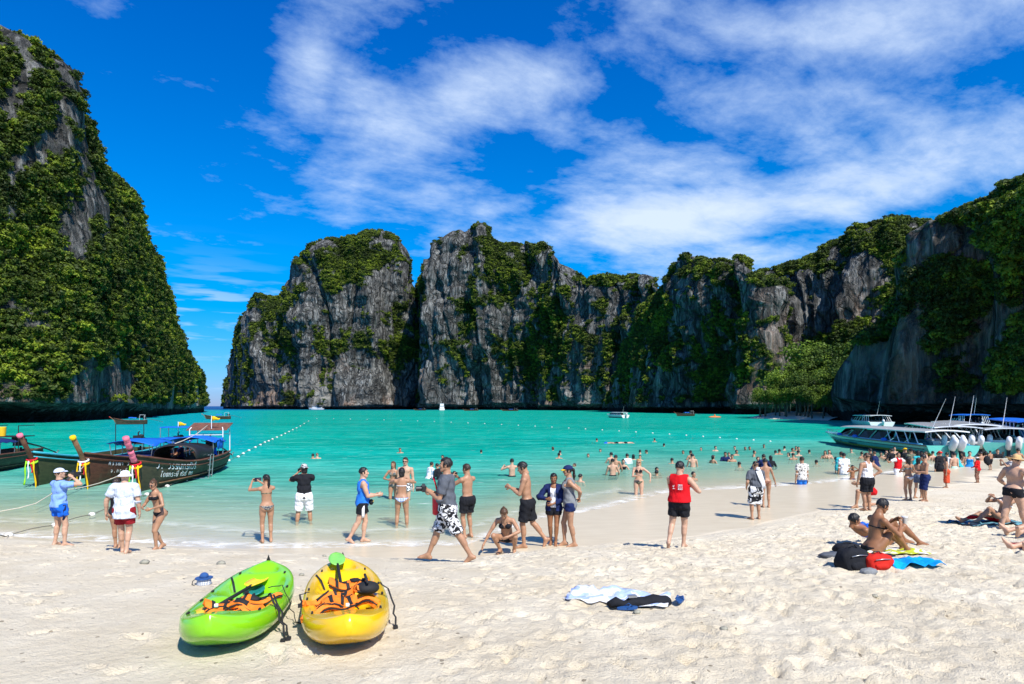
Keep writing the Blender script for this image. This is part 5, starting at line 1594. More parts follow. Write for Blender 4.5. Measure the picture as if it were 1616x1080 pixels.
# --- 25 man with straw hat at the right edge, the people on towels behind
I = put(1600, 834, 716, -78, sex='m', skin='fair', hair=('crop', 'dark_brown'), hat=('straw', C['straw']), build=1.34, pose=dict(pelvis=(0, -.02, .92), la=(-.10, -.22, .08), ra=(.10, .20, .075), rh=(.34, .34, 1.02), lh=(-.36, .22, .95), spine=(0, .10, 1), head=(0, -10), ltp=(0, .98, -.15)),
        wear=[('trunks', C['black'], dict(len=.20, top=.03))], label='heavy bare chested man in a straw hat and black trunks walking at the right edge')
I = put(1581, 831, 0, 88, near=.35, H=1.62, sex='f', skin='tan', hair=('short', 'dark_brown'), pose=dict(pelvis=(0, 0, .12), spine=(0, -.30, 1), la=(-.10, .62, .075), ra=(.10, .78, .07), lk=(0, .2, 1), rk=(0, .2, 1), lh=(-.06, .22, .62), rh=(.06, .20, .62), le=(-1, 0, -.7), re=(1, 0, -.7), curl=.8, ltp=(0, 1, .1), rtp=(0, .7, .7)),
        wear=[('bikini', C['white']), ('briefs', C['red'])], label='woman sitting on a dark towel with knees up behind the man in the straw hat')
for k, (x, y, sk, lb, nr) in enumerate(((1672, 846, 'fair', 'bare legs of a person lying down, upper pair at the right edge', 0), (1690, 872, 'pale', 'pale bare legs of a person lying down, lower pair at the right edge', 0))):
    put(x, y, 0, 88 + 3 * k, H=1.70, sex='m' if k == 0 else 'f', skin=sk, hair=('short', 'black'), pose=dict(pelvis=(0, 0, .12), spine=(0, -1, .12), la=(-.10, .80, .09), ra=(.13, .84, .08), lk=(0, .1, 1), rk=(.3, .1, 1), lh=(-.3, -.1, .1), rh=(.3, -.1, .1), ltp=(-.4, .2, 1), rtp=(.4, .3, 1)),
        wear=[('trunks', C['navy' if k == 0 else 'black'])], label=lb)
# --- 28 standing in the water on the right
G1 = 'bathers in the shallow bay'
I = wade(1266, 765, 721, 8, H=1.70, sex='m', skin='tan', hair=('short', 'dark_brown'), wear=[('shirt', C['floral'], dict(thick=.024)), ('shorts', C['royal'], dict(len=.6))], h=.016, label='man in a black and white floral shirt standing alone in the water')
I = wade(1008, 780, 724, 168, H=1.66, sex='f', skin='fair', hair=('long', 'blond'), sunglasses=True, pose=dict(rh=(-.02, .22, 1.15), lh=(-.40, .20, 1.00), le=(-1, -.3, -.3), re=(1, -.3, -.5)), wear=[('bikini', C['black']), ('briefs', C['camo'])], h=.014,
         label='blond long haired woman in a bikini standing knee deep in the water')
I = wade(808, 752, 724, 12, H=1.72, sex='m', skin='fair', hair=('short', 'black'), cut=.6, pose=dict(lh=(-.32, .30, 1.36), rh=(-.16, .3, 1.34), le=(-1, .2, -.5), re=(.6, .3, -.8)), wear=[('shorts', C['black'])], h=.016, label='bare backed man photographing in waist deep water, left of the squatting group')
I = wade(677, 755, 729, -50, H=1.45, sex='m', skin='tan', hair=('short', 'black'), cut=.5, pose=dict(spine=(0, .25, 1)), wear=[('longsleeve', C['white'], dict(thick=.02)), ('shorts', C['black'])], h=.016, label='boy in a white swim shirt bending in the water behind the walking man in grey')
I = wade(694, 757, 731, 60, H=1.45, sex='m', skin='tan', hair=('short', 'black'), cut=.4, pose=dict(spine=(0, .25, 1), lh=(-.3, .2, .7)), wear=[('longsleeve', C['black'], dict(thick=.02))], h=.016, label='boy in a black swim shirt beside the boy in white')
I = wade(1332, 748, 715, 4, H=1.66, sex='m', skin='tan', hair=('short', 'black'), cut=.3, wear=[('tshirt', C['white'], dict(thick=.024, hem=-.16)), ('shorts', C['sky'], dict(len=.5))], h=.016, label='person in a long white t-shirt standing in the water left of the crouching boy')
I = wade(1328, 746, 713, 0, H=1.68, sex='m', skin='tan', hair=('short', 'dark_brown'), cut=.3, wear=[('longsleeve', C['teal'], dict(thick=.02))], h=.018, label='person in a grey green swim shirt half hidden behind the white t-shirt')
I = wade(1346, 757, 728, 195, H=1.20, sex='m', skin='brown', hair=('short', 'black'), pose=dict(lh=(-.05, .18, 1.34), rh=(.30, .10, 1.30), le=(-1, 0, -.8), re=(1, 0, -.8), pelvis=(0, -.05, .70)), wear=[('briefs', C['navy'])], h=.018, label='boy with his hands at his face kneeling in the shallow water')
I = wade(1417, 750, 714, 186, H=1.55, sex='m', skin='tan', hair=('short', 'black'), pose=dict(lh=(-.62, .10, 1.34), rh=(.62, .10, 1.34), le=(-1, 0, -.3), re=(1, 0, -.3)), wear=[('tshirt', C['white']), ('vest', cloth('vest_red', (.62, .006, .012)), dict(hem=.0, w=.13, thick=.035)), ('shorts', C['white'], dict(len=.6))], h=.016,
         label='boy in a red life vest and white shorts with his arms spread in the water')
I = wade(1438, 742, 708, 10, H=1.66, sex='m', skin='tan', hair=('short', 'black'), cut=.2, hat=('cap', C['black']), wear=[('tshirt', C['camo']), ('shorts', C['black'])], h=.018, label='person in a dark patterned top right behind the boy in the red life vest')
I = wade(1449, 745, 711, 0, H=1.62, sex='f', skin='fair', hair=('long', 'black'), cut=.2, wear=[('longsleeve', C['teal']), ('shorts', C['black'])], h=.018, label='long haired person in a turquoise swim shirt behind the couple at the water edge')
I = wade(1484, 746, 711, 12, H=1.66, sex='m', skin='tan', hair=('short', 'black'), cut=.1, hat=('scarf', C['red']), wear=[('longsleeve', C['black']), ('trousers', C['black'])], h=.018, label='person in a dark swim suit with a red cap near the outboard engines')
I = wade(1506, 740, 714, 10, H=1.62, sex='m', skin='fair', hair=('short', 'black'), cut=.1, wear=[('shorts', cloth('pale_green', (.40, .60, .50)), dict(len=.4))], h=.018, label='bare backed person in pale green shorts below the outboard engines')
I = wade(1530, 738, 712, 160, H=1.64, sex='f', skin='fair', hair=('short', 'black'), cut=.1, wear=[('wrap', cloth('sky_towel', (.02, .25, .62)), dict(top=.38, hemz=.3))], h=.018, label='person wrapped in a bright blue towel standing in the water right of the engines')
I = wade(1515, 738, 714, 30, H=1.55, sex='m', skin='tan', hair=('short', 'black'), cut=.1, pose=dict(spine=(0, .5, 1)), wear=[('tshirt', C['teal']), ('shorts', C['black'])], h=.018, label='person in a turquoise shirt bending over left of the blue towel')
I = wade(1587, 722, 705, 10, H=1.66, sex='m', skin='tan', hair=('short', 'black'), cut=.5, wear=[('shorts', C['teal'])], h=.02, label='bare backed man beside the hull of the green striped boat')
I = wade(1596, 760, 718, 75, H=1.66, sex='f', skin='tan', hair=('short', 'dark_brown'), pose=dict(lh=(-.1, .34, 1.45), rh=(.1, .34, 1.45), **{k: RAISE[k] for k in ('le', 're')}), wear=[('tshirt', C['stripe']), ('shorts', C['black'])], h=.018,
         label='person in a striped top taking a photo, half hidden by the straw hat')
I = wade(1374, 731, 708, 20, H=1.66, sex='m', skin='tan', hair=('short', 'black'), cut=.4, wear=[('longsleeve', C['black'])], h=.018, label='person in a black top in the water behind the white tank top man')
I = wade(1384, 735, 712, 30, H=1.60, sex='f', skin='tan', hair=('short', 'brown'), cut=.4, pose=dict(spine=(.1, .3, 1)), wear=[('tshirt', C['navy']), ('shorts', C['black'])], h=.018, label='person in dark blue leaning in the water right of the white tank top man')

# --- bathers farther out: (x, water line, head top, facing, sex, skin, hair, wear, words)
B = 'b'
FAR = [
 (874, 711, 705, 60, 'f', 'fair', 'bob', None, 'swimmer with head and one shoulder out of the water, farthest left of the middle bathers'),
 (884, 718, 711, 0, 'm', 'fair', 'short', None, 'swimmer directly behind another head, above the woman in the navy cap'),
 (882, 724, 715, 10, 'm', 'tan', 'short', None, 'dark haired swimmer in front of another head, above the navy cap'),
 (942, 697, 692, -60, 'm', 'tan', 'short', None, 'lone dark head in the water above the floating snorkelers'),
 (947, 714, 708, 180, 'f', 'fair', 'bob', None, 'lone face framed by dark hair in the water left of the bare backed pair'),
 (964, 731, 714, 25, 'm', 'fair', 'short', None, 'bare backed man leaning, rear left of the standing group in the middle'),
 (971, 745, 718, -15, 'm', 'tan', 'short', None, 'bare backed man with bushy black hair behind the boy in black trunks'),
 (967, 751, 724, 5, 'm', 'fair', 'short', 'trunks', 'boy in black trunks seen from behind in waist deep water'),
 (983, 741, 724, 170, 'f', 'fair', 'bob', 'onepiece', 'woman in a black swimsuit facing the beach right of the boy in trunks'),
 (991, 732, 716, 10, 'm', 'tan', 'short', 'wtee', 'person from behind in a cream swim shirt in chest deep water'),
 (999, 726, 717, -10, 'f', 'fair', 'long', None, 'dark long haired bather right beside the cream swim shirt'),
 (1010, 717, 710, 0, 'm', 'fair', 'short', None, 'dark head in the water straight above the blond woman, upper one'),
 (1010, 727, 718, 170, 'f', 'fair', 'short', None, 'face in the water straight above the blond woman, lower one'),
 (1021, 716, 710, 60, 'm', 'tan', 'short', None, 'head looking left in the water right above the blond woman'),
 (1035, 746, 737, 180, 'm', 'tan', 'short', None, 'face behind a second dark head right of the blond woman'),
 (1038, 751, 742, 0, 'm', 'tan', 'short', None, 'dark head in front of the face right of the blond woman'),
 (908, 737, 731, 90, 'm', 'tan', 'crop', None, 'reddish head low in the water right of the navy cap'),
 (914, 761, 748, -40, 'm', 'fair', 'short', None, 'black haired boy with bare shoulders in the water right of the navy cap woman'),
 (1033, 698, 692, 0, 'm', 'tan', 'short', None, 'lone distant head in the water left of the far bathers'),
 (1079, 717, 711, 160, 'm', 'tan', 'short', None, 'lone head in the water above the red life vest man'),
 (1061, 732, 723, 0, 'm', 'tan', 'short', None, 'dark head with bare shoulders upper left of the red life vest man'),
 (1091, 726, 711, 20, 'm', 'tan', 'short', None, 'bare backed bather partly behind the pale backed one'),
 (1094, 737, 716, 0, 'm', 'fair', 'short', None, 'pale backed man in chest deep water right of the red life vest'),
 (1106, 711, 706, 170, 'f', 'fair', 'bob', None, 'far head in the water, first of the back row from the left'),
 (1129, 712, 704, 175, 'f', 'pale', 'short', None, 'far pale face with shoulders in the back row of bathers'),
 (1125, 731, 718, -50, 'f', 'tan', 'bob', 'onepiece', 'woman leaning forward with one arm out in the water'),
 (1145, 728, 713, 165, 'm', 'tan', 'short', 'ntee', 'bather in a dark blue shirt with a cap of black hair, left of the pair'),
 (1150, 724, 714, 200, 'm', 'fair', 'short', None, 'bare face between the two bathers in dark blue shirts'),
 (1155, 729, 717, 175, 'm', 'tan', 'short', 'ntee', 'bather in a dark blue shirt, right of the pair'),
 (1159, 710, 704, 170, 'm', 'fair', 'short', None, 'far head in the back row straight above the blue shirt pair'),
 (1161, 719, 710, 200, 'm', 'tan', 'short', None, 'head with bare shoulders just right above the blue shirt pair'),
 (1175, 711, 705, 180, 'm', 'tan', 'crop', None, 'far reddish face, left one of two close together'),
 (1183, 711, 705, 190, 'f', 'tan', 'bun', None, 'far face, right one of two close together'),
 (1188, 721, 711, 250, 'f', 'tan', 'bun', None, 'bather with hair tied up and an arm stretched over the water'),
 (1092, 757, 744, 200, 'm', 'tan', 'short', 'ttee', 'boy in a turquoise shirt low in the water behind the red life vest man'),
 (1205, 742, 717, 0, 'm', 'tan', 'short', 'ntee', 'person in a navy shirt in the water above the man with the towel'),
 (1197, 741, 721, 170, 'f', 'fair', 'short', 'ntee', 'bather looking out between the towel man and the navy shirt'),
 (1217, 737, 719, 5, 'f', 'tan', 'long', 'btee', 'person in a black wetsuit right of the towel man'),
 (1225, 718, 711, 20, 'm', 'fair', 'short', None, 'left head of two close together right of the wetsuit'),
 (1230, 718, 709, 0, 'm', 'tan', 'short', None, 'right head of two close together right of the wetsuit'),
 (1238, 711, 704, 30, 'f', 'fair', 'short', None, 'far bather with dark hair above the floral shirt man, left'),
 (1250, 715, 707, 200, 'm', 'tan', 'short', None, 'bather at the left of the huddle of three above the floral shirt'),
 (1256, 712, 704, 170, 'f', 'tan', 'bob', None, 'bather in the middle of the huddle of three above the floral shirt'),
 (1260, 712, 705, 190, 'm', 'fair', 'short', None, 'bather at the right of the huddle of three above the floral shirt'),
 (1244, 721, 714, 120, 'f', 'fair', 'bob', None, 'face turned up low in the water left above the floral shirt'),
 (1253, 726, 715, 0, 'm', 'tan', 'short', 'ntee', 'bather in a dark shirt left above the floral shirt man'),
 (1261, 720, 711, 10, 'm', 'fair', 'short', None, 'bather with bare shoulders straight above the floral shirt man'),
 (1302, 724, 711, 150, 'f', 'tan', 'long', None, 'dark haired bather, left of the three under the boat bow'),
 (1307, 724, 710, 180, 'f', 'fair', 'short', None, 'bather in the middle of the three under the boat bow'),
 (1311, 720, 714, 0, 'm', 'pale', 'short', 'wtee', 'small head and white shirt, right of the three under the boat bow'),
 (1344, 715, 708, 170, 'm', 'pale', 'short', None, 'small pale bather close against the hull of the big speedboat'),
 (1390, 722, 713, 150, 'f', 'tan', 'short', None, 'bather beside the speedboat hull, first of the crowded row'),
 (1396, 724, 714, 190, 'm', 'tan', 'short', None, 'bather beside the speedboat hull, second of the crowded row'),
 (1401, 725, 715, 160, 'f', 'tan', 'bob', 'onepiece', 'woman in a dark swimsuit in the crowded row by the hull'),
 (1398, 720, 711, 180, 'm', 'fair', 'short', None, 'bather behind the crowded row by the hull'),
 (1407, 727, 708, 20, 'm', 'tan', 'short', 'btee', 'person in a black shirt standing at the end of the crowded row by the hull'),
 (1412, 722, 705, 170, 'f', 'fair', 'bun', None, 'tall fair bather raising her head beside the black shirt by the hull'),
 (1425, 724, 712, 170, 'f', 'fair', 'short', 'wtee', 'person in a white shirt behind the boy with spread arms'),
 (1430, 728, 707, 10, 'm', 'tan', 'ycap', 'btee', 'person with a yellow cap behind the boy with spread arms'),
 (1473, 726, 712, 10, 'm', 'fair', 'short', None, 'bare backed bather close to the green stripe of the hull'),
 (1464, 724, 713, 60, 'm', 'fair', 'short', 'btee', 'bather in black directly under the outboard engines'),
 (1479, 728, 714, -50, 'f', 'fair', 'bun', None, 'bare shouldered bather left of the red capped person'),
 (1493, 730, 714, -50, 'm', 'tan', 'short', 'wtee', 'white shirted wader between the red cap and the pale green shorts'),
 (1521, 731, 713, 60, 'f', 'tan', 'long', None, 'bare shouldered wader just left of the blue wrapped person'),
 (1549, 727, 713, 10, 'm', 'tan', 'short', None, 'bare chested wader behind the red jacket person, left'),
 (1556, 724, 712, 0, 'f', 'tan', 'bob', 'ntee', 'wader in navy behind the red jacket person, right'),
 (1574, 723, 709, 170, 'm', 'fair', 'short', 'btee', 'wader in black beside the numbered green boat'),
 (1601, 722, 706, 10, 'f', 'fair', 'bun', 'wtee', 'wader in white at the stern of the numbered green boat'),
 (1608, 724, 708, 0, 'm', 'tan', 'short', None, 'bare backed wader farthest right at the boats'),
 (1361, 724, 713, 10, 'f', 'tan', 'bun', None, 'bather low in the water left of the tank top man head'),
 (1444, 722, 711, 10, 'm', 'fair', 'short', None, 'bare shouldered bather at the hull left of the turquoise shirt'),
 (1455, 723, 712, 170, 'f', 'tan', 'long', 'ntee', 'bather in navy at the hull right of the turquoise shirt'),
 (1290, 733, 726, 10, 'm', 'tan', 'short', None, 'lone low head between the floral shirt and the white t-shirt'),
 (1278, 716, 710, 10, 'f', 'tan', 'bun', None, 'far head in open water left of the three under the bow'),
 (1205, 707, 701, 190, 'm', 'tan', 'short', None, 'distant head beyond the wetsuit person'),
 (1048, 705, 700, 10, 'm', 'tan', 'short', None, 'distant head alone left of the back row'),
 (1320, 730, 721, 0, 'f', 'tan', 'bob', None, 'bather low in the water left of the grey green swim shirt'),
 (1168, 738, 729, 10, 'm', 'tan', 'short', None, 'lone head left of the man with the towel'),
 (928, 722, 716, 170, 'm', 'fair', 'short', None, 'lone head in the water left of the cream swim shirt group'),
 (760, 716, 710, 10, 'f', 'tan', 'bun', None, 'lone distant head above the bare backed photographer'),
 (493, 724, 716, -20, 'm', 'tan', 'short', None, 'left of the two swimmers close together beyond the man in the black t-shirt'),
 (501, 724, 715, 10, 'm', 'fair', 'crop', None, 'right of the two swimmers close together beyond the man in the black t-shirt'),
 (632, 715, 707, 180, 'm', 'tan', 'short', None, 'head in the water straight above the posing couple'),
 (699, 727, 718, 175, 'f', 'tan', 'short', None, 'head in the water just above the hair of the walking man in grey'),
]
for k, (x, yw, yh, rz, sx, sk, hr_, wr_, lab) in enumerate(FAR):
    D = CAMZ * F / (yw - HOR); above = (yw - yh) / F * D
    H = 1.66 if above > .5 else 1.62
    H = max(H, above + .15)
    mt = {'trunks': [('shorts', C['black'], dict(len=.3))], 'onepiece': [('onepiece', C['black'])], 'wtee': [('longsleeve', C['white'])], 'ntee': [('longsleeve', C['navy'])],
          'btee': [('longsleeve', C['black'])], 'ttee': [('tshirt', C['teal'])], None: []}[wr_]
    if above < .45: mt = []
    rr = random.Random(k)
    arms = dict(lh=(-.30, .22 + rr.random() * .1, .78 + .2 * rr.random()), rh=(.30, .20, .78 + .2 * rr.random())) if not (above > .9) else dict(lh=(-.26, .12, .86), rh=(.28, .10, .84 + .2 * rr.random()))
    arms['head'] = (rr.uniform(-25, 25), rr.uniform(-8, 6))
    arms['spine'] = (rr.uniform(-.06, .06), rr.uniform(0, .15), 1)
    hat = ('cap', C['yellow']) if hr_ == 'ycap' else None
    hcol = 'brown' if sk == 'fair' and k % 3 == 0 else 'black'
    wade(x, yw, yh, rz, H=H, sex=sx, skin=sk, hair=('short' if hr_ == 'ycap' else hr_, hcol), hat=hat, cut=(H - above) / H * 1.72 - .22, pose=arms, wear=mt, h=.019, label=lab, group=G1)
for k, (x, y, sk, lab) in enumerate(((957, 699, 'tan', 'floating snorkeler, left one of the three lying on the water'), (974, 699, 'fair', 'floating snorkeler in the middle of the three lying on the water'), (988, 699, 'fair', 'floating snorkeler, right one of the three lying on the water'))):
    D = CAMZ * F / (y + 1 - HOR)
    person(((x - 808) / F * D, D, -.05), R(-90 + 14 * k), 1.62, 'm', sk, ('short', 'black'), dict(pelvis=(0, 0, .06), spine=(0, 1, .03), la=(-.1, -.8, .02), ra=(.12, -.8, .0), lk=(0, -.2, -1), rk=(0, -.2, -1), lh=(-.4, 1.0, 0), rh=(.4, .9, 0), head=(0, -70)),
           [('trunks', C['black' if k else 'blue'])], h=.022, label=lab, group='snorkelers floating far out')

# people aboard
for (x, y, D, lb, wr, rz) in ((1478, 703, 42.5, 'person in a pale top standing aboard the white speedboat with the engine row', 'white', 160), (1521, 700, 46, 'person in red sitting under the roof of a white speedboat', 'red', 120), (286, 722, 27.5, 'bare armed boatman sitting under the black tarp of the lettered boat', 'navy', 130), (338, 716, 30.5, 'boatman standing at the stern of the lettered boat', 'royal', 110)):
    X = (x - 808) / F * D; z = CAMZ - (y - HOR) / F * D
    person((X, D, z - .55), R(rz), 1.62, 'm', 'brown', ('short', 'black'), dict(pelvis=(0, 0, .55), la=(-.12, .42, .10), ra=(.12, .42, .10), lk=(0, 1, .6), rk=(0, 1, .6), lh=(-.16, .36, .60), rh=(.16, .36, .60)), [('tshirt', C[wr]), ('shorts', C['black'], dict(len=.4))], h=.02, label=lb)
# ------------------------------------------------------------------ boats
def wood(name, col, rough=.75):
    if name in MATS: return MATS[name]
    m, nt, b = mat_base(name); t = nt.nodes.new('ShaderNodeTexCoord'); P = t.outputs['Object']
    n = noise_n(nt, mapping(nt, P, (1.2, 9, 9)), 1.0, 6, .65, .4); n2 = noise_n(nt, P, 2.2, 5, .7)
    c = ramp(nt, n, [(.3, tuple(q * .6 for q in col)), (.65, tuple(min(1, q * 1.35) for q in col))])
    c = mixc(nt, ramp(nt, n2, [(.52, 0.0), (.68, .6)]), c, (.13, .10, .055))
    nt.links.new(c, b.inputs['Base Color']); b.inputs['Roughness'].default_value = rough
    bm = nt.nodes.new('ShaderNodeBump'); bm.inputs['Strength'].default_value = .5; bm.inputs['Distance'].default_value = .02
    nt.links.new(n, bm.inputs['Height']); nt.links.new(bm.outputs[0], b.inputs['Normal'])
    MATS[name] = m; return m


W_HULL = wood('tarred_hull', (.050, .042, .020)); W_RED = wood('red_brown_wood', (.105, .036, .018)); W_RAW = wood('raw_wood', (.20, .10, .045)); W_BOARD = wood('board_wood', (.16, .065, .04))
W_GREEN = wood('olive_hull', (.045, .055, .020))
TARP_B = pmat('blue_tarp', (.006, .12, .56), .55, var=.15, scale=5, bump=.8, bscale=6); TARP_D = pmat('navy_tarp', (.006, .02, .12), .6, bump=.6, bscale=8); TARP_K = pmat('black_tarp', (.010, .010, .012), .6, bump=.8, bscale=7)
STEEL = pmat('steel', (.42, .43, .44), .35, metal=.8); IRON = pmat('dark_iron', (.025, .025, .027), .5, metal=.3); ROPE = pmat('rope', (.52, .47, .38), .9, bump=.6, bscale=120)
WHITEP = pmat('white_paint', (.76, .77, .77), .35, var=.05, coat=.2); PINK = pmat('pink_cloth', (.72, .16, .24), .8, var=.2, scale=30); YEL = cloth('garland_yellow', (.78, .46, .01)); REDC = cloth('garland_red', (.60, .02, .03)); WHC = C['white']
LIME = cloth('garland_lime', (.32, .70, .03)); CYAN = pmat('cyan_trim', (.05, .40, .50), .5)


def text_mesh(body, size, mat, name, parent, M, extr=.004):
    cu = bpy.data.curves.new('lettering', 'FONT'); cu.body = body; cu.size = size; cu.extrude = extr; cu.align_x = 'CENTER'; cu.align_y = 'CENTER'
    o = bpy.data.objects.new('lettering', cu); COL.objects.link(o)
    bpy.context.view_layer.update()
    me = bpy.data.meshes.new_from_object(o.evaluated_get(bpy.context.evaluated_depsgraph_get()))
    bpy.data.objects.remove(o)
    me.name = name; me.materials.clear(); me.materials.append(mat)
    ob = bpy.data.objects.new(name, me); link(ob, parent); ob.matrix_local = M
    ob['kind'] = 'stuff'
    return ob


def hull_surface(L, secs, nu=26, skin=.03):
    """secs(t) -> list of (y, z) from gunwale down to the keel; t = 0 stern, 1 bow. returns grid for both sides"""
    rows = []
    for i in range(nu):
        t = i / (nu - 1)
        x, pts = secs(t)
        half = [(x[k], -y, z) for k, (y, z) in enumerate(pts)]
        other = [(x[k], y, z) for k, (y, z) in reversed(list(enumerate(pts)))]
        rows.append(half + other[1:])
    return rows


def longtail(name_label, bow, direction, L=10.0, hull=None, prow_tip=None, wraps=(), canopy=(), roof=None, engine=True, far=False, gun=W_RED, lower=1.0, beam=1.8, group='long-tail boats moored off the beach', prow_h=2.1, fine=True):
    """bow = where the stem meets the water; local x runs from the bow back to the stern"""
    d = Vector((direction[0], direction[1], 0)).normalized()
    root = empty('longtail_boat', (bow[0], bow[1], 0), math.atan2(d.y, d.x), name_label, 'boat', group)
    hull = hull or W_HULL
    def shear(t): return .78 + .50 * max(0, 1 - t / .42) ** 2.0 + .06 * max(0, (t - .8) / .2)
    def halfb(t): return beam / 2 * (min(1, t / .42) ** .62) * (1 - .30 * max(0, (t - .55) / .45) ** 2)
    def secs(t):
        x0 = t * L; b_ = max(halfb(t), .045); s_ = shear(t); k_ = -.28 + .18 * max(0, 1 - t / .12)
        pts = []; xs_ = []
        for q in (0, .12, .30, .5, .68, .84, 1.0):
            z = s_ + (k_ - s_) * q
            y = b_ * (1 - q ** 2.6 * .98) * (1 - .10 * q)
            pts.append((y if q < 1 else .0, z)); xs_.append(x0 - .55 * max(0, 1 - t / .2) * (z / 1.3 if z > 0 else z * .3))
        return xs_, pts
    m = MB(); g = hull_surface(L, secs)
    m.sheet(g, -.04)
    # transom
    xs_, pts = secs(1.0)
    ring = [(xs_[0], -y, z) for y, z in pts] + [(xs_[0], y, z) for y, z in reversed(pts[:-1])]
    m.add([(p[0] - .01, p[1], p[2]) for p in ring] + [(p[0] + .05, p[1], p[2]) for p in ring], [tuple(range(len(ring))), tuple(range(2 * len(ring) - 1, len(ring) - 1, -1))])
    m.build('hull', hull, root, auto=.7)
    for sg in (-1, 1):
        pts_ = []
        for i in range(26):
            t = i / 25; xs_, pp = secs(t); pts_.append((xs_[0], sg * (pp[0][0] + .015), pp[0][1] + .02))
        MB().tube(pts_, .045, 6).build('gunwale', gun, root, smooth=True)
        pts2 = [(p[0], p[1] * 1.005 + sg * .012, p[2] - .17) for p in pts_]
        MB().tube(pts2, .022, 5).build('rub_strake', gun if not far else hull, root, smooth=True)
    fl = []
    for i in range(12):
        t = .10 + .88 * i / 11; xs_, pp = secs(t); w_ = pp[2][0] * .92; fl.append([(t * L, -w_, .22), (t * L, 0, .20), (t * L, w_, .22)])
    MB().sheet(fl, .03).build('floor_boards', W_RAW, root)
    for t in (.22, .34, .46, .58):
        w_ = halfb(t) * .93; MB().box((t * L, 0, .55), (.26, 2 * w_, .035)).build('bench', W_RAW, root)
    # prow post
    tip = Vector((-1.25, 0, prow_h - .34)); base = Vector((-.35, 0, .75)); fo = Vector((-.18, 0, .0))
    MB().tube([fo, base, base.lerp(tip, .5) + Vector((.06, 0, 0)), tip], [.06, .09, .085, .092], 10, flat=.8).build('prow_post', W_RAW if prow_tip != 'pink' else W_RED, root, smooth=True)
    up = (tip - base).normalized()
    if prow_tip: MB().tube([tip - up * .08, tip - up * .06, tip + up * .02, tip + up * .035], [.096, .10, .10, .06], 12).build('prow_cap', {'pink': PINK, 'yellow': YEL, 'red': REDC}[prow_tip], root, smooth=True)
    for (a, b_, mt) in wraps:
        A = base.lerp(tip, a); Bq = base.lerp(tip, b_); n_ = 6
        MB().tube([A.lerp(Bq, k / n_) + Vector((.02 * math.sin(k * 2), 0, 0)) for k in range(n_ + 1)], [.100 + .007 * math.sin(k * 2.4 + 1) for k in range(n_ + 1)], 10, flat=.9).build('prow_cloth', mt, root, smooth=True)
    # garlands hanging from the prow
    if not far:
        for k, mt in enumerate((YEL, REDC, WHC, LIME if prow_tip == 'pink' and hull is not W_RED else YEL)):
            A = base.lerp(tip, .18); o = Vector((-.10 - .02 * k, (k - 1.5) * .07, 0)); n_ = 7; ln = 1.1 - .22 * ((k * 7) % 4)
            g = []
            for q in range(n_ + 1):
                c = A + o + Vector((-.03 * math.sin(q * .9), .05 * (k - 1.5) * q / n_, -ln * q / n_))
                w_ = .024 + .010 * math.sin(q * 1.7 + k)
                g.append([tuple(c + Vector((.01, -w_, 0))), tuple(c + Vector((-.015, 0, .01))), tuple(c + Vector((.01, w_, 0)))])
            MB().sheet(g, .006).build('ribbon', mt, root, smooth=True)
        MB().tube([A + Vector((.13 * math.cos(t), .17 * math.sin(t), -.04 + .05 * math.cos(t))) for t in np.linspace(0, 2 * math.pi, 15)], .038, 7).build('garland', LIME if prow_tip == 'pink' and not wraps else YEL, root, smooth=True)
        MB().tube([A + Vector((.13 * math.cos(t), .16 * math.sin(t), .07 + .05 * math.cos(t))) for t in np.linspace(0, 2 * math.pi, 15)], .032, 7).build('garland', REDC if prow_tip == 'pink' else WHC, root, smooth=True)
    # canopies on posts
    for (t0, t1, h_, mt, sag) in canopy:
        w0 = halfb((t0 + t1) / 2) * .95; g = []
        for i in range(9):
            t = t0 + (t1 - t0) * i / 8
            g.append([(t * L, w0 * q * 1.1, h_ + .17 * (1 - q * q) + sag * math.sin(i * math.pi / 8 * 2.0 + q) * .06 - .05 * abs(math.sin(i * 1.57))) for q in np.linspace(-1, 1, 9)])
        MB().sheet(g, .012).build('canopy', mt, root, smooth=True)
        for t in (t0 + .01, (t0 + t1) / 2, t1 - .01):
            for sg in (-1, 1): MB().tube([(t * L, sg * halfb(t) * .93, .7), (t * L, sg * w0, h_ + .02)], .018, 6).build('canopy_post', STEEL, root)
    if engine:
        e0 = Vector((L * .93, 0, 1.0))
        MB().tube([(L * .93, 0, .5), (L * .93, 0, .95)], .05, 8).build('engine_mount', IRON, root)
        e = MB().box(e0 + Vector((-.05, 0, .20)), (.62, .36, .34), taper=.85).box(e0 + Vector((-.30, 0, .34)), (.18, .40, .30)).tube([e0 + Vector((.05, .12, .35)), e0 + Vector((.05, .12, .62)), e0 + Vector((.18, .12, .66))], .035, 7).ball(e0 + Vector((.12, 0, .42)), (.13, .13, .12), 9, 6)
        e.build('engine', IRON, root, auto=.6)
        MB().tube([e0 + Vector((.25, 0, .18)), e0 + Vector((1.6, 0, -.10)), e0 + Vector((3.2, 0, -.55))], [.05, .038, .032], 8).build('tail_shaft', IRON, root)
        pr = MB()
        for k in range(3):
            a = k * 2.094; c = e0 + Vector((3.22, 0, -.55)); pr.add([c + Vector((0, .03 * math.cos(a + 1.57), .03 * math.sin(a + 1.57))), c + Vector((.05, .16 * math.cos(a + .3), .16 * math.sin(a + .3))), c + Vector((.0, .18 * math.cos(a), .18 * math.sin(a))), c + Vector((-.05, .15 * math.cos(a - .3), .15 * math.sin(a - .3)))], [(0, 1, 2, 3), (3, 2, 1, 0)])
        pr.ball(e0 + Vector((3.22, 0, -.55)), .05, 8, 5); pr.build('propeller', STEEL, root)
        MB().tube([e0 + Vector((-.3, 0, .3)), e0 + Vector((-1.3, .1, .42))], .02, 6).build('tiller', IRON, root)
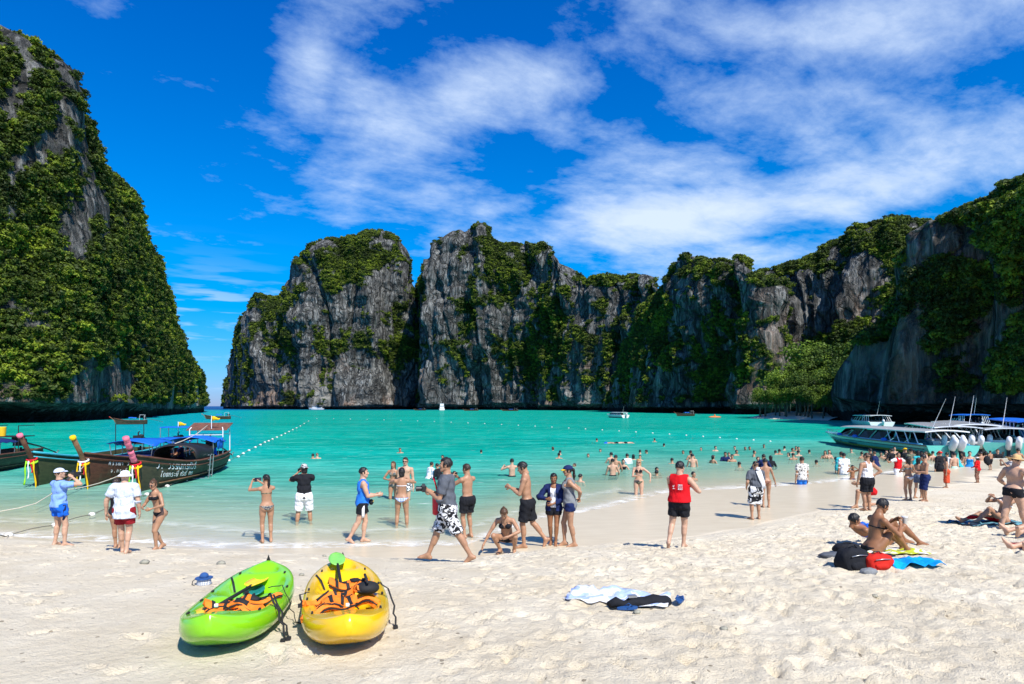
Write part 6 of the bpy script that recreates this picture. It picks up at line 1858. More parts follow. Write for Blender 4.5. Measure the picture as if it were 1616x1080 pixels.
    if roof:
        (t0, t1, h_, mt, tilt) = roof; w0 = .72
        for t in (t0, t1):
            for sg in (-1, 1): MB().tube([(t * L, sg * w0, .75), (t * L, sg * w0, h_ - .1), (t * L + .1, sg * (w0 - .05), h_)], .022, 6).build('roof_post', WHITEP, root)
            MB().tube([(t * L, -w0, h_ - .35), (t * L, w0, h_ - .35)], .018, 6).build('cross_bar', WHITEP, root)
        n_ = 7
        for k in range(n_):
            x = (t0 + (t1 - t0) * (k + .5) / n_) * L; MB().box((x, 0, h_ + .04 + tilt * (k - n_ / 2) * .05), ((t1 - t0) * L / n_ * .93, 1.75, .025), rot=Matrix.Rotation(-tilt * .25, 3, 'Y')).build('roof_board', mt, root)
    return root, L, halfb, shear


DIR = (-.155, 1)
# boat D: the one with lettering
bowD = px2(224, 776)
rD, LD, hbD, shD = longtail('dark wooden long-tail boat with white lettering and ladder, nearest the woman in the bandeau', bowD, DIR, 8.5, W_HULL, 'pink', wraps=((.70, 1.02, PINK), (.30, .62, PINK)),
                       canopy=((.60, .80, 1.48, TARP_B, 1.2),), roof=(.82, .95, 2.02, W_BOARD, .9), prow_h=2.28)
def hull_pt(r, L, hb, sh, t, q, side=-1, out=.03):
    """a point on the outer planking (local)"""
    b_ = hb(t); s_ = sh(t); z = s_ + (-.28 - s_) * q
    y = b_ * (1 - max(q, 0) ** 2.6 * .98) * (1 - .10 * q)
    return Vector((t * L - .55 * max(0, 1 - t / .2) * (z / 1.3), side * (y + out), z))
def hull_text(root, L, hb, sh, t, q, body, size, mat=None, side=-1, dt=.05, asc=1.0):
    A = hull_pt(root, L, hb, sh, t - dt, q, side, .012); Bp = hull_pt(root, L, hb, sh, t + dt, q, side, .012); Up = hull_pt(root, L, hb, sh, t, q - .18, side, .012); c = hull_pt(root, L, hb, sh, t, q, side, .03)
    ex = (Bp - A).normalized() * (1 if side > 0 else 1)
    ey = (Up - c); ey = (ey - ex * ey.dot(ex)).normalized(); ez = ex.cross(ey)
    M = Matrix((ex, ey, ez)).transposed().to_4x4(); M.translation = c
    return text_mesh(body, size, mat or WHITEP, 'lettering', root, M, .003)
# which side of the hull faces the camera: local -y or +y
_side = lambda root: (1 if (root.matrix_basis.to_3x3() @ Vector((0, 1, 0))).dot(Vector((0, 0, 0)) - root.location - root.matrix_basis.to_3x3() @ Vector((4, 0, 0))) > 0 else -1)
sD = _side(rD)


def hull_words(root, L, hb, sh, side, t0, q, words, size, step=.011):
    """letters follow the curve of the planking one by one"""
    t = t0
    for ch in words:
        if ch != ' ':
            c = hull_pt(root, L, hb, sh, t, q, side, .022); A = hull_pt(root, L, hb, sh, t - .01, q, side, .022); Bp = hull_pt(root, L, hb, sh, t + .01, q, side, .022); Up = hull_pt(root, L, hb, sh, t, q - .1, side, .022)
            ex = (Bp - A).normalized() * (1 if side < 0 else -1) * (1 if True else 1)
            ex = (Bp - A).normalized() if side < 0 else -(Bp - A).normalized()
            ey = Up - c; ey = (ey - ex * ey.dot(ex)).normalized(); ez = ex.cross(ey)
            M = Matrix((ex, ey, ez)).transposed().to_4x4(); M.translation = c
            text_mesh(ch, size, WHITEP, 'lettering', root, M, .003)
        t += step * (1 if side < 0 else -1)


if sD < 0:
    hull_words(rD, LD, hbD, shD, sD, .085, .17, ['ว', '.', ' ', 'ว', 'ร', 'ร', 'ณ', 'ก', 'า', 'ร', 'ทั', 'ว', 'ร์'], .36, .022)
    hull_words(rD, LD, hbD, shD, sD, .105, .42, ['โ', 'ด', 'ย', 'ก', 'ร', 'ะ', 'บี่', ' ', 'ทั', 'ว', 'ร์', ' ', 'ท', 'ท'], .27, .018)
else:
    hull_words(rD, LD, hbD, shD, sD, .34, .17, ['ว', '.', ' ', 'ว', 'ร', 'ร', 'ณ', 'ก', 'า', 'ร', 'ทั', 'ว', 'ร์'], .36, .022)
    hull_words(rD, LD, hbD, shD, sD, .33, .42, ['โ', 'ด', 'ย', 'ก', 'ร', 'ะ', 'บี่', ' ', 'ทั', 'ว', 'ร์', ' ', 'ท', 'ท'], .27, .018)
# black tarp tunnel, blue side cloth
g = []
for i in range(8):
    t = .36 + .24 * i / 7; w_ = hbD(t) * .97; h_ = 1.42 + .08 * math.sin(i * .9)
    g.append([(t * LD + .03 * math.sin(q * 3), w_ * math.cos(math.pi * q) * -1.02, .78 + (h_ - .78) * (math.sin(math.pi * q) ** .45 if 0 < q < 1 else 0)) for q in np.linspace(0, 1, 13)])
MB().sheet(g, .012).build('black_tarpaulin', TARP_K, rD, smooth=True)
for k, t in enumerate((.66, .72)):
    w_ = hbD(t) * .98; MB().sheet([[(t * LD + x, sD * (w_ + .02 * math.sin(x * 9)), z) for z in (1.58, 1.35, 1.1)] for x in (0, .2, .4, .52)], .01).build('hanging_cloth', TARP_B, rD, smooth=True)
# boarding ladder
lt0 = hull_pt(rD, LD, hbD, shD, .50, -.12, sD, .05); lt1 = hull_pt(rD, LD, hbD, shD, .50, 1.0, sD, .95); lt1.z = -.25
lad = empty('boarding_ladder', (0, 0, 0)); lad.parent = rD; lad.empty_display_size = .1
bpy.data.objects.remove(lad)
for dx_ in (-.20, .20): MB().tube([lt0 + Vector((dx_, 0, .05)), lt0 + Vector((dx_, sD * .1, .06)), lt1 + Vector((dx_, 0, 0))], .022, 6).build('ladder_rail', STEEL, rD)
for k in range(5):
    c = lt0.lerp(lt1, .12 + .19 * k); MB().tube([c + Vector((-.20, 0, 0)), c + Vector((.20, 0, 0))], .020, 6).build('ladder_rung', STEEL, rD)
MB().tube([lt1 + Vector((-.2, 0, .25)), lt1 + Vector((-.9, -sD * .75, .30))], .018, 6).build('ladder_stay', STEEL, rD)


def flag(root, x, y, z0, z1, mt, k=1.0):
    MB().tube([(x, y, z0), (x, y, z1)], .016, 6).build('flag_pole', WHITEP, root)
    MB().sheet([[(x + .02 + .0 * q, y - .02 - u_ * .5 * k, z1 - .03 - .34 * k * v_ * (1 - u_ * .8) - .10 * u_ * k + .03 * math.sin(u_ * 6)) for v_ in (0, .5, 1)] for q, u_ in enumerate((0, .25, .5, .75, 1))], .004).build('pennant', mt, root, smooth=True)


flag(rD, LD * .83, -.2, 1.95, 2.55, YEL, .7)
MB().tube([(LD * .84, .0, 2.10), (LD * .70, .1, 1.75), (LD * .52, .12, 1.55), (LD * .40, .1, 1.48)], .020, 6).build('roof_rope', ROPE, rD, smooth=True)
# boat C
bowC = px2(143, 769)
rC, LC, hbC, shC = longtail('long-tail boat with blue canopy and painted marks, between the two other prows', bowC, DIR, 9.8, W_RED, 'yellow', canopy=((.34, .60, 1.36, TARP_B, 1.4), (.66, .84, 1.30, TARP_B, .4)), prow_h=2.25, lower=.9)
sC = _side(rC)
if sC < 0:
    hull_words(rC, LC, hbC, shC, sC, .09, .20, ['ก', 'ร', 'ร', 'ณ', 'า', ' ', 'ว', 'ร', 'รั', 'ต', 'น์'], .22, .016)
    hull_words(rC, LC, hbC, shC, sC, .10, .42, ['จ', '.', 'ก', 'ร', 'ะ', 'บี่', ' ', '0', '7', '5', '1'], .20, .016)
MB().box((LC * .47, 0, .86), (LC * .3, 1.5, .10)).build('seat_cover', TARP_D, rC)
flag(rC, LC * .93, .1, 1.6, 2.2, YEL, .7)
for sg in (-1, 1):
    MB().tube([(LC * .86, sg * .7, .8), (LC * .86, sg * .7, 1.9), (LC * .97, sg * .7, 1.9), (LC * .97, sg * .7, .8)], .022, 6).build('frame_pipe', STEEL, rC)
MB().box((LC * .915, 0, 1.93), (1.0, 1.5, .04)).build('roof_panel', TARP_B, rC)
# boat B
bowB = px2(63, 766)
rB, LB, hbB, shB = longtail('long-tail boat with pink tipped prow and lime garland at the left', bowB, DIR, 9.6, W_GREEN, 'pink', gun=CYAN, prow_h=2.30)
for sg in (-1, 1): MB().tube([(LB * .80, sg * .65, .8), (LB * .80, sg * .65, 2.1)], .02, 6).build('frame_pipe', IRON, rB)
MB().tube([(LB * .80, -.65, 2.1), (LB * .80, .65, 2.1)], .02, 6).build('frame_bar', IRON, rB)
# boat A, mostly outside the frame on the left
stA = px2(46, 734); dA = Vector((DIR[0], DIR[1], 0)).normalized(); bowA = Vector(stA) - dA * 9.8
rA, LA, hbA, shA = longtail('long-tail boat cut by the left edge with a yellow bucket on its rack', bowA, DIR, 9.8, W_HULL, None, canopy=((.5, .74, 1.35, TARP_D, .2),), prow_h=2.1)
for sg in (-1, 1): MB().tube([(LA * .80, sg * .6, .8), (LA * .80, sg * .6, 2.05), (LA * .93, sg * .6, 2.05)], .022, 6).build('frame_pipe', IRON, rA)
MB().box((LA * .865, 0, 1.52), (1.2, 1.3, .04)).build('rack_shelf', IRON, rA)
tb = thing_at('bucket', Matrix.Translation(rA.matrix_basis @ Vector((LA * .84, .35, 1.55))), 'yellow plastic bucket standing on the rack of the leftmost boat', 'bucket')
MB().tube([(0, 0, 0), (0, 0, .42), (0, 0, .44)], [.16, .19, .17], 14).build('shell', pmat('yellow_plastic', (.80, .48, .02), .4), tb, auto=.6)
# far long-tails
def far_lt(px, wl_, L, ang, label, tarp=TARP_B, k=.9):
    c = Vector(px2(px, wl_)); d = Vector((math.cos(R(ang)), math.sin(R(ang)), 0))
    r, l, hb, sh = longtail(label, c, (d.x, d.y), L, W_HULL, 'red', canopy=((.40, .66, 1.3, tarp, .5),), roof=(.76, .92, 1.9, WHITEP, 0), far=True, prow_h=1.9)
    r.scale = (.8, .8, .8)
    return r
far_lt(184, 670, 5.4, 25, 'small dark long-tail boat with blue tarp moored in front of the left cliff')
r_ = far_lt(326, 662, 6.2, 18, 'small long-tail boat with bright blue tarps near the sea gap')
for k, (px, w_, L, a, lb) in enumerate(((733, 648.5, 11, 10, 'distant long-tail boat left of centre under the grey massif'), (793, 648.8, 12, 5, 'distant long-tail boat with blue tarp under the centre of the massif'), (1069, 657, 6.5, 8, 'brown long-tail boat moored under the fluted headland'), (655, 648, 9, -6, 'distant long-tail boat beside the small beach under the dome'))):
    far_lt(px, w_, L, a, lb)


# ------------------------------------------------------------------ speedboats
def gel(name, col): return pmat(name, col, .22, var=.05, scale=2, coat=.5)


TEAL = gel('teal_gelcoat', (.09, .46, .40)); GW = gel('white_gelcoat', (.72, .74, .75)); OLIV = gel('olive_stripe', (.30, .34, .02)); DKB = gel('dark_bottom', (.02, .02, .022)); SKYG = gel('sky_blue_trim', (.16, .48, .62)); NAVG = gel('navy_stripe', (.01, .015, .05))
WIN = pmat('dark_window', (.008, .009, .010), .22, coat=.0, var=.02, spec=.2); GREY_E = gel('engine_grey', (.62, .64, .66))


def speedboat(label, stern, bow, beam=2.9, H=.95, hullm=TEAL, roofm=GW, stripe=True, n_eng=3, roofz=1.85, detail=True, words=(), group='speedboats moored stern to the beach', blue=True):
    S, Bw = Vector((stern[0], stern[1], 0)), Vector((bow[0], bow[1], 0)); d = Bw - S; L = d.length; d.normalize()
    root = empty('speedboat', S, math.atan2(d.y, d.x), label, 'boat', group)
    def hb(t): return beam / 2 * (1 - max(0, (t - .35) / .65) ** 2.4)
    def sh(t): return H * (1 + .12 * t * t)
    def pt(t, q, side, out=0.0):
        """q 0 at the sheer, 1 at the keel"""
        rake = max(0, (t - .55) / .45); z = sh(t) + (-.35 + .30 * rake ** 2 - sh(t)) * q
        y = max(hb(t), .03) * (1 - .18 * q - (q ** 3) * .82); x = t * L - .13 * L * rake ** 2 * q
        return Vector((x, side * (y + out), z))
    nu = 26
    def band(q0, q1, m, name, side, out=0.0, th=.02, t0=0, t1=1):
        g = [[pt(t0 + (t1 - t0) * i / (nu - 1), q0 + (q1 - q0) * j / 3, side, out) for j in range(4)] for i in range(nu)]
        if side < 0: g = g[::-1]
        MB().sheet(g, th).build(name, m, root, auto=.6)
    for sd in (-1, 1):
        g = [[pt(i / (nu - 1), j / 8, sd) for j in range(9)] for i in range(nu)]
        if sd < 0: g = g[::-1]
        MB().sheet(g, .03).build('hull_side', hullm, root, auto=.6)
        band(.56, 1.0, DKB, 'bottom_paint', sd, .012)
        if stripe:
            band(.42, .555, OLIV, 'boot_stripe', sd, .014)
            band(.20, .235, NAVG, 'pin_stripe', sd, .010, t0=.02, t1=.9)
        band(-.005, .07, NAVG if detail else hullm, 'rub_rail', sd, .035)
    m = MB(); ring = [pt(0, j / 8, -1) for j in range(9)] + [pt(0, j / 8, 1) for j in reversed(range(8))]
    m.add([p + Vector((.01, 0, 0)) for p in ring] + [p + Vector((-.04, 0, 0)) for p in ring], [tuple(range(len(ring))), tuple(range(2 * len(ring) - 1, len(ring) - 1, -1))]); m.build('transom', hullm, root)
    g = [[Vector((t * L, q * max(hb(t) - .02, .02), sh(t) - .01 + .10 * (1 - q * q) * (1 if t > .55 else 0) - (.45 if t < .55 else 0) * (1 if abs(q) < .85 else 0))) for q in (-1, -.86, -.5, 0, .5, .86, 1)] for t in np.linspace(0.0, .995, 26)]
    MB().sheet(g, .03).build('deck', SKYG if blue else GW, root, auto=.6)
    # cabin side windows and their pale frames, leaning
    c0, c1 = .30, .72
    for sd in (-1, 1):
        n_ = 4
        for k in range(n_):
            ta, tb = c0 + (c1 - c0) * k / n_ + .006, c0 + (c1 - c0) * (k + 1) / n_ - .006
            za = sh(ta) + .03; zt = min(roofz - .12, sh(ta) + (.62 if k < n_ - 1 else .50)); lean = .035
            P_ = [Vector((ta * L, sd * hb(ta) * .90, za)), Vector((tb * L, sd * hb(tb) * .90, za)), Vector(((tb - lean) * L - (.05 * L if k == n_ - 1 else 0), sd * hb(tb) * .72, zt)), Vector(((ta - lean) * L, sd * hb(ta) * .76, zt))]
            nrm = (P_[1] - P_[0]).cross(P_[3] - P_[0]).normalized() * .025
            MB().add(P_ + [p + nrm for p in P_], [(0, 1, 2, 3), (7, 6, 5, 4), (0, 4, 5, 1), (1, 5, 6, 2), (2, 6, 7, 3), (3, 7, 4, 0)]).build('side_window', WIN, root)
            MB().tube([P_[0] - Vector((.05, 0, 0)), P_[3] - Vector((.05, 0, 0))], .04, 5).build('window_frame', hullm if blue else GW, root)
        MB().tube([Vector((t * L, sd * hb(t) * .91, sh(t) + .02)) for t in np.linspace(.04, c1 + .10, 12)], .045, 5).build('coaming', SKYG if blue else GW, root, smooth=True)
        for t in (.06, .12, .18, .24):
            MB().tube([Vector((t * L, sd * hb(t) * .92, sh(t))), Vector(((t + .05) * L, sd * hb(t) * .80, roofz))], .03, 6).build('roof_strut', WHITEP, root)
    # windscreen
    t = c1; g = [[Vector(((t + .04 - .0 * a_ * a_ - .05 * b_ - .03 * a_ * a_) * L, a_ * hb(t) * (.88 - .14 * b_), sh(t) + .04 + .50 * b_)) for b_ in (0, .5, 1)] for a_ in (-1, -.6, -.2, .2, .6, 1)]
    MB().sheet(g, .02).build('windscreen', WIN, root, auto=.5)
    # roof
    g = [[Vector((t * L, q * (hb(min(t, .5)) * .86) * (1 - max(0, (t - .62) / .14) ** 2 * .5), roofz + .10 * (1 - q * q) - .10 * max(0, (t - .55) / .2) ** 1.5 + (.02 if t < .1 else 0))) for q in (-1, -.7, -.35, 0, .35, .7, 1)] for t in np.linspace(.03, .74, 18)]
    MB().sheet(g, .07).build('roof', roofm, root, auto=.6)
    # bow rail, fender, aerial, engines
    MB().tube([Vector((t * L, sd * max(hb(t) - .05, 0), sh(t) + .26)) for sd in (-1,) for t in np.linspace(.74, .985, 9)] + [Vector((t * L, max(hb(t) - .05, 0), sh(t) + .26)) for t in np.linspace(.985, .74, 9)], .018, 6).build('bow_rail', STEEL, root, smooth=True)
    for sd in (-1, 1):
        for t in (.76, .84, .92): MB().tube([Vector((t * L, sd * (hb(t) - .05), sh(t))), Vector((t * L, sd * (hb(t) - .05), sh(t) + .26))], .014, 5).build('rail_post', STEEL, root)
    if detail:
        for t in (.28, .52, .70): MB().ball(Vector((t * L, hb(t) * .98 * (1 if True else -1), sh(t) + .08)), (.35, .13, .13), 10, 7).build('fender', TARP_B, root, smooth=True)
        for t in (.28, .52, .70): MB().ball(Vector((t * L, -hb(t) * .98, sh(t) + .08)), (.35, .13, .13), 10, 7).build('fender', TARP_B, root, smooth=True)
    MB().tube([Vector((.10 * L, .2, roofz + .1)), Vector((.02 * L, .2, roofz + 1.9))], [.02, .008], 6).build('aerial', WHITEP, root)
    for k in range(n_eng):
        y = (k - (n_eng - 1) / 2) * .46
        e = MB().tube([(-.22, y, .50), (-.25, y, .58), (-.42, y, .86), (-.62, y, 1.10), (-.68, y, 1.16)], [.11, .155, .165, .14, .09], 12, flat=1.75)
        eo = e.build('outboard_cowl', GREY_E, root, smooth=True)
        MB().tube([(-.30, y, .60), (-.34, y, .1), (-.36, y, -.45)], [.11, .08, .06], 8, flat=1.5).build('engine_leg', IRON, root, smooth=True)
    for (t, q, body, size) in words:
        for sd in (-1, 1):
            c = pt(t, q, sd, .02); A = pt(t - .03, q, sd, .02); Bp = pt(t + .03, q, sd, .02); Up = pt(t, q - .1, sd, .02)
            ex = (Bp - A).normalized() * (1 if sd < 0 else -1); ey = Up - c; ey = (ey - ex * ey.dot(ex)).normalized(); ez = ex.cross(ey)
            M = Matrix((ex, ey, ez)).transposed().to_4x4(); M.translation = c
            text_mesh(body, size, NAVG, 'lettering', root, M, .002)
    return root


def spx(px, row, z=0.0): return px2(px, row, z)


speedboat('large turquoise speedboat with olive stripe and dark lettering, nearest and longest on the right', px2(1504, 724)[:2], px2(1303, 697.5)[:2], 2.9, .74, TEAL, GW, n_eng=2, roofz=1.50,
          words=((.86, .28, 'Lomayon', .26), (.70, .34, 'R.G.', .24), (.56, .36, 'S. Nabooranon', .26)))
speedboat('white speedboat with a row of pale outboard engines behind the turquoise one', px2(1516, 719)[:2], px2(1432, 694)[:2], 2.9, .85, GW, GW, stripe=False, n_eng=5, roofz=1.66, detail=False, blue=False)
speedboat('white speedboat between two others with flags on its roof', px2(1545, 717)[:2], px2(1478, 692)[:2], 2.9, .9, GW, GW, stripe=False, n_eng=3, roofz=1.75, detail=False, blue=False)
speedboat('green turquoise speedboat numbered 5 with curved olive stripe near the right edge', px2(1598, 722.5)[:2], px2(1532, 695)[:2], 2.9, .86, TEAL, GW, n_eng=2, roofz=1.6, words=((.22, .05, '5', .5), (.10, .2, 'Ole', .3)))
speedboat('speedboat with bright blue awning at the right edge behind the numbered one', px2(1650, 719)[:2], px2(1560, 693)[:2], 2.9, 1.05, GW, TARP_B, stripe=False, n_eng=2, roofz=2.0, detail=False)
speedboat('far white speedboat behind the bow of the large turquoise one, left of two', px2(1392, 677)[:2], px2(1345, 672)[:2], 3.0, .9, GW, GW, stripe=False, n_eng=1, roofz=1.7, detail=False, blue=False)
speedboat('far speedboat with a blue awning half hidden behind the speedboat roofs', px2(1545, 684)[:2], px2(1500, 681)[:2], 3.0, 1.0, GW, TARP_B, stripe=False, n_eng=1, roofz=2.0, detail=False, blue=False)
speedboat('small white speedboat alone in the middle of the bay', px2(987, 660)[:2], px2(958, 659)[:2], 2.2, .75, GW, GW, stripe=False, n_eng=1, roofz=1.35, detail=False, blue=False, group=None)


def ferry(label, px, row, L, H, decks, ang=4):
    c = Vector(px2(px, row)); root = empty('tour_boat', c, R(ang), label, 'boat', 'far tour boats')
    g = [[Vector((t * L - L / 2, q * 2.0 * (1 - max(0, (t - .6) / .4) ** 2), 1.1 + .5 * t * t if j else -.4)) for j in (1, 0)] for q in (-1,) for t in np.linspace(0, 1, 12)]
    h = MB()
    for sd in (-1, 1):
        h.sheet([[Vector((t * L - L / 2 - (0 if j == 0 else .06 * L * t), sd * 2.0 * (1 - max(0, (t - .6) / .4) ** 2) * (1 if j == 0 else .8) + .0, (1.1 + .5 * t * t) if j == 0 else -.4)) for j in (0, 1)] for t in (np.linspace(0, 1, 12) if sd > 0 else np.linspace(1, 0, 12))], .05)
    h.box((-L / 2 + .05, 0, .4), (.1, 3.7, 1.5)); h.box((-.05 * L, 0, 1.05), (L * .86, 3.2, .1)); h.build('hull', GW, root)
    for k in range(decks):
        z = 1.1 + k * 1.9; w_ = L * (.66 - .14 * k)
        MB().box((-.08 * L, 0, z + .95), (w_, 3.0 - .3 * k, 1.5)).build('deck_house', GW, root)
        for q in range(7):
            x = -.08 * L - w_ / 2 + w_ * (q + .5) / 7
            for sd in (-1, 1): MB().box((x, sd * (1.52 - .15 * k), z + 1.1), (w_ / 7 * .72, .05, .62)).build('window', WIN, root)
        MB().box((-.08 * L, 0, z + 1.8), (w_ * 1.08, 3.5 - .3 * k, .12)).build('roof', GW, root)
    MB().tube([(0, 0, 1.1 + decks * 1.9), (0, 0, 2.8 + decks * 1.9)], .05, 6).build('mast', WHITEP, root)
    return root


ferry('white two decked tour boat at the foot of the rounded dome', 499, 646.5, 13, 3, 1, 182)
ferry('tall white tour boat with blue trim at the foot of the grey massif', 697, 647.5, 9.0, 3, 2, 100)
# float in orange on the water
t = thing_at('kayak_far', Matrix.Translation(Vector(px2(1128, 659))), 'tiny orange kayak on the far water right of the moored longtail', 'kayak'); t.name = 'kayak'
MB().ball((0, 0, .1), (1.7, .4, .25), 12, 6).build('hull', pmat('orange_plastic', (.75, .16, .02), .4), t, smooth=True)
MB().tube([(0, 0, .2), (0, 0, .6), (0, 0, .75)], [.2, .22, .1], 8).build('seat_back', pmat('orange_plastic', (.75, .16, .02), .4), t)
# ------------------------------------------------------------------ kayaks on the sand
KG = pmat('kayak_lime', (.21, .56, .008), .22, var=.05, scale=3, coat=.5, bump=.05); KY = pmat('kayak_yellow', (.78, .47, .004), .22, var=.05, scale=3, coat=.5, bump=.05)
ORG = pmat('vest_orange', (.82, .20, .012), .7, var=.15, scale=25, bump=.6, bscale=40); BLK = pmat('webbing_black', (.014, .014, .015), .75, bump=.4, bscale=90)


def kayak(label, near_px, far_px, mt, W, lift=.0, marks=False):
    a = ground_hit(*near_px); b_ = ground_hit(*far_px)
    a.z = gz(a.x, a.y); b_.z = gz(b_.x, b_.y)
    c = (a + b_) / 2; d = (b_ - a); L = d.length; d.normalize()
    x = d; z = Vector((0, 0, 1)); y = z.cross(x).normalized(); z = x.cross(y)
    M = Matrix((x, y, z)).transposed().to_4x4(); M.translation = c + Vector((0, 0, .0))
    root = thing_at('kayak', M, label, 'kayak', 'kayaks lying on the sand')
    def hb(t): return W / 2 * max(1 - abs(2 * t - 1) ** 3.0, 0) ** .56
    def rim(t): return .225 + .105 * abs(2 * t - 1) ** 2.5
    def keel(t): return .015 + .20 * abs(2 * t - 1) ** 5
    def deck(t, q):      # q -1..1 across
        z_ = rim(t) + .035 * (1 - q * q)
        for t0, w_, dp in ((.34, .13, .17), (.68, .13, .17)):
            k = math.exp(-((t - t0) / w_) ** 4) * math.exp(-(q / .66) ** 6); z_ -= dp * k * .85
        z_ -= .07 * math.exp(-((t - .5) / .10) ** 4) * math.exp(-(q / .34) ** 4)
        z_ -= .06 * math.exp(-((t - .90) / .04) ** 4) * math.exp(-(q / .5) ** 6)
        return z_
    rows = []; nt_ = 64
    for i in range(nt_ + 1):
        t = .002 + .996 * i / nt_; b = max(hb(t), .004); x_ = (t - .5) * L
        r_ = []
        for q in np.linspace(-1, 1, 25): r_.append((x_, q * b * .96, deck(t, q)))
        for k in range(1, 15):                       # round the side and under
            a_ = math.pi * k / 15; yy = b * math.cos(a_); r_.append((x_, b * (abs(math.cos(a_)) ** .55) * (1 if math.cos(a_) > 0 else -1), rim(t) - .02 - (rim(t) - .02 - keel(t)) * math.sin(a_) ** .62))
        rows.append(r_)
    m = MB(); n_ = len(rows[0])
    v = [p for r_ in rows for p in r_]; f = []
    for i in range(nt_):
        for j in range(n_):
            q = (j + 1) % n_; f.append((i * n_ + j, i * n_ + q, (i + 1) * n_ + q, (i + 1) * n_ + j))
    f.append(tuple(range(n_ - 1, -1, -1))); f.append(tuple(nt_ * n_ + j for j in range(n_)))
    m.add(v, [q[::-1] for q in f]); h = m.build('hull', mt, root, smooth=True)
    D_ = lambda t, q, up=0.0: Vector(((t - .5) * L, q * hb(t), deck(t, q) + up))
    MB().tube([D_(.10, -.05, .05), D_(.10, .05, .05)], .014, 8).build('toggle_handle', WHITEP, root)
    MB().tube([D_(.13, -.3, .01), D_(.115, -.2, .04), D_(.10, .0, .04)], .006, 5).build('toggle_cord', BLK, root)
    MB().tube([D_(.985, -.1, .0), D_(.985, .0, .05), D_(.985, .1, .0)], .012, 6).build('bow_loop', BLK, root)
    for t, q in ((.20, .80), (.45, .86), (.60, .86), (.85, .72), (.20, -.80), (.45, -.86), (.62, -.86), (.84, -.72)):
        MB().box(D_(t, q, .006), (.05, .016, .014)).build('pad_eye', BLK, root)
    MB().tube([D_(.80, .82, .01), D_(.74, .62, .05), D_(.70, .50, .02)], .010, 5, flat=.5).build('deck_strap', BLK, root)
    for t in (.30, .36, .64, .70):
        for sg in (-1, 1): MB().box(D_(t, sg * .52, .012), (.10, .05, .02)).build('foot_rest', mt, root)
    if marks:
        for k in range(5):
            t = .86 + .012 * k
            g = [[(((t + dt - .5) * L), -(hb(t) * (1.004) + .004), rim(t) - .05 - v_) for v_ in (0, .05, .10)] for dt in (0, .007)]
            MB().sheet(g, .003).build('hull_letter', pmat('red_print', (.5, .03, .02), .4), root)
    return root, M, D_, hb, L


def paddle(label, M, a, b_, blade, shaft):
    """a, b local ends of the shaft on the kayak deck"""
    root = thing_at('paddle', M, label, 'paddle')
    a, b_ = Vector(a), Vector(b_); u = (b_ - a).normalized(); s_ = u.cross(Vector((0, 0, 1))).normalized()
    MB().tube([a, b_], .016, 10).build('shaft', shaft, root, smooth=True)
    for e, sg in ((a, -1), (b_, 1)):
        g = []
        for k in range(9):
            t = k / 8; w_ = .085 * (math.sin(math.pi * min(t * .93 + .12, 1)) ** .5) + .004
            g.append([tuple(e + u * sg * (t * .46 - .04) + s_ * w_ * q + Vector((0, 0, .018 * (q * q) + .0))) for q in (-1, -.5, 0, .5, 1)])
        MB().sheet(g, .008).build('blade', blade, root, smooth=True)
    return root


def life_vest(label, M, pieces, straps, bag=None):
    """an empty vest: padded panels, collar, webbing"""
    root = thing_at('life_vest', M, label, 'life vest', 'orange life vests on the kayaks')
    for k, (c, yaw, ln, wd, bend, tilt) in enumerate(pieces):
        rot = Matrix.Rotation(yaw, 3, 'Z') @ Matrix.Rotation(tilt, 3, 'Y'); c = Vector(c); r_ = random.Random(k + int(abs(c.x) * 997))
        ph = r_.uniform(0, 6)
        def P(u_, v_, up=0.0):
            # u along the panel: broad chest part, armhole, shoulder strap
            w_ = wd * (1.0 if u_ < .45 else 1.0 - .62 * min(1, (u_ - .45) / .16)) * (min(1, u_ / .10 + .55))
            off = wd * (.30 * min(1, max(0, (u_ - .45) / .16)))
            ang = bend * u_; x = ln * (math.sin(ang) / bend if abs(bend) > .01 else u_); y = ln * ((1 - math.cos(ang)) / bend if abs(bend) > .01 else 0)
            z = .020 * math.sin(u_ * 11 + ph) + .014 * math.sin(v_ * 4 + u_ * 7 + ph) + .028 * (1 - v_ * v_) * (1 if u_ < .5 else .5)
            return rot @ Vector((x - ln * .45 - math.sin(ang) * w_ * v_, y + off + math.cos(ang) * w_ * v_, z + up)) + c
        MB().sheet([[P(u_, v_) for v_ in (-1, -.85, -.5, 0, .5, .85, 1)] for u_ in np.linspace(0, 1, 15)], .045).build('foam_panel', ORG, root, auto=.9)
        for sd in (-1, 1): MB().tube([P(u_, sd, -.015) for u_ in np.linspace(0, 1, 12)], .008, 5).build('edge_binding', BLK, root)
        for u_ in (.14, .34): MB().sheet([[P(u_ + d_, v_, .007) for v_ in (-1.03, -.6, -.2, .2, .6, 1.03)] for d_ in (-.028, .028)], .004).build('webbing', BLK, root)
        MB().sheet([[P(u_, v_, .010) for v_ in (-.6, -.2, .2, .55)] for u_ in (.46, .54, .62, .70)], .006).build('mesh_lining', BLK, root, smooth=True)
        MB().box(P(.34, .1, .018), (.045, .03, .015)).build('buckle', BLK, root)
    for pts in straps:
        MB().tube([tuple(Vector(pts[i]).lerp(Vector(pts[i + 1]), q) + Vector((.02 * math.sin(i * 3 + q * 5), .012 * math.sin(i + q * 6), 0))) for i in range(len(pts) - 1) for q in (0, .33, .67)] + [pts[-1]], .010, 5, flat=.4).build('strap', BLK, root, smooth=True)
        MB().box(pts[-1], (.05, .035, .025)).build('buckle', BLK, root)
    return root


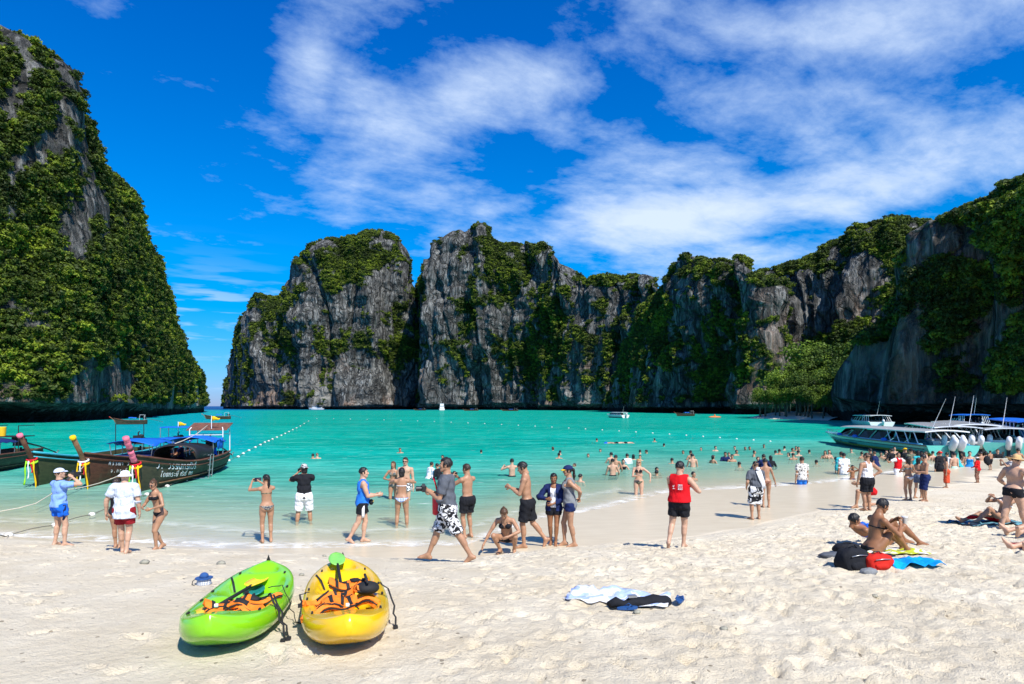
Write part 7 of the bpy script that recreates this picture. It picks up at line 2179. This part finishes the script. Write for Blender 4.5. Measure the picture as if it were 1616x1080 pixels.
kg, Mg, Dg, hbg, Lg = kayak('lime green sit-on-top kayak lying on the sand', (326, 1050), (424, 936), KG, .76, marks=True)
paddle('black shafted paddle with yellow blades on the green kayak', Mg, Dg(.36, .42, .10), Dg(.70, .10, .10), pmat('blade_yellow', (.80, .55, .02), .4), BLK)
paddle('paddle with teal blades lying low in the green kayak', Mg, Dg(.40, -.25, .06), Dg(.64, -.05, .05), pmat('blade_teal', (.01, .20, .18), .4), BLK)
gs = lambda M, p: p
def drop(M, pts):
    """ends of straps hang to the sand"""
    out = []
    for p in pts:
        w = M @ Vector(p); z = gz(w.x, w.y)
        if w.z < z + .012: w.z = z + .012
        out.append(tuple(M.inverted() @ w))
    return out
life_vest('orange life vest with black straps heaped on the green kayak', Mg, [(tuple(Dg(.30, .35, .10)), 1.9, .46, .085, 1.1, .0), (tuple(Dg(.33, .0, .13)), -1.2, .50, .095, -.9, .08), (tuple(Dg(.40, -.25, .13)), -2.0, .42, .10, .8, -.05), (tuple(Dg(.37, .25, .10)), .9, .34, .06, 1.6, .1)],
          [drop(Mg, [Dg(.36, -.5, .12), Dg(.30, -.85, .10), Dg(.27, -1.12, -.10), Dg(.25, -1.25, -.28), Dg(.20, -1.35, -.40)]), drop(Mg, [Dg(.34, -.5, .14), Dg(.32, -.9, .08), Dg(.29, -1.15, -.12), Dg(.26, -1.3, -.30), Dg(.22, -1.42, -.42)]),
           drop(Mg, [Dg(.45, -.6, .12), Dg(.48, -.9, .09), Dg(.46, -1.1, -.10), Dg(.42, -1.25, -.30), Dg(.40, -1.50, -.42)])])
ky, My, Dy, hby, Ly = kayak('yellow sit-on-top kayak lying on the sand', (550, 1046), (541, 930), KY, .76)
paddle('black shafted paddle with lime green blades on the yellow kayak', My, Dy(.46, .05, .10), Dy(.86, .20, .06), pmat('blade_lime', (.22, .60, .10), .4), BLK)
life_vest('orange life vest with black armholes heaped on the left of the yellow kayak', My, [(tuple(Dy(.34, .35, .11)), 1.7, .50, .10, .7, .05), (tuple(Dy(.36, -.05, .13)), -1.3, .50, .10, -.8, .05), (tuple(Dy(.44, .35, .12)), 1.3, .46, .06, 1.2, .1)],
          [drop(My, [Dy(.38, .8, .10), Dy(.36, .98, .10), Dy(.34, 1.0, .02)])])
life_vest('orange life vest with a black back pad on the right side of the yellow kayak', My, [(tuple(Dy(.52, -.15, .12)), -1.5, .46, .10, .6, .15), (tuple(Dy(.45, -.55, .12)), -1.0, .34, .08, 1.2, .1)],
          [drop(My, [Dy(.42, -.8, .12), Dy(.38, -1.02, .06), Dy(.33, -1.10, -.10), Dy(.30, -1.12, -.2)])])
t = thing_at('backpack_small', My @ Matrix.Translation(Dy(.43, -.50, .15)), 'small black bag lying on the life vest in the yellow kayak', 'bag'); t.name = 'bag'
MB().ball((0, 0, 0), (.10, .11, .06), 14, 9).build('pouch', BLK, t, smooth=True)
MB().tube([(-.1, 0, .06), (0, .02, .12), (.1, 0, .06)], .012, 6).build('handle', BLK, t, smooth=True)

# ------------------------------------------------------------------ small things on the sand
def on_sand(px, py, dz=0.0):
    g = ground_hit(px, py); g.z = gz(g.x, g.y) + dz; return g


g0 = on_sand(322, 922, .0)
t = thing_at('net_bag', Matrix.Translation(g0) @ Matrix.Scale(.82, 4), 'small blue and white net bag standing on the sand left of the green kayak', 'bag')
MB().tube([(0, 0, 0), (0, 0, .01), (0, 0, .08), (0, 0, .09)], [.095, .10, .085, .08], 16).build('body', cloth('net_white', (.66, .68, .70), 'check', (.30, .34, .42), 60), t, auto=.7)
MB().tube([(0, 0, .085), (0, 0, .10)], [.115, .115], 16).build('rim', cloth('net_blue', (.03, .09, .26)), t, auto=.6)
MB().ball((0, 0, .12), (.06, .06, .05), 12, 8).build('top_knob', cloth('net_blue', (.03, .09, .26)), t, smooth=True)
MB().tube([(-.10, 0, .09), (-.15, -.02, .05), (-.15, -.04, .01), (-.08, -.10, .01)], .006, 5).build('cord', BLK, t, smooth=True)
STONE = pmat('coral_stone', (.26, .25, .20), .9, var=.3, bump=.8, bscale=30)
for k, (x, y, r_) in enumerate(((228, 890, .055), (349, 891, .05), (512, 878, .03), (1095, 865, .03), (476, 908, .03), (1380, 941, .03), (1142, 996, .03), (1005, 965, .03))):
    g = on_sand(x, y, r_ * .35); rr = random.Random(k)
    m = MB().ball((0, 0, 0), (r_ * 1.2, r_, r_ * .7), 10, 7); m.v = [tuple(Vector(p) * (1 + .25 * (rr.random() - .5))) for p in m.v]
    o = m.build('coral_stone', STONE, None, smooth=True); o.location = g
    tag(o, ['greenish coral stone on the sand below the man with the bucket hat', 'small coral stone on the sand left above the green kayak', 'tiny dark stone at the wet edge above the yellow kayak', 'tiny stone beside the foot of the man in the red life vest', 'bit of coral beside the left side of the yellow kayak',
            'brown lump of coral on the sand below the blue towel', 'coral lump in the trampled sand at the lower right', 'coral bit in the sand below the rolled black clothes'][k], 'stone')
# cloth with rolled clothes and sandals
g0 = on_sand(976, 944)
def sand_sheet(cx, cy, w_, d_, rot, nx_, ny_, up, wav, seed):
    g = []
    for i in range(nx_):
        row = []
        for j in range(ny_):
            u_, v_ = (i / (nx_ - 1) - .5) * w_, (j / (ny_ - 1) - .5) * d_
            x = cx + u_ * math.cos(rot) - v_ * math.sin(rot); y = cy + u_ * math.sin(rot) + v_ * math.cos(rot)
            row.append((x, y, gz(x, y) + up + wav * float(vnoise(x * 9, y * 9, 0, seed)) + wav * .5 * float(vnoise(x * 25, y * 25, 0, seed))))
        g.append(row)
    return g
o = MB().sheet(sand_sheet(g0.x, g0.y, 1.0, .58, -.30, 26, 16, .012, .03, 5), .004).build('beach_cloth', cloth('white_blue_cloth', (.68, .69, .72), 'blotch', (.36, .46, .74), 5), None, smooth=True)
tag(o, 'white and pale blue beach cloth spread on the sand', 'cloth')
g1 = on_sand(1008, 955)
t = thing_at('rolled_clothes', Matrix.Translation(g1 + Vector((0, 0, .05))) @ Matrix.Rotation(.22, 4, 'Z'), 'roll of black clothes lying on the white beach cloth', 'clothes')
m = MB().tube([(-.30 + .075 * k, .02 * math.sin(k * 1.7), .0 + .018 * math.sin(k * 2.3)) for k in range(9)], [.04, .065, .055, .075, .06, .08, .075, .08, .065], 14, flat=.75); m.build('clothes_roll', C['black'], t, smooth=True)
MB().box((-.08, -.03, .075), (.08, .05, .02)).build('buckle', STEEL, t)
FLIP = pmat('sandal_blue', (.015, .07, .22), .5)
for k, (x, y, a, lb) in enumerate(((990, 961, .2, 'blue sandal lying against the rolled black clothes'), (1073, 950, 1.2, 'blue sandal lying alone on the sand right of the beach cloth'))):
    g = on_sand(x, y, .012); t = thing_at('sandal', Matrix.Translation(g) @ Matrix.Scale(.8, 4) @ Matrix.Rotation(a, 4, 'Z'), lb, 'sandal')
    m = MB(); n_ = 20; out = [(.13 * math.cos(q), (.048 + .008 * math.cos(q)) * math.sin(q), 0) for q in np.linspace(0, 2 * math.pi, n_, endpoint=False)]
    m.add(out + [(p[0], p[1], .022) for p in out], [tuple(range(n_))[::-1], tuple(range(n_, 2 * n_))] + [(i, (i + 1) % n_, n_ + (i + 1) % n_, n_ + i) for i in range(n_)]); m.build('sole', FLIP, t)
    MB().tube([(-.02, -.05, .02), (.03, -.03, .055), (.06, 0, .03), (.03, .03, .055), (-.02, .05, .02)], .010, 6, flat=.5).build('strap', FLIP, t, smooth=True)
# the seated woman's things
def bagobj(name, px, py, size, label, mt, cat, yaw=.3, top=True, lean=0):
    g = on_sand(px, py, size[2] * .42)
    t = thing_at(name, Matrix.Translation(g) @ Matrix.Rotation(yaw, 4, 'Z') @ Matrix.Rotation(lean, 4, 'Y'), label, cat)
    n_, k_ = 22, 12; v = []; f = []; rr = np.random.default_rng(int(px))
    for i in range(k_ + 1):
        th = math.pi * i / k_
        for j in range(n_):
            a = 2 * math.pi * j / n_; cx_ = abs(math.cos(a)) ** .55 * np.sign(math.cos(a)); sy_ = abs(math.sin(a)) ** .55 * np.sign(math.sin(a))
            cz = abs(math.cos(th)) ** .7 * np.sign(math.cos(th)); w_ = math.sin(th) ** .5 * (1 + .10 * math.sin(a * 3 + i * .8) + .05 * math.sin(a * 7 - i))
            v.append((size[0] / 2 * w_ * cx_, size[1] / 2 * w_ * sy_, size[2] / 2 * cz * (1 + .08 * math.sin(a * 2))))
    for i in range(k_):
        for j in range(n_):
            q = (j + 1) % n_; f.append((i * n_ + j, (i + 1) * n_ + j, (i + 1) * n_ + q, i * n_ + q))
    MB().add(v, f).build('bag_body', mt, t, smooth=True)
    if top:
        MB().tube([(-size[0] * .25, 0, size[2] * .42), (-size[0] * .1, 0, size[2] * .62), (size[0] * .1, 0, size[2] * .62), (size[0] * .25, 0, size[2] * .42)], .012, 6, flat=.5).build('carry_loop', BLK, t, smooth=True)
        MB().tube([(-size[0] * .3, -size[1] * .48, size[2] * .25), (0, -size[1] * .54, size[2] * .30), (size[0] * .3, -size[1] * .48, size[2] * .25)], .007, 5).build('zip', STEEL, t, smooth=True)
        MB().ball((0, -size[1] * .42, -size[2] * .15), (size[0] * .3, size[1] * .18, size[2] * .22), 12, 7).build('front_pocket', mt, t, smooth=True)
    return t


bagobj('backpack', 1344, 897, (.40, .26, .32), 'large black backpack standing on the sand beside the seated woman', C['black'], 'backpack')
bagobj('backpack', 1336, 872, (.36, .24, .16), 'flat black rucksack under the head of the reclining person', C['black'], 'backpack', .1)
bagobj('bag', 1383, 898, (.36, .24, .21), 'red bag between the black backpack and the bright blue towel', cloth('bag_red', (.52, .02, .012)), 'bag', .2)
bagobj('shoe', 1370, 905, (.22, .12, .09), 'grey shoe in front of the red bag', C['lgrey'], 'shoe', .4, False)
bagobj('folded_clothes', 1318, 880, (.42, .20, .08), 'dark folded clothes on the sand left of the black backpack', C['grey'], 'clothes', .1, False)
bagobj('shoe', 1398, 880, (.26, .12, .07), 'dark shoe on the white cloth beside the seated woman', C['black'], 'shoe', .2, False)
g0 = on_sand(1434, 893)
o = MB().sheet(sand_sheet(g0.x, g0.y, .75, .42, .12, 18, 12, .02, .07, 9), .006).build('beach_towel', cloth('azure_towel', (.0, .24, .66), 'blotch', (.0, .33, .78), 4), None, smooth=True); tag(o, 'bright blue towel crumpled on the sand right of the red bag', 'towel')
g0 = on_sand(1398, 872)
o = MB().sheet(sand_sheet(g0.x, g0.y, 1.15, .55, .05, 20, 12, .014, .02, 12), .005).build('beach_towel', cloth('lime_white_towel', (.66, .66, .60), 'blotch', (.45, .50, .03), 5), None, smooth=True); tag(o, 'white and lime patterned towel under the seated woman', 'towel')
g0 = on_sand(1575, 829)
o = MB().sheet(sand_sheet(g0.x, g0.y + .25, 1.25, .8, .0, 20, 12, .014, .03, 15), .005).build('beach_towel', cloth('dark_print_towel', (.02, .03, .05), 'blotch', (.12, .30, .36), 6), None, smooth=True); tag(o, 'dark patterned towel under the woman behind the straw hat man', 'towel')
g0 = on_sand(1660, 866)
o = MB().sheet(sand_sheet(g0.x + .2, g0.y, 1.5, .8, .0, 16, 10, .012, .02, 17), .005).build('beach_towel', cloth('red_towel', (.45, .05, .05)), None, smooth=True); tag(o, 'towel at the right edge under the lying legs', 'towel')

# ------------------------------------------------------------------ ropes and floats
FLO = pmat('float_white', (.68, .66, .60), .6, var=.15, scale=20)
def floats(pts, label, group, rr=.12, rope=True, ropelabel=None):
    P = []
    for k, (x, y) in enumerate(pts):
        g = ground_hit(x, y); p = Vector(px2(x, y)) if g.z < 0 else Vector((g.x, g.y, gz(g.x, g.y)))
        p.z = max(p.z, 0); P.append(p)
        o = MB().ball((0, 0, 0), (rr, rr, rr * .8), 12, 8).build('float', FLO, None, smooth=True); o.location = p + Vector((0, 0, rr * .35))
        tag(o, label, 'float', group)
    if rope:
        q = []
        for a, b_ in zip(P[:-1], P[1:]):
            for k in range(6):
                c = a.lerp(b_, k / 6); c.z = max(float(ground_z(c.x, c.y)), 0) + .03 + .04 * math.sin(k / 6 * math.pi); q.append(c)
        q.append(P[-1]); o = MB().tube(q, .013, 5).build('rope', pmat('wet_rope', (.16, .15, .12), .8), None); tag(o, ropelabel, 'rope')
floats([(-30, 853), (14, 847), (87, 831), (145, 814), (232, 782), (264, 769), (293, 759), (337, 740)], 'white float on the rope running from the sand to the lettered boat', 'floats on the near rope', .085, True, 'thin dark rope with white floats running from the sand past the lettered boat')
floats([(361, 728), (376, 722), (384, 717), (393, 712), (403, 707), (411, 703), (418, 699), (424, 697), (430, 694), (437, 691), (444, 688), (450, 685), (456, 682), (462, 679), (468, 676), (474, 673), (480, 669), (487, 665)],
       'white float of the swimming area line beyond the lettered boat', 'floats of the slanting line', .095, True, 'float line slanting away from the lettered boat')
floats([(500 + 26.5 * k, 661 + .0019 * (26.5 * k) ** 1.5) for k in range(28)], 'white float of the straight line across the middle of the bay', 'floats of the line across the bay', .085, False)
P = [Vector(px2(-20, 811, .05)), Vector(px2(30, 802, .12)), Vector(px2(56, 795, .2))]
c0 = rC.matrix_basis @ Vector((-.3, 0, .9)); c1 = rD.matrix_basis @ Vector((-.3, 0, .9))
o = MB().tube(P + [P[-1].lerp(c0, k / 5) - Vector((0, 0, .12 * math.sin(k / 5 * math.pi))) for k in range(1, 6)], .016, 5).build('mooring_rope', ROPE, None, smooth=True); tag(o, 'mooring rope running left from the boat with the yellow tipped prow', 'rope')
o = MB().tube([Vector(px2(95, 775, .05)).lerp(c1, k / 6) - Vector((0, 0, .15 * math.sin(k / 6 * math.pi))) for k in range(7)], .016, 5).build('mooring_rope', ROPE, None, smooth=True); tag(o, 'pale mooring rope running from the lettered boat towards the left photographer', 'rope')


# ------------------------------------------------------------------ far beaches and the grove
def mound(px0, px1, row, depth, h_, label, zoff=0):
    a, b_ = Vector(px2(px0, row)), Vector(px2(px1, row + zoff)); d = b_ - a; n_ = Vector((-d.y, d.x, 0)).normalized()
    if n_.y < 0: n_ = -n_
    g = [[tuple(a + d * (i / 30) + n_ * (depth * v_ - 2) + Vector((0, 0, -.4 + (h_ + .4) * min(1, v_ * 1.3) ** .6))) for v_ in (0, .15, .3, .6, 1)] for i in range(31)]
    o = MB().sheet(g).build('beach', sand_far, None, smooth=True); tag(o, label, None, None, 'structure'); return a, d, n_
sand_far = pmat('far_sand', (.58, .52, .42), .9)
mound(634, 672, 646.2, 22, 2.5, 'pale strip of beach between the dome and the massif')
a, d, n_ = mound(1186, 1312, 660.5, 14, 1.6, 'pale strip of beach under the grove on the right', 3.2)
BARK = wood('bark', (.10, .08, .06), .9)
GROVE = leaf_material('grove_leaves', [(0.03, 0.06, 0.008), (0.07, 0.12, 0.012), (0.15, 0.23, 0.02)])
tv = [leaf_cloud(1800, 3.0, 2.6, .21, 200 + k, 11) for k in range(3)]
tms = []
for k, (v, f) in enumerate(tv):
    o = mesh_obj('crown', v, f, GROVE); tms.append(o.data); COL.objects.unlink(o); bpy.data.objects.remove(o)
tr_m = MB().tube([(0, 0, -.5), (.1, 0, 1.5), (.0, .15, 3.2), (.3, 0, 5.2)], [.28, .20, .16, .07], 8).tube([(.05, .1, 2.6), (.8, .5, 4.2), (1.2, .9, 5.4)], [.12, .08, .03], 6).tube([(.05, .05, 2.2), (-.8, -.3, 3.8), (-1.4, -.5, 5.0)], [.11, .07, .03], 6)
tr0 = tr_m.build('trunk', BARK, None, smooth=True); trd = tr0.data; bpy.data.objects.remove(tr0)
rr = random.Random(12)
pos = [('first', 0)] and []
for row_ in range(4):
    for i in range(15): pos.append(((i + .5 + rr.uniform(-.35, .35)) / 15, 1.5 + row_ * 6 + rr.uniform(-1.5, 1.5), row_))
for k, (u_, v_, row_) in enumerate(pos):
    c = a + d * u_ + n_ * v_; H = rr.uniform(.62, 1.0) * (1 + .30 * row_)
    t = empty('tree', (c.x, c.y, .6 + row_ * 1.4), rr.uniform(0, 6.28), ['green tree standing in the front row of the grove above the far beach', 'green tree standing in the second row of the grove above the far beach', 'green tree standing behind the front rows of the far beach grove', 'green tree standing behind the front rows of the far beach grove'][row_], 'tree', 'trees of the grove on the far beach, row %s' % ['one', 'two', 'three', 'three'][row_])
    t.scale = (H, H, H)
    o = bpy.data.objects.new('trunk', trd); link(o, t)
    o = bpy.data.objects.new('crown', tms[k % 3]); link(o, t); o.location = (0, 0, 3.3)
